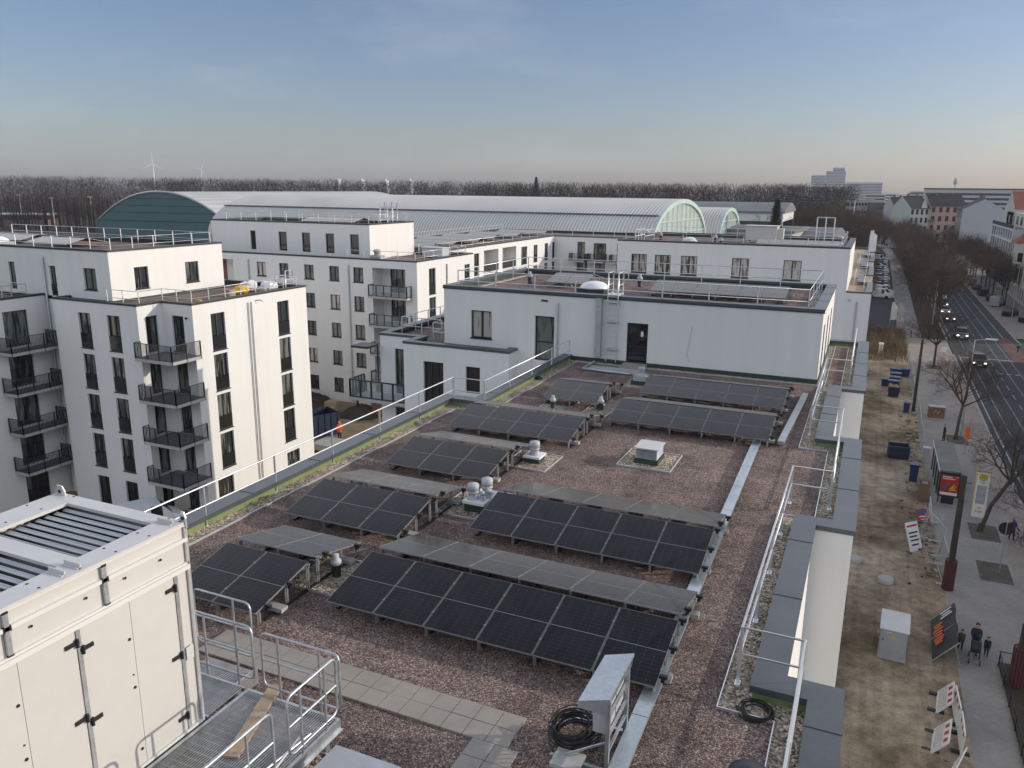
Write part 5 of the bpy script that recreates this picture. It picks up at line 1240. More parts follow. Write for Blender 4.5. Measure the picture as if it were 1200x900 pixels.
def street_lamp(x, y, h, arm, label, ry=0):
    t = thing('street_lamp', label, 'street lamp', (x, y, G), ry, 'grey street lamps with one arm')
    b = MB(); b.tube((0, 0, 0), (0, 0, 1.2), .1, .09, 10); b.tube((0, 0, 1.2), (0, 0, h), .07, .045, 10); b.build('post', 'galv', t, False)
    b = MB(); b.tube((0, 0, h - .05), (arm, 0, h + .12), .035, .03, 8); b.build('arm', 'galv', t, False)
    b = MB(); b.obox((arm + .45, 0, h + .14), (1.0, .3, .12)); b.build('lamp_head', 'cab_lid', t, False)
    return t
street_lamp(9.8, 86, 9.5, .9, 'street lamp with the shining head over the nearest cars')
street_lamp(10.8, 154.8, 8.9, .9, 'street lamp before the white van in the street', R(10))
street_lamp(25.6, 176.6, 10.2, -1.1, 'street lamp on the right pavement beside the dark parked car')
street_lamp(25.6, 285, 9.5, -1.1, 'far street lamp before the blank house wall')
# tram shelter with an advert
M['shelter_roof'] = mat('shelter_roof', (.155, .158, .14), .7, noise=(.8, .2), noise2=(6, .12))
t = thing('tram_shelter', 'grey tram shelter with a red advert on its near end', 'shelter', (7.2, 69.6, G))
b = MB(); b.obox((0, 0, 2.52), (1.5, 8.3, .09)); b.obox((0, 0, 2.585), (1.42, 8.2, .04)); b.build('roof', 'shelter_roof', t, False)
b = MB(); b.box(-.78, -.74, -4.15, 4.15, 2.44, 2.6); b.build('roof_edge', 'cab_lid', t, False)
b = MB()
for k in range(5): b.box(-.66, -.58, -4.0 + k * 2 - .04, -4.0 + k * 2 + .04, 0, 2.47)
b.box(.58, .66, -.04, .04, 0, 2.47); b.box(.58, .66, 3.6, 3.68, 0, 2.47); b.build('post', 'anthracite', t, False)
b = MB(); b.quad((-.62, -4.0, .2), (-.62, 4.0, .2), (-.62, 4.0, 2.35), (-.62, -4.0, 2.35)); b.build('rear_pane', 'glass_guard', t, False)
b = MB(); b.box(-.5, -.1, -1.5, 1.5, .45, .5); b.box(-.32, -.26, -1.3, -1.24, 0, .45); b.box(-.32, -.26, 1.24, 1.3, 0, .45); b.build('bench', 'wood', t, False)
ad = MB(); ad.box(-.72, .72, -4.2, -4.0, .55, 2.44); ad.box(-.42, .42, -4.16, -4.04, 0, .55); ao = ad.build('advert_case', 'anthracite', t, False)
p = MB(); p.box(-.60, .60, -4.215, -4.201, .68, 2.3); po = p.build('poster', 'red', ao, False)
p = MB(); p.box(-.58, .58, -4.222, -4.216, .72, .93); p.box(-.5, .15, -4.222, -4.216, 2.12, 2.19); p.box(-.5, .35, -4.222, -4.216, 1.98, 2.04); p.box(.38, .53, -4.222, -4.216, 2.17, 2.2); p.build('poster_print', 'white', po, False)
p = MB()
for x0, z0, x1, z1, w_ in ((.05, 1.2, .35, 1.62, .04), (.2, 1.1, .30, 1.6, .035), (.12, 1.3, .28, 1.15, .035), (.0, 1.12, .5, 1.16, .03), (.3, 1.15, .44, 1.5, .03)): p.tube((x0, -4.22, z0), (x1, -4.22, z1), w_, n=4)
p.build('poster_print', 'yellow', po, False)
p = MB(); p.tube((-.25, -4.218, 1.15), (-.1, -4.218, 1.7), .12, .07, n=8); p.tube((-.5, -4.217, 1.02), (-.2, -4.217, 1.25), .1, n=6); p.build('poster_print', 'far_brown', po, False)
# stop pillar
t = thing('tram_stop_pillar', 'tall white stop pillar with a yellow edge, green round sign and timetable', 'stop sign', (9.05, 63.5, G))
b = MB(); b.box(-.42, .42, -.16, .16, .06, 3.5); b.build('body', 'white', t, False); b = MB(); b.box(-.46, .46, -.2, .2, 0, .06); b.build('foot', 'concrete', t, False)
b = MB(); b.box(-.445, -.42, -.17, .17, .06, 3.52); b.box(-.445, .445, -.17, .17, 3.5, 3.54); b.box(.42, .43, -.17, .17, .06, 3.5); b.build('edge', 'yellow', t, False)
b = MB(); b.box(-.44, .44, -.17, .17, 3.54, 3.6); b.build('cap', 'wood', t, False)
M['stop_green'] = mat('stop_green', (.02, .22, .06), .5)
b = MB(); b.tube((0, -.161, 3.12), (0, -.172, 3.12), .27, n=24); b.build('round_sign', 'stop_green', t, False); b = MB(); b.tube((0, -.172, 3.12), (0, -.18, 3.12), .235, n=24); b.build('sign_disc', 'yellow', t, False)
text('H', .34, 'stop_green', t, (0, -.183, 3.12), (R(90), 0, 0)); text('Tram', .2, 'ink', t, (0, -.164, 2.72), (R(90), 0, 0)); text('Tram', .24, 'ink', t, (0, -.164, .5), (R(90), 0, 0))
b = MB(); b.box(-.3, .3, -.168, -.161, 1.1, 2.5); b.build('timetable', 'cab', t, False)
b = MB()
for z in (2.1, 2.0, 1.9, 1.5, 1.42): b.box(-.26, .26, -.172, -.1685, z, z + .025)
b.build('timetable_lines', 'cab_lid', t, False); b = MB(); b.box(-.09, .09, -.168, -.161, .68, .86); b.build('tram_symbol', 'yellow', t, False)
# grey cabinet
t = thing('electrical_cabinet', 'large grey electrical cabinet with pale lid and a yellow warning sign', 'cabinet', (3.1, 41.6, G), R(-3))
b = MB(); b.box(-.62, .62, -.95, .95, .12, 1.62); b.build('body', 'cab', t, False); b = MB(); b.box(-.66, .66, -.99, .99, 0, .12); b.build('plinth', 'concrete', t, False)
b = MB(); b.add([(-.68, -1.01, 1.62), (.68, -1.01, 1.62), (.68, 1.01, 1.62), (-.68, 1.01, 1.62), (-.68, -1.01, 1.68), (.68, -1.01, 1.68), (.68, 1.01, 1.76), (-.68, 1.01, 1.76)], ((0, 1, 5, 4), (1, 2, 6, 5), (2, 3, 7, 6), (3, 0, 4, 7), (4, 5, 6, 7), (3, 2, 1, 0))); b.build('lid', 'cab_lid', t, False)
b = MB(); b.box(-.58, .58, -.975, -.951, .5, 1.56); do = b.build('door', 'cab', t, False); b = MB(); b.box(-.5, -.46, -1.0, -.976, 1.0, 1.14); b.build('handle', 'black', do, False); b = MB(); b.add([(-.12, -.978, 1.2), (.12, -.978, 1.2), (0, -.978, 1.4)], ((0, 1, 2),)); b.build('warning_sign', 'yellow', do, False)
b = MB(); b.box(-.35, -.1, -.979, -.976, 1.5, 1.53); b.build('label_plate', 'white', do, False)
# concrete manhole rings
for x, y, l in ((-.0, 51.9, 'round manhole cover half hidden by the white wall'), (2.85, 49.7, 'round manhole cover in the open sand')):
    b = MB(); b.lathe([(.46, 0), (.46, .26), (.38, .28), (0, .28)], (0, 0, 0), 20); solo(b, 'manhole_cover', 'concrete', l, 'manhole', (max(x, 1.0), y, G), world=False)
# wheelie bins and containers
def bin_(x, y, label, s=1, col_='blue', lid='blue_lid', rz=0, full=False, w_=1.25, d_=.95, h_=1.15):
    t = thing('waste_bin', label, 'bin', (x, y, G + .02), rz, 'blue bins on the sandy strip')
    b = MB(); a, c = w_ / 2 * .85, d_ / 2 * .85; A, C = w_ / 2, d_ / 2
    b.add([(-a, -c, .12), (a, -c, .12), (a, c, .12), (-a, c, .12), (-A, -C, h_), (A, -C, h_), (A, C, h_), (-A, C, h_)], ((3, 2, 1, 0), (0, 1, 5, 4), (1, 2, 6, 5), (2, 3, 7, 6), (3, 0, 4, 7))); b.box(-A - .03, A + .03, -C - .03, C + .03, h_ - .08, h_ - .02); b.build('body', col_, t, False)
    b = MB()
    for px, py in ((-a, -c), (a, -c), (a, c), (-a, c)): b.tube((px - .02, py * .9, .08), (px + .02, py * .9, .08), .08, n=10)
    b.build('wheels', 'black', t, False)
    if full: b = MB(); q = random.Random(9); [b.obox((q.uniform(-.4, .4), q.uniform(-.3, .3), h_ + q.uniform(-.05, .2)), (.3, .25, .2), q.uniform(0, 3)) for _ in range(14)]; b.build('rubbish', 'wood', t, False)
    else:
        b = MB(); n = 6; v = [(xx, -C - .04 + (d_ + .08) * i / n, h_ + .01 + .16 * math.sin(math.pi * (.15 + .7 * i / n))) for xx in (-A - .04, A + .04) for i in range(n + 1)]
        b.add(v, [(i, n + 1 + i, n + 2 + i, i + 1) for i in range(n)], 0, True); b.add(v[:n + 1], [tuple(range(n + 1))]); b.add(v[n + 1:], [tuple(range(n, -1, -1))]); b.build('lid', lid, t, False)
    t.scale = (s, s, s); return t
for i, (x, y) in enumerate(((4.0, 102.6), (4.1, 104.8), (4.25, 107.2), (4.3, 110.0))): bin_(x, y, ['blue bin with grey lid, nearest of the closed ones in the row', 'blue bin with grey lid, second in the row', 'blue bin with grey lid, third in the row', 'blue bin with grey lid, fourth in the row'][i], rz=R(6 * i - 8), h_=1.2, w_=1.15)
bin_(3.95, 99.6, 'open dark blue bin heaped with pale rubbish', full=True, col_='bluedark', h_=1.2); bin_(5.5, 111.5, 'bright blue bin standing apart at the far end of the row', .8, lid='blue'); bin_(3.1, 105.0, 'small teal blue bin left of the row', .7)
bin_(5.1, 92.6, 'single small blue bin beside the dark pole', .8, h_=1.35, w_=.75, d_=.8); bin_(5.0, 69.6, 'tall blue bin with pale lid before the tram shelter', .85, h_=1.7, w_=.75, d_=.8)
t = thing('open_skip', 'open navy container on the sand beside the tram shelter', 'container', (4.0, 75.9, G + .02), R(4)); b = MB(); hollow_box(b, 1.7, 1.3, .1, 1.15); b.box(-.85, .85, -.65, .65, .05, .1); b.build('body', 'bluedark', t, False); b = MB(); b.box(-.88, .88, -.69, -.651, 1.05, 1.15); b.box(-.88, .88, .651, .69, 1.05, 1.15); b.build('rim', 'blue', t, False)
t = thing('utility_box', 'brown sprayed utility box on the pavement behind the waiting man', 'utility box', (7.9, 91.7, G), R(4)); b = MB(); b.box(-.75, .75, -.45, .45, .1, 1.25); b.build('body', 'brick', t, False); b = MB(); b.box(-.8, .8, -.5, .5, 1.25, 1.33); b.build('lid', 'cab', t, False); b = MB(); b.box(-.78, .78, -.48, .48, 0, .1); b.build('plinth', 'concrete', t, False); b = MB(); b.path([(-.3, -.46, .6), (-.1, -.46, .95), (.1, -.46, .7), (0, -.46, .5), (.25, -.46, .9)], .03, 4); b.build('spray_mark', 'cab_lid', t, False)
t = thing('small_box', 'grey green distribution box beside the shelter', 'utility box', (6.2, 75.6, G)); b = MB(); b.box(-.28, .28, -.22, .22, 0, 1.3); b.build('body', 'cab', t, False); b = MB(); b.box(-.31, .31, -.25, .25, 1.3, 1.36); b.build('lid', 'cab_lid', t, False)
# signs
def sign_post(x, y, h, label, plate, rz=0, cat='sign', post='galv'):
    t = thing('sign_post', label, cat, (x, y, G), rz); b = MB(); b.tube((0, 0, 0), (0, 0, h), .035, n=8); b.build('post', post, t, False); plate(t, h); return t
def pl_round(m_, r, extra=None):
    def f(t, h):
        b = MB(); b.tube((0, -.04, h - r), (0, -.06, h - r), r, n=20); b.build('plate', m_, t, False)
        if extra: b = MB(); b.tube((0, -.061, h - r), (0, -.066, h - r), r * .72, n=20); b.build('plate_face', extra, t, False)
    return f
def pl_box(m_, w_, hh):
    def f(t, h): b = MB(); b.box(-w_ / 2, w_ / 2, -.06, -.04, h - hh, h); b.build('plate', m_, t, False)
    return f
sign_post(9.35, 54.0, 3.4, 'pale post with a dark round sign seen from behind over the tree pit', pl_round('anthracite', .42), R(180))
sign_post(9.9, 116.2, 3.5, 'sign post with two white and yellow plates on an orange foot', pl_box('white', .7, .7), post='orange')
sign_post(9.55, 79.5, 2.6, 'post with an orange site plate near the leaning street tree', pl_box('orange', .45, 1.2))
t = thing('traffic_light', 'traffic light with two dark heads at the right edge', 'traffic light', (20.6, 121, G)); b = MB(); b.tube((0, 0, 0), (0, 0, 3.4), .06, n=8); b.build('post', 'galv', t, False)
for x in (-.45, .05):
    b = MB(); b.box(x, x + .36, -.2, .06, 3.2, 4.15); ho = b.build('signal_head', 'cab_lid', t, False); b = MB(); b.box(x + .05, x + .31, -.215, -.201, 3.26, 4.09); b.build('signal_face', 'black', ho, False)
b = MB(); b.obox((.1, -.05, 2.85), (.4, .02, .4), mtx=Matrix.Rotation(R(45), 3, 'Y')); b.build('priority_sign', 'yellow', t, False)
for i, (x, y) in enumerate(((7.2, 144.2), (8.3, 143.2))): b = MB(); b.lathe([(.07, 0), (.07, .95), (.09, .97), (.06, 1.08), (0, 1.1)], (0, 0, 0), 10); solo(b, 'bollard', 'steel_dark', ['left of two dark bollards at the sunlit crossing', 'right of two dark bollards at the sunlit crossing'][i], 'bollard', (x, y, G), 'bollards at the crossing', world=False)
t = thing('lamp_stub', 'short pale pillar standing in the dry reeds', 'pillar', (2.6, 126, G)); b = MB(); b.tube((0, 0, 0), (0, 0, 1.5), .28, n=12); b.build('shaft', 'beige', t, False); b = MB(); b.tube((0, 0, 1.5), (0, 0, 1.7), .34, n=12); b.build('cap', 'white', t, False)
# fence panels, banner, boards and barriers at the edge of the site
def fence_panel(x0, y0, x1, y1, label, h=2.0, lean=0):
    t = thing('site_fence', label, 'site fence', (x0, y0, G), group='mesh fence panels along the pavement'); d = Vector((x1 - x0, y1 - y0)); l = d.length; d /= l
    def q(u, z): return (d.x * u - d.y * lean * z, d.y * u + d.x * lean * z, z)
    b = MB(); b.path([q(0, .1), q(0, h), q(l, h), q(l, .1)], .022, 6, closed=True); b.build('frame', 'galv', t, False)
    b = MB(); n = int(l / .2)
    for i in range(1, n): b.tube(q(l * i / n, .1), q(l * i / n, h), .0035, n=3, caps=False)
    for k in range(1, 8): b.tube(q(0, .1 + (h - .1) * k / 8), q(l, .1 + (h - .1) * k / 8), .0035, n=3, caps=False)
    b.build('mesh', 'galv', t, False)
    b = MB()
    for u in (0, l): c = q(u, 0); b.obox((c[0], c[1], .07), (.7, .25, .14), math.atan2(d.y, d.x) + 1.57)
    b.build('foot', 'concrete', t, False); return t
for i, a in enumerate(((5.95, 117, 6.05, 113.6), (6.05, 113.4, 6.05, 110.0), (6.05, 109.8, 6.02, 106.4), (6.02, 106.2, 6.05, 102.8), (6.05, 102.6, 6.0, 99.2), (6.0, 99.0, 6.05, 95.6), (6.05, 92.6, 6.1, 89.2), (6.1, 89.0, 6.05, 85.6), (6.05, 85.4, 6.0, 82.0), (6.0, 81.8, 6.05, 78.4))):
    fence_panel(*a, ['farthest', 'second farthest', 'third farthest', 'fourth farthest', 'fifth farthest', 'sixth farthest', 'fourth nearest', 'third nearest', 'second nearest', 'nearest'][i] + ' mesh fence panel between the bins and the pavement')
for i, a in enumerate(((5.1, 57.9, 5.95, 54.8), (6.0, 60.8, 5.9, 57.3), (5.4, 60.6, 5.2, 57.6), (5.85, 53.6, 6.0, 50.6))): fence_panel(*a, ['leaning fence panel across the sand near the information board', 'steep fence panel next to the pavement by the boards', 'fence panel left of the pile of boards', 'fence panel before the nearest dark pole'][i], 2.0, .18 * (1, -1, .6, .5)[i])
def board(name, x, y, z, w_, h_, rz, tilt, m_, label, cat='board', prints=()):
    t = thing(name, label, cat, (x, y, z), rz); mt = Matrix.Rotation(tilt, 3, 'X')
    b = MB(); b.obox(mt @ Vector((0, 0, h_ / 2)), (w_, .03, h_), mtx=mt); b.build('panel', m_, t, False)
    for (px, pz, pw, ph, pm) in prints: b = MB(); b.obox(mt @ Vector((px, -.02, pz)), (pw, .01, ph), mtx=mt); b.build('print', pm, t, False)
    b = MB()
    for s in (-w_ / 2 + .05, w_ / 2 - .05): b.tube(mt @ Vector((s, .03, h_ * .9)), (s, -math.sin(tilt) * h_ + .5, 0), .02, n=5)
    b.build('prop', 'galv', t, False); return t
board('site_board', 4.75, 55.2, G + .05, 1.1, 1.9, R(48), R(-22), 'white', 'white leaning board with a red stripe and dark lines', prints=((0, 1.65, .9, .12, 'red'), (0, 1.2, .8, .1, 'ink'), (-.05, .95, .7, .1, 'ink'), (.05, .7, .75, .1, 'ink'), (0, .4, .6, .1, 'ink')))
board('site_board', 5.5, 60.6, G + .05, .9, 1.0, R(35), R(-40), 'red', 'small red and blue sign lying askew by the fence', prints=((0, .8, .8, .22, 'sign_blue'), (0, .45, .6, .08, 'white'), (0, .25, .5, .06, 'white')))
board('red_barrel_board', 5.55, 65.0, G + .02, .75, 1.7, R(5), R(-4), 'brick', 'upright rusty red board before the tram shelter', prints=((.0, 1.55, .4, .2, 'cab'),))
t = thing('banner_fence', 'dark site banner with orange and white bars hanging on the fence', 'banner', (5.0, 43.6, G), R(88))
bt = R(38); mt = Matrix.Rotation(bt, 3, 'X')
b = MB(); n = 14
def bq(u, h, w_=0): p = mt @ Vector((u, .05 * math.sin(u * 3.1) * (h / 1.6) + w_, h)); return p
for i in range(n):
    u0, u1 = -2.2 + 4.4 * i / n, -2.2 + 4.4 * (i + 1) / n
    for h0, h1 in ((.05, .8), (.8, 1.7)): b.quad(bq(u0, h0), bq(u1, h0), bq(u1, h1), bq(u0, h1)); b.quad(bq(u0, h0, -.02), bq(u0, h1, -.02), bq(u1, h1, -.02), bq(u1, h0, -.02))
b.build('banner', 'anthracite', t, False)
w_, oo = MB(), MB()
for k, hh in enumerate((.75, .55, .75)): w_.obox(bq(1.35 + k * .26, 1.15, .09), (.12, .01, hh), mtx=mt)
for k in range(8): oo.obox(bq(-1.1 + k * .27, .62, .09), (.15, .01, .42 + .12 * (k % 3)), mtx=mt)
w_.build('white_letters', 'white', t, False); oo.build('orange_letters', 'orange', t, False)
b = MB()
for x in (-2.2, 0, 2.2): b.tube((x, 0, 0), mt @ Vector((x, -.03, 1.75)), .03); b.tube(mt @ Vector((x, -.03, 1.5)), (x, -1.3, 0), .025)
b.build('frame', 'galv', t, False)
def barrier(x, y, rz, label, tilt=0):
    t = thing('site_barrier', label, 'barrier', (x, y, G + .02), rz, 'red and white site barriers'); w_, h_ = 1.9, 1.0; mt = Matrix.Rotation(tilt, 3, 'X')
    b = MB()
    for z0, z1 in ((.0, .08), (.93, 1.0), (.62, .68)): b.obox(mt @ Vector((0, 0, (z0 + z1) / 2)), (w_, .05, z1 - z0), mtx=mt)
    for i in range(12): b.obox(mt @ Vector((-w_ / 2 + .04 + i * (w_ - .08) / 11, 0, .35)), (.05, .04, .66), mtx=mt)
    for s in (-1, 1): b.obox(mt @ Vector((s * (w_ / 2 - .03), 0, .5)), (.06, .05, 1.0), mtx=mt)
    b.build('frame', 'white', t, False)
    for i in range(7):
        b = MB(); b.obox(mt @ Vector((-w_ / 2 + .135 + i * .272, 0, .81)), (.272, .03, .25), mtx=mt); b.build('stripe', 'red' if i % 2 else 'white', t, False)
    b = MB()
    for s in (-.7, .7): b.obox((s, 0, .0), (.2, .7, .1))
    b.build('foot', 'black', t, False); return t
barrier(4.95, 37.7, R(84), 'farther leaning red and white site barrier on the sand', R(38)); barrier(4.6, 34.6, R(82), 'nearest red and white site barrier on the sand', R(38)); barrier(5.62, 37.0, R(92), 'white barrier standing edge-on beside the pavement', R(4)); barrier(5.66, 35.0, R(89), 'lower barrier standing edge-on beside the pavement', R(4)); barrier(5.1, 32.6, R(72), 'barrier cut by the lower picture edge', R(20))
# beds at the right edge
t = thing('planting_bed', 'dark planting bed with a low fence at the lower right edge', 'planting bed', (8.0, 36, G)); b = MB(); b.box(0, 3.6, -8, 6.6, .0, .12); b.build('soil', 'soil', t, False)
b = MB()
for k in range(9): b.box(-.04, .02, -8 + k * 1.8 - .03, -8 + k * 1.8 + .03, 0, .75)
b.tube((-.01, -8, .7), (-.01, 6.6, .7), .03, n=5); b.tube((-.01, -8, .38), (-.01, 6.6, .38), .025, n=5); b.tube((-.01, 6.6, .7), (1.2, 6.6, .7), .03, n=5); b.box(1.17, 1.23, 6.57, 6.63, 0, .75); b.build('low_fence', 'steel_dark', t, False)
# rubble along the fence
b = MB(); q = random.Random(12)
for _ in range(260):
    y = q.choice((q.gauss(62, 4), q.gauss(72, 6), q.gauss(85, 6), q.gauss(56, 3))); x = q.gauss(5.2, .42); s = q.uniform(.03, .15)
    b.obox((min(5.95, x), y, G + .1 + s * .2), (s * q.uniform(1, 3), s, s * .6), q.uniform(0, 3), q.choice((0, 0, 0, 1, 1, 2)))
solo(b, 'rubble', ['far_brown', 'wood', 'soil'], 'rubble and wood scraps along the site fence', 'rubble', (5.2, 70, G), kind='stuff')
# dry reeds
b = MB(); q = random.Random(4)
for _ in range(3600):
    x, y = q.uniform(.6, 6.0), q.triangular(120, 151, 140); h = q.uniform(.5, 1.3) + .9 * max(0, math.sin(x * 2.3 + y * .7) * math.sin(y * .45)); x += q.gauss(0, .25); a = q.uniform(0, 6.28); dx, dy = q.gauss(0, .25), q.gauss(0, .25); w_ = q.uniform(.03, .08)
    b.add([(x - w_ * math.cos(a), y - w_ * math.sin(a), G), (x + w_ * math.cos(a), y + w_ * math.sin(a), G), (x + dx, y + dy, G + h)], ((0, 1, 2),))
solo(b, 'dry_reeds', 'dry_grass', 'patch of pale brown dry reeds beside the driveway', 'reeds', (3, 138, G), kind='stuff')
for i, (x, y, m_, l) in enumerate(((4.1, 154.4, 'white', 'white feather flag left of the cream one by the yard'), (5.2, 153.0, 'beige', 'cream feather flag by the yard'), (-.6, 126, 'white', 'white flag leaning on the far street terrace'))):
    t = thing('banner_flag', l, 'flag', (x, y, G if i < 2 else -.75)); h = 4.3 if i < 2 else 4.0; b = MB(); b.path([(0, 0, 0), (0, 0, h * .8), (.08, 0, h * .95), (.3, 0, h)], .03, 6); b.build('pole', 'galv', t, False)
    b = MB(); n = 8; v = []
    for k in range(n + 1): z_ = h * (.25 + .73 * k / n); v += [(.03, .0, z_), (.03 + .95 * (1 if k < n - 1 else .5), .12 * math.sin(k * 1.1), z_ + .1)]
    b.add(v, [(2 * k, 2 * k + 1, 2 * k + 3, 2 * k + 2) for k in range(n)], 0, True); b.build('cloth', m_, t, False)

# ---------------------------------------------------------------- vehicles
m_, nt_, b_ = nodes('lit_headlamp'); b_.inputs['Emission Color'].default_value = (1, .95, .85, 1); b_.inputs['Emission Strength'].default_value = 5; M['lamp_on'] = m_
M['lamp_off'] = mat('headlamp_glass', (.55, .57, .58), .1, .2); M['lamp_red'] = mat('tail_lamp', (.25, .01, .01), .2); M['tyre'] = mat('tyre', (.015, .015, .016), .85); M['rim'] = mat('wheel_rim', (.35, .36, .37), .35, .8)
PAINT = {k: mat('car_paint_' + k, c, .28, .25 if k not in ('white',) else 0, spec=.6, noise=(1.5, .03)) for k, c in dict(black=(.012, .013, .015), grey=(.11, .115, .12), silver=(.40, .41, .42), white=(.72, .72, .71), red=(.16, .03, .03), blue=(.03, .05, .11), dark=(.03, .032, .038)).items()}
def car_shape(kind):
    if kind == 'car':     # x, z of lower body top (belt), roof z, half width belt, half width roof
        st = [(-2.15, .62, .62, .74, .74), (-2.1, .90, .90, .80, .78), (-1.8, .95, 1.0, .86, .72), (-1.35, .95, 1.36, .88, .62), (-.4, .94, 1.46, .89, .64), (.25, .93, 1.42, .89, .63), (1.0, .91, .95, .88, .72), (1.75, .82, .84, .84, .72), (2.1, .66, .68, .76, .68), (2.18, .5, .5, .72, .70)]
        return st, 1.35, .31, (3, 4, 5), (2, 5)
    if kind == 'suv':
        st = [(-2.25, .7, .7, .80, .80), (-2.2, 1.0, 1.0, .86, .82), (-2.0, 1.06, 1.45, .9, .70), (-1.6, 1.06, 1.62, .92, .70), (-.3, 1.05, 1.68, .93, .70), (.4, 1.04, 1.62, .93, .69), (1.1, 1.02, 1.06, .92, .78), (1.85, .94, .98, .9, .78), (2.2, .74, .76, .84, .74), (2.28, .55, .55, .8, .76)]
        return st, 1.4, .36, (3, 4, 5), (1, 5)
    st = [(-2.7, .8, .8, .92, .92), (-2.68, 1.15, 1.95, .97, .86), (-2.2, 1.15, 2.05, 1.0, .88), (.4, 1.15, 2.08, 1.0, .88), (1.1, 1.12, 2.02, 1.0, .86), (1.75, 1.1, 1.3, .98, .84), (2.3, .95, 1.05, .94, .82), (2.65, .7, .72, .88, .8), (2.7, .5, .5, .86, .84)]
    return st, 1.65, .35, (3,), (4,)
CARS = {}
def car_meshes(kind):
    if kind in CARS: return CARS[kind]
    st, wb, wr, sides, screens = car_shape(kind); body, win = MB(), MB(); rings = []
    for x, zb, zt, wb_, wt in st: rings.append([(x, -wb_ * .9, .22), (x, -wb_, .5), (x, -wb_, zb), (x, -wt, zt), (x, 0, zt + .03), (x, wt, zt), (x, wb_, zb), (x, wb_, .5), (x, wb_ * .9, .22)])
    for i in range(len(st) - 1):
        a, c = rings[i], rings[i + 1]
        for k in range(8):
            tall = min(st[i][2] - st[i][1], st[i + 1][2] - st[i + 1][1]); tgt = body
            if k in (2, 5) and tall > .25 and (kind != 'van' or i == 3): tgt = win
            if k in (2, 5) and not tall > .25 and max(st[i][2] - st[i][1], st[i + 1][2] - st[i + 1][1]) > .3 and kind != 'van': tgt = win
            if k in (3, 4) and abs(st[i][2] - st[i + 1][2]) > .24 and max(st[i][2], st[i + 1][2]) > 1.25 and (kind != 'van' or i == 4): tgt = win
            tgt.add((a[k], c[k], c[k + 1], a[k + 1]), ((0, 1, 2, 3),), 0, tgt is body)
        body.quad(a[0], a[8], c[8], c[0])
    body.add(rings[0], [tuple(range(9))]); body.add(rings[-1], [tuple(range(8, -1, -1))])
    L_ = st[-1][0]; tyre = MB(); tyre.lathe([(wr * .6, -.1), (wr * .96, -.1), (wr, -.06), (wr, .06), (wr * .96, .1), (wr * .6, .1)], (0, 0, 0), 18); rim = MB(); rim.lathe([(0, -.07), (wr * .6, -.085), (wr * .62, .085), (0, .07)], (0, 0, 0), 12)
    hw = st[-2][3] - .2; hz_ = st[-2][1] - .02; hl = MB(); hl.obox((0, 0, 0), (.1, .3, .14)); tl = MB(); tl.obox((0, 0, 0), (.07, .2, .24)); pl = MB(); pl.box(L_ - .0, L_ + .02, -.26, .26, .42, .52); tr = MB(); tr.box(-.3, L_ + .01, -.95 + .1, -.95 + .1, .3, .3)
    CARS[kind] = (body.mesh('body', 'white'), win.mesh('windows', 'glass_car'), tyre.mesh('tyre', 'tyre'), rim.mesh('rim', 'rim'), hl.mesh('headlight', 'lamp_off'), tl.mesh('tail_light', 'lamp_red'), pl.mesh('number_plate', 'white'), wb, wr, st, hw, hz_); return CARS[kind]
def over(o, m_): o.material_slots[0].link = 'OBJECT'; o.material_slots[0].material = m_; return o
def car(kind, colour, x, y, rz, label, lit=False, group=None, z=RZ, cat='car'):
    bm, wm, ty, ri, hl, tl, pl, wb, wr, st, hw, hz_ = car_meshes(kind)
    t = thing('delivery_van' if kind == 'van' else 'passenger_car', label, 'van' if kind == 'van' else cat, (x, y, z), rz, group)
    over(link('body', bm, t), PAINT[colour]); link('windows', wm, t)
    w_ = st[3][3] - .06
    for sx in (-wb, wb):
        for sy in (-1, 1): wh = link('wheel', ty, t, (sx, sy * w_, wr), (R(90), 0, 0)); link('rim', ri, wh)
    for sy in (-1, 1):
        o = link('headlight', hl, t, (st[-2][0] - .01, sy * hw, hz_)); 
        if lit: over(o, M['lamp_on'])
        link('tail_light', tl, t, (st[1][0] - .02, sy * (st[1][3] - .14), st[1][1] - .14))
    link('number_plate', pl, t); return t
D = R(-90)
gp = 'cars driving towards the camera'
car('suv', 'black', 14.9, 124.4, D, 'black car with bright headlights on the street, nearest to the lamp', True, gp); car('suv', 'grey', 14.7, 147.6, D, 'dark grey car with bright headlights at the side street', True, gp); car('car', 'red', 14.4, 167, D, 'dark red car with yellow headlights behind the grey one', True, gp); car('car', 'silver', 14.2, 177, D, 'silver car behind the dark red one under the trees', True, gp)
car('van', 'white', 14.9, 199, D, 'white van driving behind the street lamp', True, gp); car('suv', 'dark', 14.6, 188, D, 'dark car in front of the white van', True, gp); car('car', 'white', 22.0, 306, D, 'small white car coming along the far street', False, gp)
pg = 'cars parked along the right kerb'
for i, (y, k, c, l) in enumerate(((274, 'car', 'blue', 'farthest dark blue parked car on the right kerb'), (260, 'suv', 'dark', 'parked dark suv second in the far row on the right kerb'), (248, 'car', 'grey', 'parked dark grey car third in the row on the right kerb'), (236, 'suv', 'grey', 'parked grey suv in the middle of the row on the right kerb'), (224, 'car', 'black', 'parked black car before the white van on the right'), (212, 'suv', 'dark', 'dark parked suv directly behind the white van on the right'))): car(k, c, 24.3, y, R(90 + (i % 3 - 1) * 4), l, False, pg, G)
car('van', 'silver', 25.0, 194, R(72), 'silver white parked van on the right kerb before the ornate house', False, pg, G); car('suv', 'black', 25.6, 179, R(66), 'big black parked car at an angle on the right kerb', False, pg, G); car('suv', 'dark', 25.0, 203, R(80), 'dark parked estate car between white van and row', False, pg, G); car('suv', 'black', 27.5, 171.5, R(60), 'second black parked car at the right edge', False, pg, G)
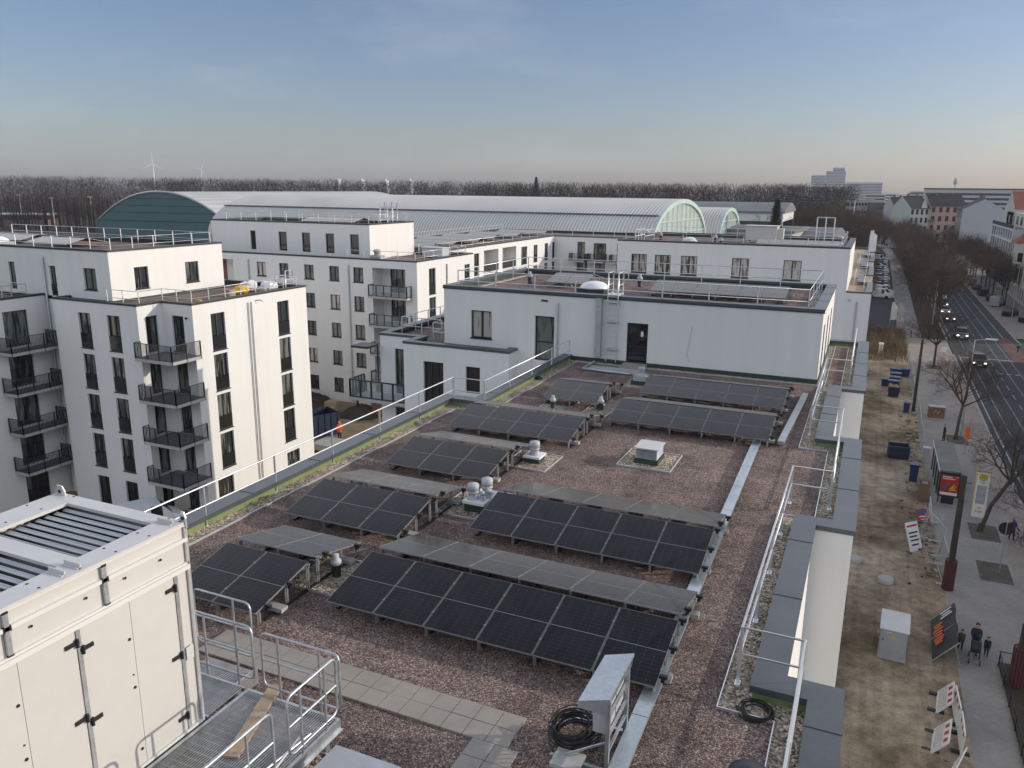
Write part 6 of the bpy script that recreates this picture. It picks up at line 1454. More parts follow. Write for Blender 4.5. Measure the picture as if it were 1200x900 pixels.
vg = 'white vans and cars parked in the yard'
yard = [(196, 'van', 'white'), (203, 'van', 'white'), (211, 'car', 'silver'), (217.5, 'car', 'white'), (224, 'car', 'blue'), (230.5, 'car', 'silver'), (237, 'suv', 'white'), (244, 'car', 'grey'), (251, 'car', 'silver'), (258, 'suv', 'white'), (266, 'car', 'silver'), (275, 'car', 'blue'), (284, 'suv', 'grey'), (294, 'car', 'white'), (304, 'van', 'white'), (314, 'car', 'silver'), (325, 'car', 'dark')]
names = ['nearest', 'second', 'third', 'fourth', 'fifth', 'sixth', 'seventh', 'eighth', 'ninth', 'tenth', 'eleventh', 'twelfth', 'thirteenth', 'fourteenth', 'fifteenth', 'sixteenth', 'last']
for i, (y, k, c) in enumerate(yard): car(k, c, 2.6 + .2 * math.sin(i * 2.1), y, R(-18 + 6 * math.sin(i)), '%s %s in the yard row behind the far terrace, %s from the near end' % (c, {'van': 'van', 'car': 'car', 'suv': 'suv'}[k], names[i]), False, vg, G - .01)
car('van', 'white', -41.9, 34.4, R(60), 'white van below the left building at the container edge', False, None, -13.75)
b = MB(); b.box(-1, 1, -.5, .5, 0, .5); b.box(-.9, .3, -.45, .45, .5, .9); solo(b, 'red_stack', 'red', 'dark red stack behind the container, left of the white van', 'stack', (-44.2, 34.8, -13.75), world=False)
# ---------------------------------------------------------------- people
def clothing(name, legs, coat, skin=(.48, .30, .22), shoes=(.02, .02, .02), hem=.85, sc=1.0):
    m, nt, b = nodes(name); tc = N(nt, 'ShaderNodeTexCoord'); sp = N(nt, 'ShaderNodeSeparateXYZ'); L(nt, tc, 'Object', sp, 0)
    mr = N(nt, 'ShaderNodeMapRange'); mr.inputs['From Max'].default_value = 1.8 * sc; L(nt, sp, 'Z', mr, 0)
    r = ramp(nt, [(0, shoes), (.05, legs), (hem / 1.8, coat), (1.475 / 1.8, skin)], 'CONSTANT'); L(nt, mr, 0, r, 0); L(nt, r, 0, b, 'Base Color'); b.inputs['Roughness'].default_value = .85
    return m
def person(label, loc, rz, height, mtl, hair, arms='hang', stride=.15, lean=0, seat=False):
    """one skinned body: legs, torso, arms with five-fingered hands, neck and head; hair is a child"""
    t = thing('person', label, 'person', loc, rz); s = height / 1.75
    V, E, RR = [], [], []
    def v(x, y, z, r, par=None, r2=None):
        V.append((x * s, y * s, z * s)); k_ = 1.22 if r > .03 else 1.0; RR.append((r * s * k_, (r2 or r) * s * k_)); i = len(V) - 1
        if par is not None: E.append((par, i))
        return i
    hz_ = .92 if not seat else .92
    pel = v(0, 0, hz_, .145, None, .115); ch = v(lean * .3, 0, 1.2, .15, pel, .11); up = v(lean * .6, 0, 1.38, .135, ch, .10); nk = v(lean * .8, 0, 1.475, .052, up); hd0 = v(lean + .01, 0, 1.56, .075, nk, .085); hd1 = v(lean + .015, 0, 1.66, .085, hd0, .095); v(lean + .01, 0, 1.735, .055, hd1, .06)
    v(lean + .1, 0, 1.61, .014, hd0)
    for sg in (-1, 1):
        hp = v(0, sg * .09, .86, .088, pel); kn = v(stride * sg * .6 + .03, sg * .1, .48, .06, hp); an = v(stride * sg - .03, sg * .1, .09, .04, kn); v(stride * sg + .14, sg * .115, .045, .035, an)
        sh = v(lean * .6, sg * .19, 1.39, .06, up)
        if arms == 'push': el, wr, hd = (.05, sg * .215, 1.13), (.30, sg * .18, 1.05), (.36, sg * .17, 1.05)
        elif arms == 'hold': el, wr, hd = (.0, sg * .24, 1.12), (.16, sg * .22, .95), (.2, sg * .22, .9)
        else: el, wr, hd = (-.02 - stride * sg * .3, sg * .215, 1.1), (.02 - stride * sg * .5, sg * .215, .87), (.03 - stride * sg * .5, sg * .21, .8)
        e = v(*el, .045, sh); w_ = v(*wr, .032, e); h_ = v(*hd, .034, w_, .02)
        dv = (Vector(hd) - Vector(wr)).normalized(); side = Vector((0, 1, 0)) if arms != 'hang' else Vector((1, 0, 0))
        for k, ln in enumerate((.065, .075, .07, .055)): 
            p = Vector(hd) + side * (.028 - k * .018) + dv * .03; a_ = v(*p, .009, h_); q = p + dv * ln * .6 + Vector((.008, 0, -.008)); b2 = v(*q, .008, a_); q2 = q + dv * ln * .4 + Vector((-.01 if arms == 'hang' else .0, -sg * .012, -.01)); v(*q2, .007, b2)
        p = Vector(hd) + side * .034; a_ = v(*p, .010, h_); q = p + side * .02 + dv * .035; v(*q, .009, a_)
    me = bpy.data.meshes.new('body'); me.from_pydata(V, E, []); o = link('body', me, t); me.materials.append(mtl)
    o.modifiers.new('skin', 'SKIN')
    for i, r in enumerate(RR): me.skin_vertices[0].data[i].radius = r
    me.skin_vertices[0].data[0].use_root = True
    sub = o.modifiers.new('sub', 'SUBSURF'); sub.levels = 1; sub.render_levels = 2
    hb = MB(); hb.lathe([(.0, 1.775), (.06, 1.765), (.10, 1.72), (.112, 1.66), (.105, 1.6), (.085, 1.585)], (lean - .012, 0, 0), 14)
    hb.v = [(x * s, y * s, z * s) for x, y, z in hb.v]; link('hair', hb.mesh('hair', hair), t)
    f = MB()
    for sg in (-1, 1): f.tube(((lean + .085) * s, sg * .034 * s, 1.645 * s), ((lean + .108) * s, sg * .034 * s, 1.645 * s), .011 * s, n=6)
    f.tube(((lean + .08) * s, -.02 * s, 1.555 * s), ((lean + .08) * s, .02 * s, 1.555 * s), .009 * s, n=5); link('face', f.mesh('face', 'ink'), t)
    return t
M['hair_dark'] = mat('dark_hair', (.018, .013, .01), .7); M['hair_grey'] = mat('grey_hair', (.25, .24, .23), .7)
cl = lambda n, a, b_, **k: clothing(n, a, b_, **k)
person('person in a dark jacket standing on the pavement behind the shelter', (8.1, 83.0, G), R(180), 1.76, cl('dark_clothes', (.02, .022, .03), (.016, .018, .022)), 'hair_grey', stride=.1, lean=.06)
person('person in a long dark coat pushing a black pram along the pavement', (6.95, 43.1, G), R(-95), 1.74, cl('navy_coat', (.015, .016, .02), (.02, .024, .034), hem=.5), 'hair_dark', 'push', .18)
person('small child in an olive jacket walking left of the pram', (6.35, 43.3, G), R(-90), 1.12, cl('olive_coat', (.02, .02, .022), (.09, .08, .045), sc=.64, hem=.75), 'hair_dark', stride=.12)
person('small child in a dark coat walking right of the pram', (7.5, 43.1, G), R(-100), 1.1, cl('dark_coat', (.015, .015, .018), (.018, .018, .022), sc=.63, hem=.6), 'hair_dark', stride=.12)
person('person in a green safety vest at the side street crossing', (21.3, 136.8, G), R(200), 1.75, cl('green_vest', (.02, .022, .03), (.08, .38, .05), hem=1.0), 'hair_dark', stride=.1)
person('person in an orange safety jacket bending in the courtyard', (-40.5, 54.0, GC - .2), R(120), 1.75, cl('orange_vest', (.02, .022, .03), (.80, .12, .02), hem=.8), 'orange', 'hold', .1, .12)
person('person in a purple jacket with a red cap beside a bicycle', (10.75, 60.0, G), R(-70), 1.6, cl('purple_jacket', (.03, .02, .03), (.05, .03, .13)), 'red', 'push', .1)
def bicycle(x, y, rz, label):
    t = thing('bicycle', label, 'bicycle', (x, y, G), rz)
    for xx in (-.52, .52):
        b = MB(); b.path([(xx + .33 * math.cos(a), 0, .34 + .33 * math.sin(a)) for a in [i * math.pi / 12 for i in range(24)]], .02, 5, closed=True)
        for k in range(8): a = k * math.pi / 4; b.tube((xx, 0, .34), (xx + .32 * math.cos(a), 0, .34 + .32 * math.sin(a)), .004, n=3)
        b.build('wheel', 'black', t, False)
    b = MB()
    for p, q in (((-.52, 0, .34), (-.12, 0, .32)), ((-.12, 0, .32), (-.25, 0, .85)), ((-.52, 0, .34), (-.22, 0, .75)), ((-.12, 0, .32), (.38, 0, .72)), ((-.23, 0, .78), (.36, 0, .82)), ((.35, 0, .95), (.52, 0, .34))): b.tube(p, q, .018, n=6)
    b.build('frame', 'maroon', t, False)
    b = MB(); b.path([(.2, -.28, 1.0), (.34, -.2, 1.0), (.34, .2, 1.0), (.2, .28, 1.0)], .015, 6); b.build('handlebar', 'steel_dark', t, False); b = MB(); b.obox((-.26, 0, .9), (.24, .13, .06)); b.build('saddle', 'black', t, False); return t
bicycle(11.15, 59.6, R(-70), 'dark red bicycle held by the person with the red cap')
t = thing('pram', 'black pram pushed along the pavement by the person in the long coat', 'pram', (6.9, 42.35, G), R(-95))
b = MB(); n = 8; v = []
for k in range(n + 1):
    a = math.pi * k / n
    for yy, sc_ in ((-.2, 1), (.2, 1)): v.append((-.05 + .42 * math.cos(a), yy, .78 - .26 * math.sin(a)))
b.add(v, [(2 * k, 2 * k + 1, 2 * k + 3, 2 * k + 2) for k in range(n)], 0, True); b.add([v[2 * k] for k in range(n + 1)], [tuple(range(n + 1))]); b.add([v[2 * k + 1] for k in range(n + 1)], [tuple(range(n, -1, -1))]); b.build('basket', 'black', t, False)
b = MB(); v = []
for k in range(6):
    a = math.pi * (.0 + .5 * k / 5)
    for yy in (-.21, .21): v.append((-.02 + .38 * math.cos(a), yy, .78 + .36 * math.sin(a)))
b.add(v, [(2 * k, 2 * k + 1, 2 * k + 3, 2 * k + 2) for k in range(5)], 0, True); b.build('hood', 'black', t, False)
b = MB(); b.path([(-.42, -.2, .8), (-.62, -.2, 1.05), (-.62, .2, 1.05), (-.42, .2, .8)], .014, 6); b.tube((.3, 0, .2), (-.35, -.2, .75), .014); b.tube((-.35, 0, .2), (.3, .2, .75), .014); b.build('frame', 'steel_dark', t, False)
for xx in (-.38, .36):
    for yy in (-.24, .24): b = MB(); b.tube((xx, yy - .02, .14), (xx, yy + .02, .14), .14, n=14); b.build('wheel', 'black', t, False)

# ---------------------------------------------------------------- trees
def bare_tree_meshes(seed, h=11.0, r0=.16, fork=.32, spread=1.0, levels=5, kids=(5, 4, 4, 4), rmin=.006, twig='twig', upright=.5, lean=(0, 0)):
    """trunk mesh and crown mesh: limbs fork again and again down to fine twigs"""
    q = random.Random(seed); tr, cr = MB(), MB(); up = Vector((0, 0, 1))
    def seg(mb, pts, ra, rb, n):
        k = len(pts) - 1
        for i in range(k): mb.tube(pts[i], pts[i + 1], ra + (rb - ra) * i / k, ra + (rb - ra) * (i + 1) / k, n, caps=False)
    def grow(p, d, ln, r, lv):
        pts = [p]; dd = d.copy(); ns = 4 if lv < 2 else (3 if lv < 4 else 2)
        for i in range(ns):
            dd = (dd + Vector((q.gauss(0, .13), q.gauss(0, .13), q.gauss(.03, .09) + .05 * upright))).normalized(); pts.append(pts[-1] + dd * ln / ns)
        re = max(rmin * .7, r * .5); seg(cr, pts, max(r, rmin), max(re, rmin * .7), (6, 5, 4, 3, 3, 3)[lv])
        if lv >= levels: return
        nk = kids[min(lv - 1, len(kids) - 1)]
        for i in range(nk + (1 if q.random() < .4 else 0)):
            f = .3 + .7 * (i + q.random()) / (nk + .5); f = min(f, 1); j = min(int(f * ns), ns - 1); a = pts[j].lerp(pts[j + 1], f * ns - j)
            ax = (pts[j + 1] - pts[j]).normalized(); side = ax.orthogonal().normalized(); side = Matrix.Rotation(q.uniform(0, 6.28), 3, ax) @ side
            nd = (ax * q.uniform(.5, .9) + side * q.uniform(.55, 1.0) * spread + up * .12 * upright).normalized()
            grow(a, nd, ln * q.uniform(.45, .72), max(r * .5 * (1.1 - f * .4), rmin), lv + 1)
    top = Vector((lean[0], lean[1], h * fork)); pts = [Vector((0, 0, -.15)), Vector((lean[0] * .3, lean[1] * .3, h * fork * .5)), top]
    tr.lathe([(r0 * 1.6, -.15), (r0 * 1.15, .25), (r0, .6)], (0, 0, 0), 9); seg(tr, pts, r0, r0 * .8, 9)
    nl = kids[0] + 1
    for i in range(nl):
        a = 2 * math.pi * (i + q.uniform(-.3, .3)) / nl; tilt = q.uniform(.35, .95) * spread if i else .12
        d = Vector((math.cos(a) * math.sin(tilt), math.sin(a) * math.sin(tilt), math.cos(tilt))); grow(top - Vector((0, 0, q.uniform(0, .1) * h * fork)), d, h * (1 - fork) * q.uniform(.5, .68), r0 * .55, 1)
    return tr.mesh('trunk', 'bark'), cr.mesh('crown', twig)
def plant(ms, name, label, x, y, z=G, rz=0, sc=1, group=None, cat='tree'):
    t = thing(name, label, cat, (x, y, z), rz, group); t.scale = (sc, sc, sc) if isinstance(sc, (int, float)) else sc
    link('trunk', ms[0], t); link('crown', ms[1], t); return t
near1 = bare_tree_meshes(11, 9.0, .15, .42, 1.15, 5, (4, 4, 4, 4), .005, lean=(1.5, .9)); near2 = bare_tree_meshes(12, 9.5, .15, .36, 1.2, 5, (5, 4, 4, 4), .006, lean=(.5, .2)); near3 = bare_tree_meshes(13, 9.5, .16, .35, 1.1, 5, (5, 4, 4, 4), .006)
plant(near1, 'bare_tree', 'leaning bare street tree beside the white stop pillar', 8.95, 60.7); plant(near2, 'bare_tree', 'bare street tree standing in front of the street lamp', 9.2, 84.2, rz=R(40)); plant(near3, 'bare_tree', 'bare street tree near the sign post by the sunlit crossing', 9.2, 119.6, rz=R(100))
plant(near3, 'bare_tree', 'bare tree whose twigs reach in at the right edge above the planting bed', 12.0, 47.5, rz=R(10), sc=.86); plant(near2, 'bare_tree', 'bare tree at the right edge behind the parked bicycle', 12.0, 57.5, rz=R(200), sc=.8)
av = [bare_tree_meshes(20 + i, 12.5, .19, .3, .95, 4, (6, 6, 6, 5), .017, 'twig' if i != 1 else 'twig_red') for i in range(3)]
tall = [bare_tree_meshes(40 + i, 19, .26, .25, .8, 4, (7, 6, 6, 5), .028, 'twig_red' if i == 0 else 'twig') for i in range(3)]
q = random.Random(21); k = 0
ordinal = ['first', 'second', 'third', 'fourth', 'fifth', 'sixth', 'seventh', 'eighth', 'ninth', 'tenth', 'eleventh', 'twelfth', 'thirteenth', 'fourteenth', 'fifteenth', 'sixteenth', 'seventeenth', 'eighteenth', 'nineteenth', 'twentieth', 'twenty first', 'twenty second', 'twenty third', 'twenty fourth', 'twenty fifth', 'twenty sixth']
def row(xs, y0, y1, dy, ms, label, group, s0=.9, s1=1.15, side=.5):
    y = y0; i = 0
    while y < y1:
        for x in xs:
            plant(ms[q.randrange(len(ms))], 'bare_tree', label % ordinal[min(i, 25)], x + q.uniform(-side, side), y + q.uniform(-1, 1), rz=q.uniform(0, 6.28), sc=q.uniform(s0, s1), group=group); i += 1
        y += dy
row((11.4,), 151, 400, 10.5, av, '%s bare tree from the near end of the left street side row', 'bare trees left of the street'); row((9.7,), 176, 420, 15, av, '%s bare tree from the near end of the row beside the footpath', 'bare trees beside the footpath', .8, 1.0)
row((26.6,), 196, 330, 9, av, '%s bare tree from the near end of the right pavement row', 'bare trees on the right pavement', .8, 1.0)
row((-4, 3), 345, 470, 21, tall, '%s tall bare tree behind the parking yard', 'tall trees behind the yard', .62, .8, 3)
row((-28, -15, -6), 232, 330, 17, tall, '%s russet bare tree behind the low halls', 'trees behind the low halls', .8, 1.05, 3)
row((-2,), 163, 300, 17, av, '%s small bare tree between the yard and the halls', 'small trees behind the far terrace', .6, .8, 1.5)
row((30,), 335, 420, 16, tall, '%s bare tree in front of the salmon house', 'trees before the salmon house', .5, .65, 2)
q2 = random.Random(31)
for i, (x, y, s) in enumerate(((-408, 322, .75), (-392, 300, .7), (-372, 318, .8), (-350, 306, .7), (-338, 330, .85), (-322, 300, .62), (-440, 330, .8), (-300, 318, .75))): plant(tall[i % 3], 'bare_tree', '%s bare tree of the loose row between the floodlights and the teal hall' % ordinal[i], x, y, rz=q2.uniform(0, 6), sc=s, group='loose trees by the floodlights')
# spruce
def conifer(x, y, h, r, label, seed, z=G):
    t = thing('spruce', label, 'tree', (x, y, z)); b = MB(); b.tube((0, 0, 0), (0, 0, h * .9), .22, .04, 7); b.build('trunk', 'bark', t, False); q = random.Random(seed); c = MB()
    for k in range(2600):
        f = q.random() ** .75; zz = h * (.08 + .92 * f); rr = r * (1 - f) ** .85 * q.uniform(.35, 1.08) * (.85 + .15 * math.sin(zz * 4)); a = q.uniform(0, 6.28); p = Vector((rr * math.cos(a), rr * math.sin(a), zz)); o = Vector((math.cos(a), math.sin(a), -.45)).normalized(); sd_ = Vector((-math.sin(a), math.cos(a), 0)); ln, w_ = q.uniform(.5, 1.2), q.uniform(.12, .3)
        c.add([p - sd_ * w_, p + sd_ * w_, p + o * ln + Vector((0, 0, q.uniform(-.1, .15)))], ((0, 1, 2),))
    c.build('crown', 'spruce', t, False); return t
conifer(-20.5, 190, 21.3, 4.2, 'dark green spruce standing among the low halls', 3); conifer(-166, 400, 29, 6.5, 'dark spruce rising above the wood at the skyline', 4)
# the wood
def wood():
    q = random.Random(77); b = MB(); tr = MB()
    def tree(x, y, h, col_):
        b.tube((x, y, G), (x, y, G + h * .55), .32, .2, 4, col_, caps=False)
        for k in range(190):
            f = q.random(); zz = G + h * (.18 + .75 * f); rr = h * .23 * math.sin(math.pi * min(1, .16 + .76 * f)) ** .55 * math.sqrt(q.random()); a = q.uniform(0, 6.28); px, py = x + rr * math.cos(a), y + rr * math.sin(a)
            d = Vector((math.cos(a) * .5 + q.gauss(0, .3), math.sin(a) * .55 + q.gauss(0, .25), q.uniform(.35, 1.3))).normalized(); ln, w_ = q.uniform(1.0, 2.8), q.uniform(.035, .09); s_ = d.orthogonal().normalized(); s_ = Matrix.Rotation(q.uniform(0, 6.28), 3, d) @ s_; p = Vector((px, py, zz))
            b.add([p - s_ * w_, p + s_ * w_, p + d * ln], ((0, 1, 2),), col_)
    for i in range(1500):
        a = R(q.uniform(-63, -1.5)); deg = -math.degrees(a); near = 325 + 190 * max(0, (deg - 32) / 30) ** 1.0 + (60 if deg < 8 else 0); dd = near + 240 * q.random() ** 1.35; x, y = dd * math.sin(a), dd * math.cos(a)
        if -260 < x < -120 and y < 300: continue
        tree(x, y, q.uniform(23.5, 27.0) * (1 + (dd - 330) / 2600), q.choice((0, 0, 0, 1, 2)))
    return b
M['wood_a'] = mat('wood_twigs_brown', (.034, .025, .019), .95, noise=(.05, .3), spec=.05); M['wood_b'] = mat('wood_twigs_dark', (.020, .015, .012), .95, noise=(.05, .3), spec=.05); M['wood_c'] = mat('wood_twigs_russet', (.050, .034, .023), .95, noise=(.05, .3), spec=.05)
wb_ = wood(); solo(wb_, 'bare_wood', ['wood_a', 'wood_b', 'wood_c'], 'far brown leafless wood along the whole skyline', 'wood', (-200, 350, G), kind='stuff')
b = MB(); q = random.Random(5)
pts = []
for i in range(40): a = R(-64 + 63 * i / 39); deg = -math.degrees(a); near = 332 + 190 * max(0, (deg - 32) / 30) + (60 if deg < 8 else 0); pts.append((near * math.sin(a), near * math.cos(a)))
out = [(p[0] * 1.9, p[1] * 1.9) for p in pts]
for i in range(39): b.quad((*pts[i], G - .05), (*pts[i + 1], G - .05), (*out[i + 1], G - .05), (*out[i], G - .05))
structure(b, 'wood_ground', 'soil', 'dark leaf covered ground of the wood')

# ---------------------------------------------------------------- street houses
def house(label, P0, P1, depth, zt, m_, storeys=4, cols=6, roofm='tile_dark', rh=3.5, win=(1.1, 1.9), base=G, windows=True, gabled=True, side_m=None, cornice=True, pane='glass_dark', shopz=0, wm=None):
    """house with its front from P0 to P1 (front on the right hand), ridge roof parallel to the front"""
    a, c = Vector(P0), Vector(P1); U = (c - a).normalized(); Nn = Vector((U.y, -U.x)); W = (c - a).length; A, Cc, Dd, Ee = a, c, c - Nn * depth, a - Nn * depth
    t = thing('town_house', label, 'house', ((A.x + Dd.x) / 2, (A.y + Dd.y) / 2, base)); wl = MB(); H = zt - base; sh = H / storeys; wins = []
    if windows:
        for k in range(storeys):
            for i in range(cols): wins.append((W * (i + .5) / cols - win[0] / 2, base + sh * k + sh * .22, win[0], win[1], 'two' if k else 'one', pane))
    facade(wl, A, Cc, base, zt, [w_[:4] for w_ in wins], .22); wl.build('wall', m_, t); KIDS_ = t
    for w_ in wins: window(t, A, Cc, *w_)
    s = MB(); facade(s, Cc, Dd, base, zt); facade(s, Dd, Ee, base, zt); facade(s, Ee, A, base, zt)
    mid0, mid1 = (A + Ee) / 2, (Cc + Dd) / 2
    if gabled: s.add([(*Cc, zt), (*Dd, zt), (*mid1, zt + rh)], ((0, 1, 2),)); s.add([(*Ee, zt), (*A, zt), (*mid0, zt + rh)], ((0, 1, 2),))
    s.build('side_wall', side_m or m_, t)
    r = MB()
    if gabled:
        o = .35; Af, Cf, Df, Ef = A + Nn * o, Cc + Nn * o, Dd - Nn * o, Ee - Nn * o; zz = zt - o * rh / (depth / 2)
        r.quad((*Af, zz + .05), (*Cf, zz + .05), (*mid1, zt + rh + .05), (*mid0, zt + rh + .05)); r.quad((*Df, zz + .05), (*Ef, zz + .05), (*mid0, zt + rh + .05), (*mid1, zt + rh + .05))
        r.quad((*Af, zz - .15), (*Cf, zz - .15), (*Cf, zz + .05), (*Af, zz + .05))
    else:
        r.add([(*p, zt + .02) for p in (A, Cc, Dd, Ee)], ((0, 1, 2, 3),)); r.box(0, 0, 0, 0, 0, 0)
    ro = r.build('roof', roofm, t)
    if gabled:
        ch = MB(); p = mid0.lerp(mid1, .3); ch.box(p.x - .5, p.x + .5, p.y - .4, p.y + .4, zt + rh - .6, zt + rh + 1.1); p = mid0.lerp(mid1, .75); ch.box(p.x - .4, p.x + .4, p.y - .4, p.y + .4, zt + rh - .6, zt + rh + .9); ch.build('chimney', 'brick', ro)
    if cornice:
        b = MB(); ang_ = math.atan2(U.y, U.x); m2 = (A + Cc) / 2 + Nn * .12; b.obox((m2.x, m2.y, zt - .3), (W + .1, .3, .35), ang_); b.obox((m2.x, m2.y, base + sh), (W, .22, .18), ang_); b.build('cornice', m_, t)
    return t
FX = 30.0
# right row, front towards the street (-X): U runs towards -Y so that the outside is on the right hand
t = house('ornate white house with a red tiled bay roof at the right edge', (FX, 222), (FX, 184), 14, -2.2, 'beige', 4, 12, 'tile_red', 4.2, (1.2, 2.1))
b = MB()
def bay(t, x, y, w_, d, z0, z1, m_, roofm, rh):
    b = MB(); P_ = [(x + .05, y + w_ / 2), (x - d, y + w_ / 2 - d * .7), (x - d, y - w_ / 2 + d * .7), (x + .05, y - w_ / 2)]
    wl_ = MB()
    for k in range(3):
        a, c = P_[k], P_[k + 1]; l = math.dist(a, c); ops = [(l / 2 - .55, z0 + .9 + 3.4 * j, 1.1, 2.0, 'one', 'glass_dark') for j in range(int((z1 - z0) / 3.4))]; facade(wl_, a, c, z0, z1, [o[:4] for o in ops], .15)
        for o in ops: window(t, a, c, *o)
    wl_.add([(*p, z0) for p in P_], ((0, 1, 2, 3),)); bo = wl_.build('bay', m_, t); r = MB(); cx_ = (x + 1.5, y); Q = [(px - .3 if px < x else px + 1.5, py + (.3 if py > y else -.3)) for px, py in P_]
    for k in range(3): r.add([(*Q[k], z1), (*Q[k + 1], z1), (*cx_, z1 + rh)], ((0, 1, 2),))
    r.build('bay_roof', roofm, bo)
for y in (206, 190): bay(t, FX, y, 5.6, 1.5, G + 4.2, -2.0, 'beige', 'tile_red', 4.6)
t = house('pale grid fronted house with brown panels and a planted roof terrace', (FX, 262), (FX, 224), 14, .2, 'grey_render', 5, 9, 'roof_flat', 0, (2.2, 2.0), gabled=False, pane='glass')
b = MB()
for k in range(10): y = 224 + 38 * k / 9; b.box(FX - .18, FX - .02, y - .18, y + .18, G + 3, .2)
for k in range(1, 6): b.box(FX - .19, FX - .03, 224, 262, G + 2.94 * k - .15, G + 2.94 * k + .15)
b.build('facade_grid', 'far_white', t)
b = MB(); b.box(FX - .03, FX - .005, 253.5, 261.5, G + 3.3, -.3); b.build('brown_panel', 'far_brown', t)
b = MB(); b.box(FX + 3, FX + 14, 224, 262, .22, 3.6); b.box(FX - .1, FX + .2, 224, 262, .2, 1.0); b.build('roof_storey', 'beige', t); b = MB(); b.box(FX - .25, FX - .1, 224, 262, .3, 1.25); b.build('terrace_rail', 'anthracite', t)
for k in range(5): b = MB(); b.box(FX + 2.93, FX + 2.99, 227 + k * 7, 230 + k * 7, .8, 2.8); b.build('window', 'glass_dark', t)
house('house with a wide orange tiled roof behind the grid fronted one', (47, 268), (33, 268), 18, 4.6, 'beige', 6, 4, 'tile_red', 4.4, windows=False)
t = house('old house with a blank grey side wall facing the street corner', (25.4, 322), (25.4, 303), 12.0, 3.2, 'olive', 5, 6, 'tile_dark', 3.4, side_m='far_grey')
t = house('salmon pink house with dark roof at the bend', (19.8, 376), (33, 380), 12, 3.4, 'pink', 5, 5, 'tile_dark', 4.0, (1.3, 2.0))
b = MB()
for k in range(3): b.box(20.3, 21.9, 374.6, 376.2, G + 4 + 3.6 * k, G + 5.1 + 3.6 * k)
b.build('balcony', 'far_brown', t)
t = house('pale green house with a curved gable left of the salmon one', (12.3, 371), (19.6, 376), 12, 2.3, 'mint_render', 5, 4, 'tile_dark', 4.6, (1.2, 2.0))
b = MB(); b.add([(16.4, 373.4, 2.2), (18.6, 374.8, 2.2), (18.3, 374.6, 4.2), (17.9, 374.4, 5.2), (17.5, 374.2, 6.4), (17.1, 374.0, 5.2), (16.7, 373.7, 4.2)], (tuple(range(7)),)); b.add([(16.4, 373.8, 2.2), (18.6, 375.2, 2.2), (18.3, 375.0, 4.2), (17.9, 374.8, 5.2), (17.5, 374.6, 6.4), (17.1, 374.4, 5.2), (16.7, 374.1, 4.2)], (tuple(range(6, -1, -1)),)); b.build('gable', 'mint_render', t)
house('bluish white house left of the pale green one', (6.5, 402), (12.2, 404), 12, 2.5, 'far_grey', 5, 4, 'tile_dark', 3.8)
house('brown banded office block in the street bend', (-1.5, 428), (6, 430), 14, 3.5, 'far_brown', 5, 4, 'roof_flat', 0, (1.5, 1.3), gabled=False, pane='glass')
house('grey office block with window bands in the street bend', (-10.5, 440), (-2, 440), 14, 4.8, 'far_grey', 5, 6, 'roof_flat', 0, (1.1, 1.4), gabled=False)
house('white cube house beside the green scaffolding', (-15, 452), (-11, 452), 10, 4.2, 'far_white', 5, 2, 'roof_flat', 0, (1.4, 1.6), gabled=False)
b = MB(); b.box(-24, -15.2, 470, 482, G, 5.5); t = solo(b, 'scaffolded_house', 'green', 'house wrapped in green scaffold netting far down the street', 'house', (-20, 476, G))
house('row of houses on the right before the crossing', (FX + 3, 136), (FX + 3, 40), 12, -.5, 'beige', 5, 20, 'tile_dark', 3.5, windows=False); house('corner house between side street and ornate house', (FX + 3, 183), (FX + 3, 158), 12, -1.0, 'grey_render', 4, 8, 'tile_dark', 3.0)
# ---------------------------------------------------------------- skyline
def slab_block(label, x, y, parts_, m_='far_grey', bands=None, rz=0, name='tower_block'):
    t = thing(name, label, 'tower block', (x, y, G), rz); b = MB()
    for (x0, x1, y0, y1, z1) in parts_: b.box(x0, x1, y0, y1, 0, z1)
    b.build('wall', m_, t, False)
    w_ = MB()
    for (x0, x1, y0, y1, z1) in parts_:
        z = 3.2
        while z < z1 - 2: w_.box(x0 + .6, x1 - .6, y0 - .06, y0 - .01, z, z + 1.5); z += 3.0
    w_.build('window_band', 'glass_dark', t, False); return t
slab_block('stepped grey high-rise with a bright right edge on the right skyline', -102, 1800, [(-30, -2, 0, 18, 55), (-2, 36, 0, 18, 63), (10, 33, 4, 14, 70)]); slab_block('low white slab in front of the stepped high-rise', -104, 1770, [(-34, 42, 0, 16, 35)], 'far_white'); slab_block('low grey slab left of the stepped high-rise', -152, 1700, [(-14, 18, 0, 14, 33)]); slab_block('long pale flat block right of the high-rise', -30, 1800, [(-34, 34, 0, 20, 41)])
for i, (x, w_) in enumerate(((-1840, 10), (-1735, 12), (-1632, 12), (-1530, 12))): slab_block(['leftmost', 'second', 'third', 'rightmost'][i] + ' of the four small pale towers on the skyline', x, 2500, [(-w_, w_, 0, 18, 46 if i else 50), (-w_ * .5, w_ * .5, 2, 14, 51)], 'far_white')
t = slab_block('long grey apartment slab with maroon roof edge behind the orange roof', 62, 620, [(-34, 60, 0, 14, 25)], 'far_grey'); b = MB(); b.box(-34.3, 60.3, -.3, 14.3, 25, 25.8); b.build('roof_edge', 'maroon', t, False)
slab_block('second long slab behind the right houses', 140, 700, [(-40, 60, 0, 14, 26)], 'far_grey')
q = random.Random(8)
for i in range(14): x = -120 + i * 22 + q.uniform(-6, 6); slab_block('%s of the small far roofs on the right skyline, counted from the left' % ordinal[i], x, 900 + q.uniform(-60, 260), [(-8, q.uniform(6, 12), 0, 12, q.uniform(18, 24))], q.choice(('far_grey', 'far_white', 'far_brown', 'grey_render')), name='far_building')
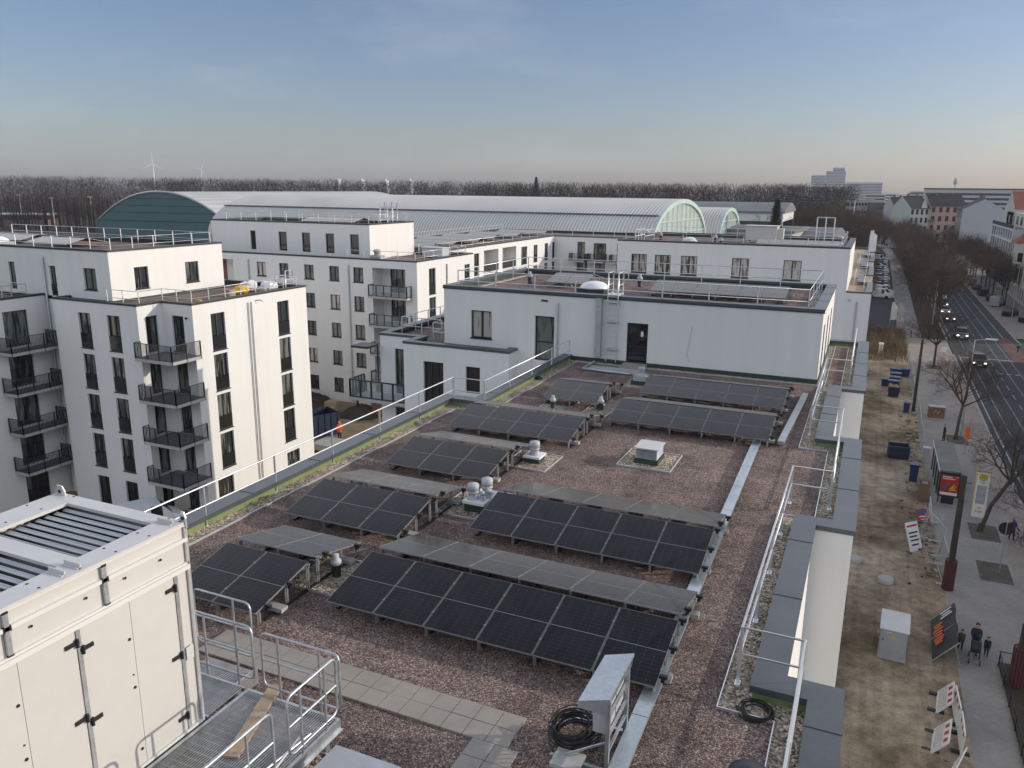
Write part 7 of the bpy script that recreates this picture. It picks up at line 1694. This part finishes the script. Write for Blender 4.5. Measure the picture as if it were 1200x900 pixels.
for i, (x, y, h, l) in enumerate(((47, 640, 33, 'water tower like mast with a round top on the right skyline'), (104, 640, 30, 'thin roof mast at the far right skyline'))):
    t = thing('mast', l, 'mast', (x, y, G)); b = MB(); b.tube((0, 0, 0), (0, 0, h), .7, .3, 8); b.build('shaft', 'far_grey', t, False)
    b = MB(); b.lathe([(.3, h - 5), (1.3, h - 3.8), (1.3, h - 2.2), (.5, h)] if i == 0 else [(.5, h - 3), (.9, h - 2.8), (.9, h - 1), (.2, h)], (0, 0, 0), 10); b.build('head', 'far_grey', t, False)
def turbine(x, y, h, bl, label, rz, ph):
    t = thing('wind_turbine', label, 'wind turbine', (x, y, G), rz); b = MB(); b.tube((0, 0, 0), (0, 0, h), 1.9, 1.1, 10); b.build('tower', 'white', t, False); b = MB(); b.obox((0, -1, h), (2, 5, 2)); b.lathe([(0, 0)], (0, 0, 0), 3) if False else None; b.build('nacelle', 'white', t, False)
    for k in range(3):
        a = ph + k * 2 * math.pi / 3; d = Vector((math.sin(a), 0, math.cos(a))); s = Vector((math.cos(a), 0, -math.sin(a))); p = Vector((0, -4, h)); b = MB(); w0 = 1.9
        b.add([p - s * .8, p + s * .8, p + d * bl * .2 + s * w0, p + d * bl + s * .3, p + d * bl - s * .2, p + d * bl * .2 - s * .6] + [v_ + Vector((0, .8, 0)) for v_ in (p - s * .8, p + s * .8, p + d * bl * .2 + s * w0, p + d * bl + s * .3, p + d * bl - s * .2, p + d * bl * .2 - s * .6)], [tuple(range(6)), tuple(range(11, 5, -1))] + [(i, i + 6, (i + 1) % 6 + 6, (i + 1) % 6) for i in range(6)]); b.build('blade', 'white', t, False)
turbine(-1390, 1260, 66, 23, 'larger white wind turbine on the left skyline', R(40), 0.0); turbine(-1560, 1563, 63, 21, 'smaller far wind turbine right of the first one', R(40), .5)
for i, (x, h) in enumerate(((-434, 16.7), (-408, 15.6), (-378, 16.5))):
    t = thing('floodlight_pole', ['leftmost', 'middle', 'rightmost'][i] + ' of the three pale floodlight poles before the wood', 'floodlight', (x, 300, G), group='floodlight poles'); b = MB(); b.tube((0, 0, 0), (0, 0, h), .3, .2, 8); b.build('pole', 'cab_lid', t, False); b = MB(); b.box(-1.6, 1.6, -.3, .3, h - .1, h + .15); b.box(-1.5, -.5, -.6, .1, h - .3, h + .5); b.box(.4, 1.4, -.6, .1, h - .3, h + .5); b.build('floodlights', 'cab', t, False)

# ---------------------------------------------------------------- air
hm = bpy.data.materials.new('haze_air'); hm.use_nodes = True; nt = hm.node_tree
for n in list(nt.nodes): nt.nodes.remove(n)
o_ = nt.nodes.new('ShaderNodeOutputMaterial'); v_ = nt.nodes.new('ShaderNodeVolumePrincipled'); v_.inputs['Color'].default_value = (.84, .87, 1.0, 1); v_.inputs['Density'].default_value = HAZE; v_.inputs['Anisotropy'].default_value = .2
nt.links.new(v_.outputs[0], o_.inputs['Volume'])
b = MB(); b.box(-3600, 1500, -300, 3600, G - 1.5, 145); solo(b, 'haze', [hm], 'pale blue haze in the air over the whole place', 'haze', (0, 0, G), kind='stuff')
# ---------------------------------------------------------------- lift everything so that the street is at z = 0
for o in scn.objects:
    if o.parent is None and o.type in ('MESH', 'EMPTY'): o.location.z += -G
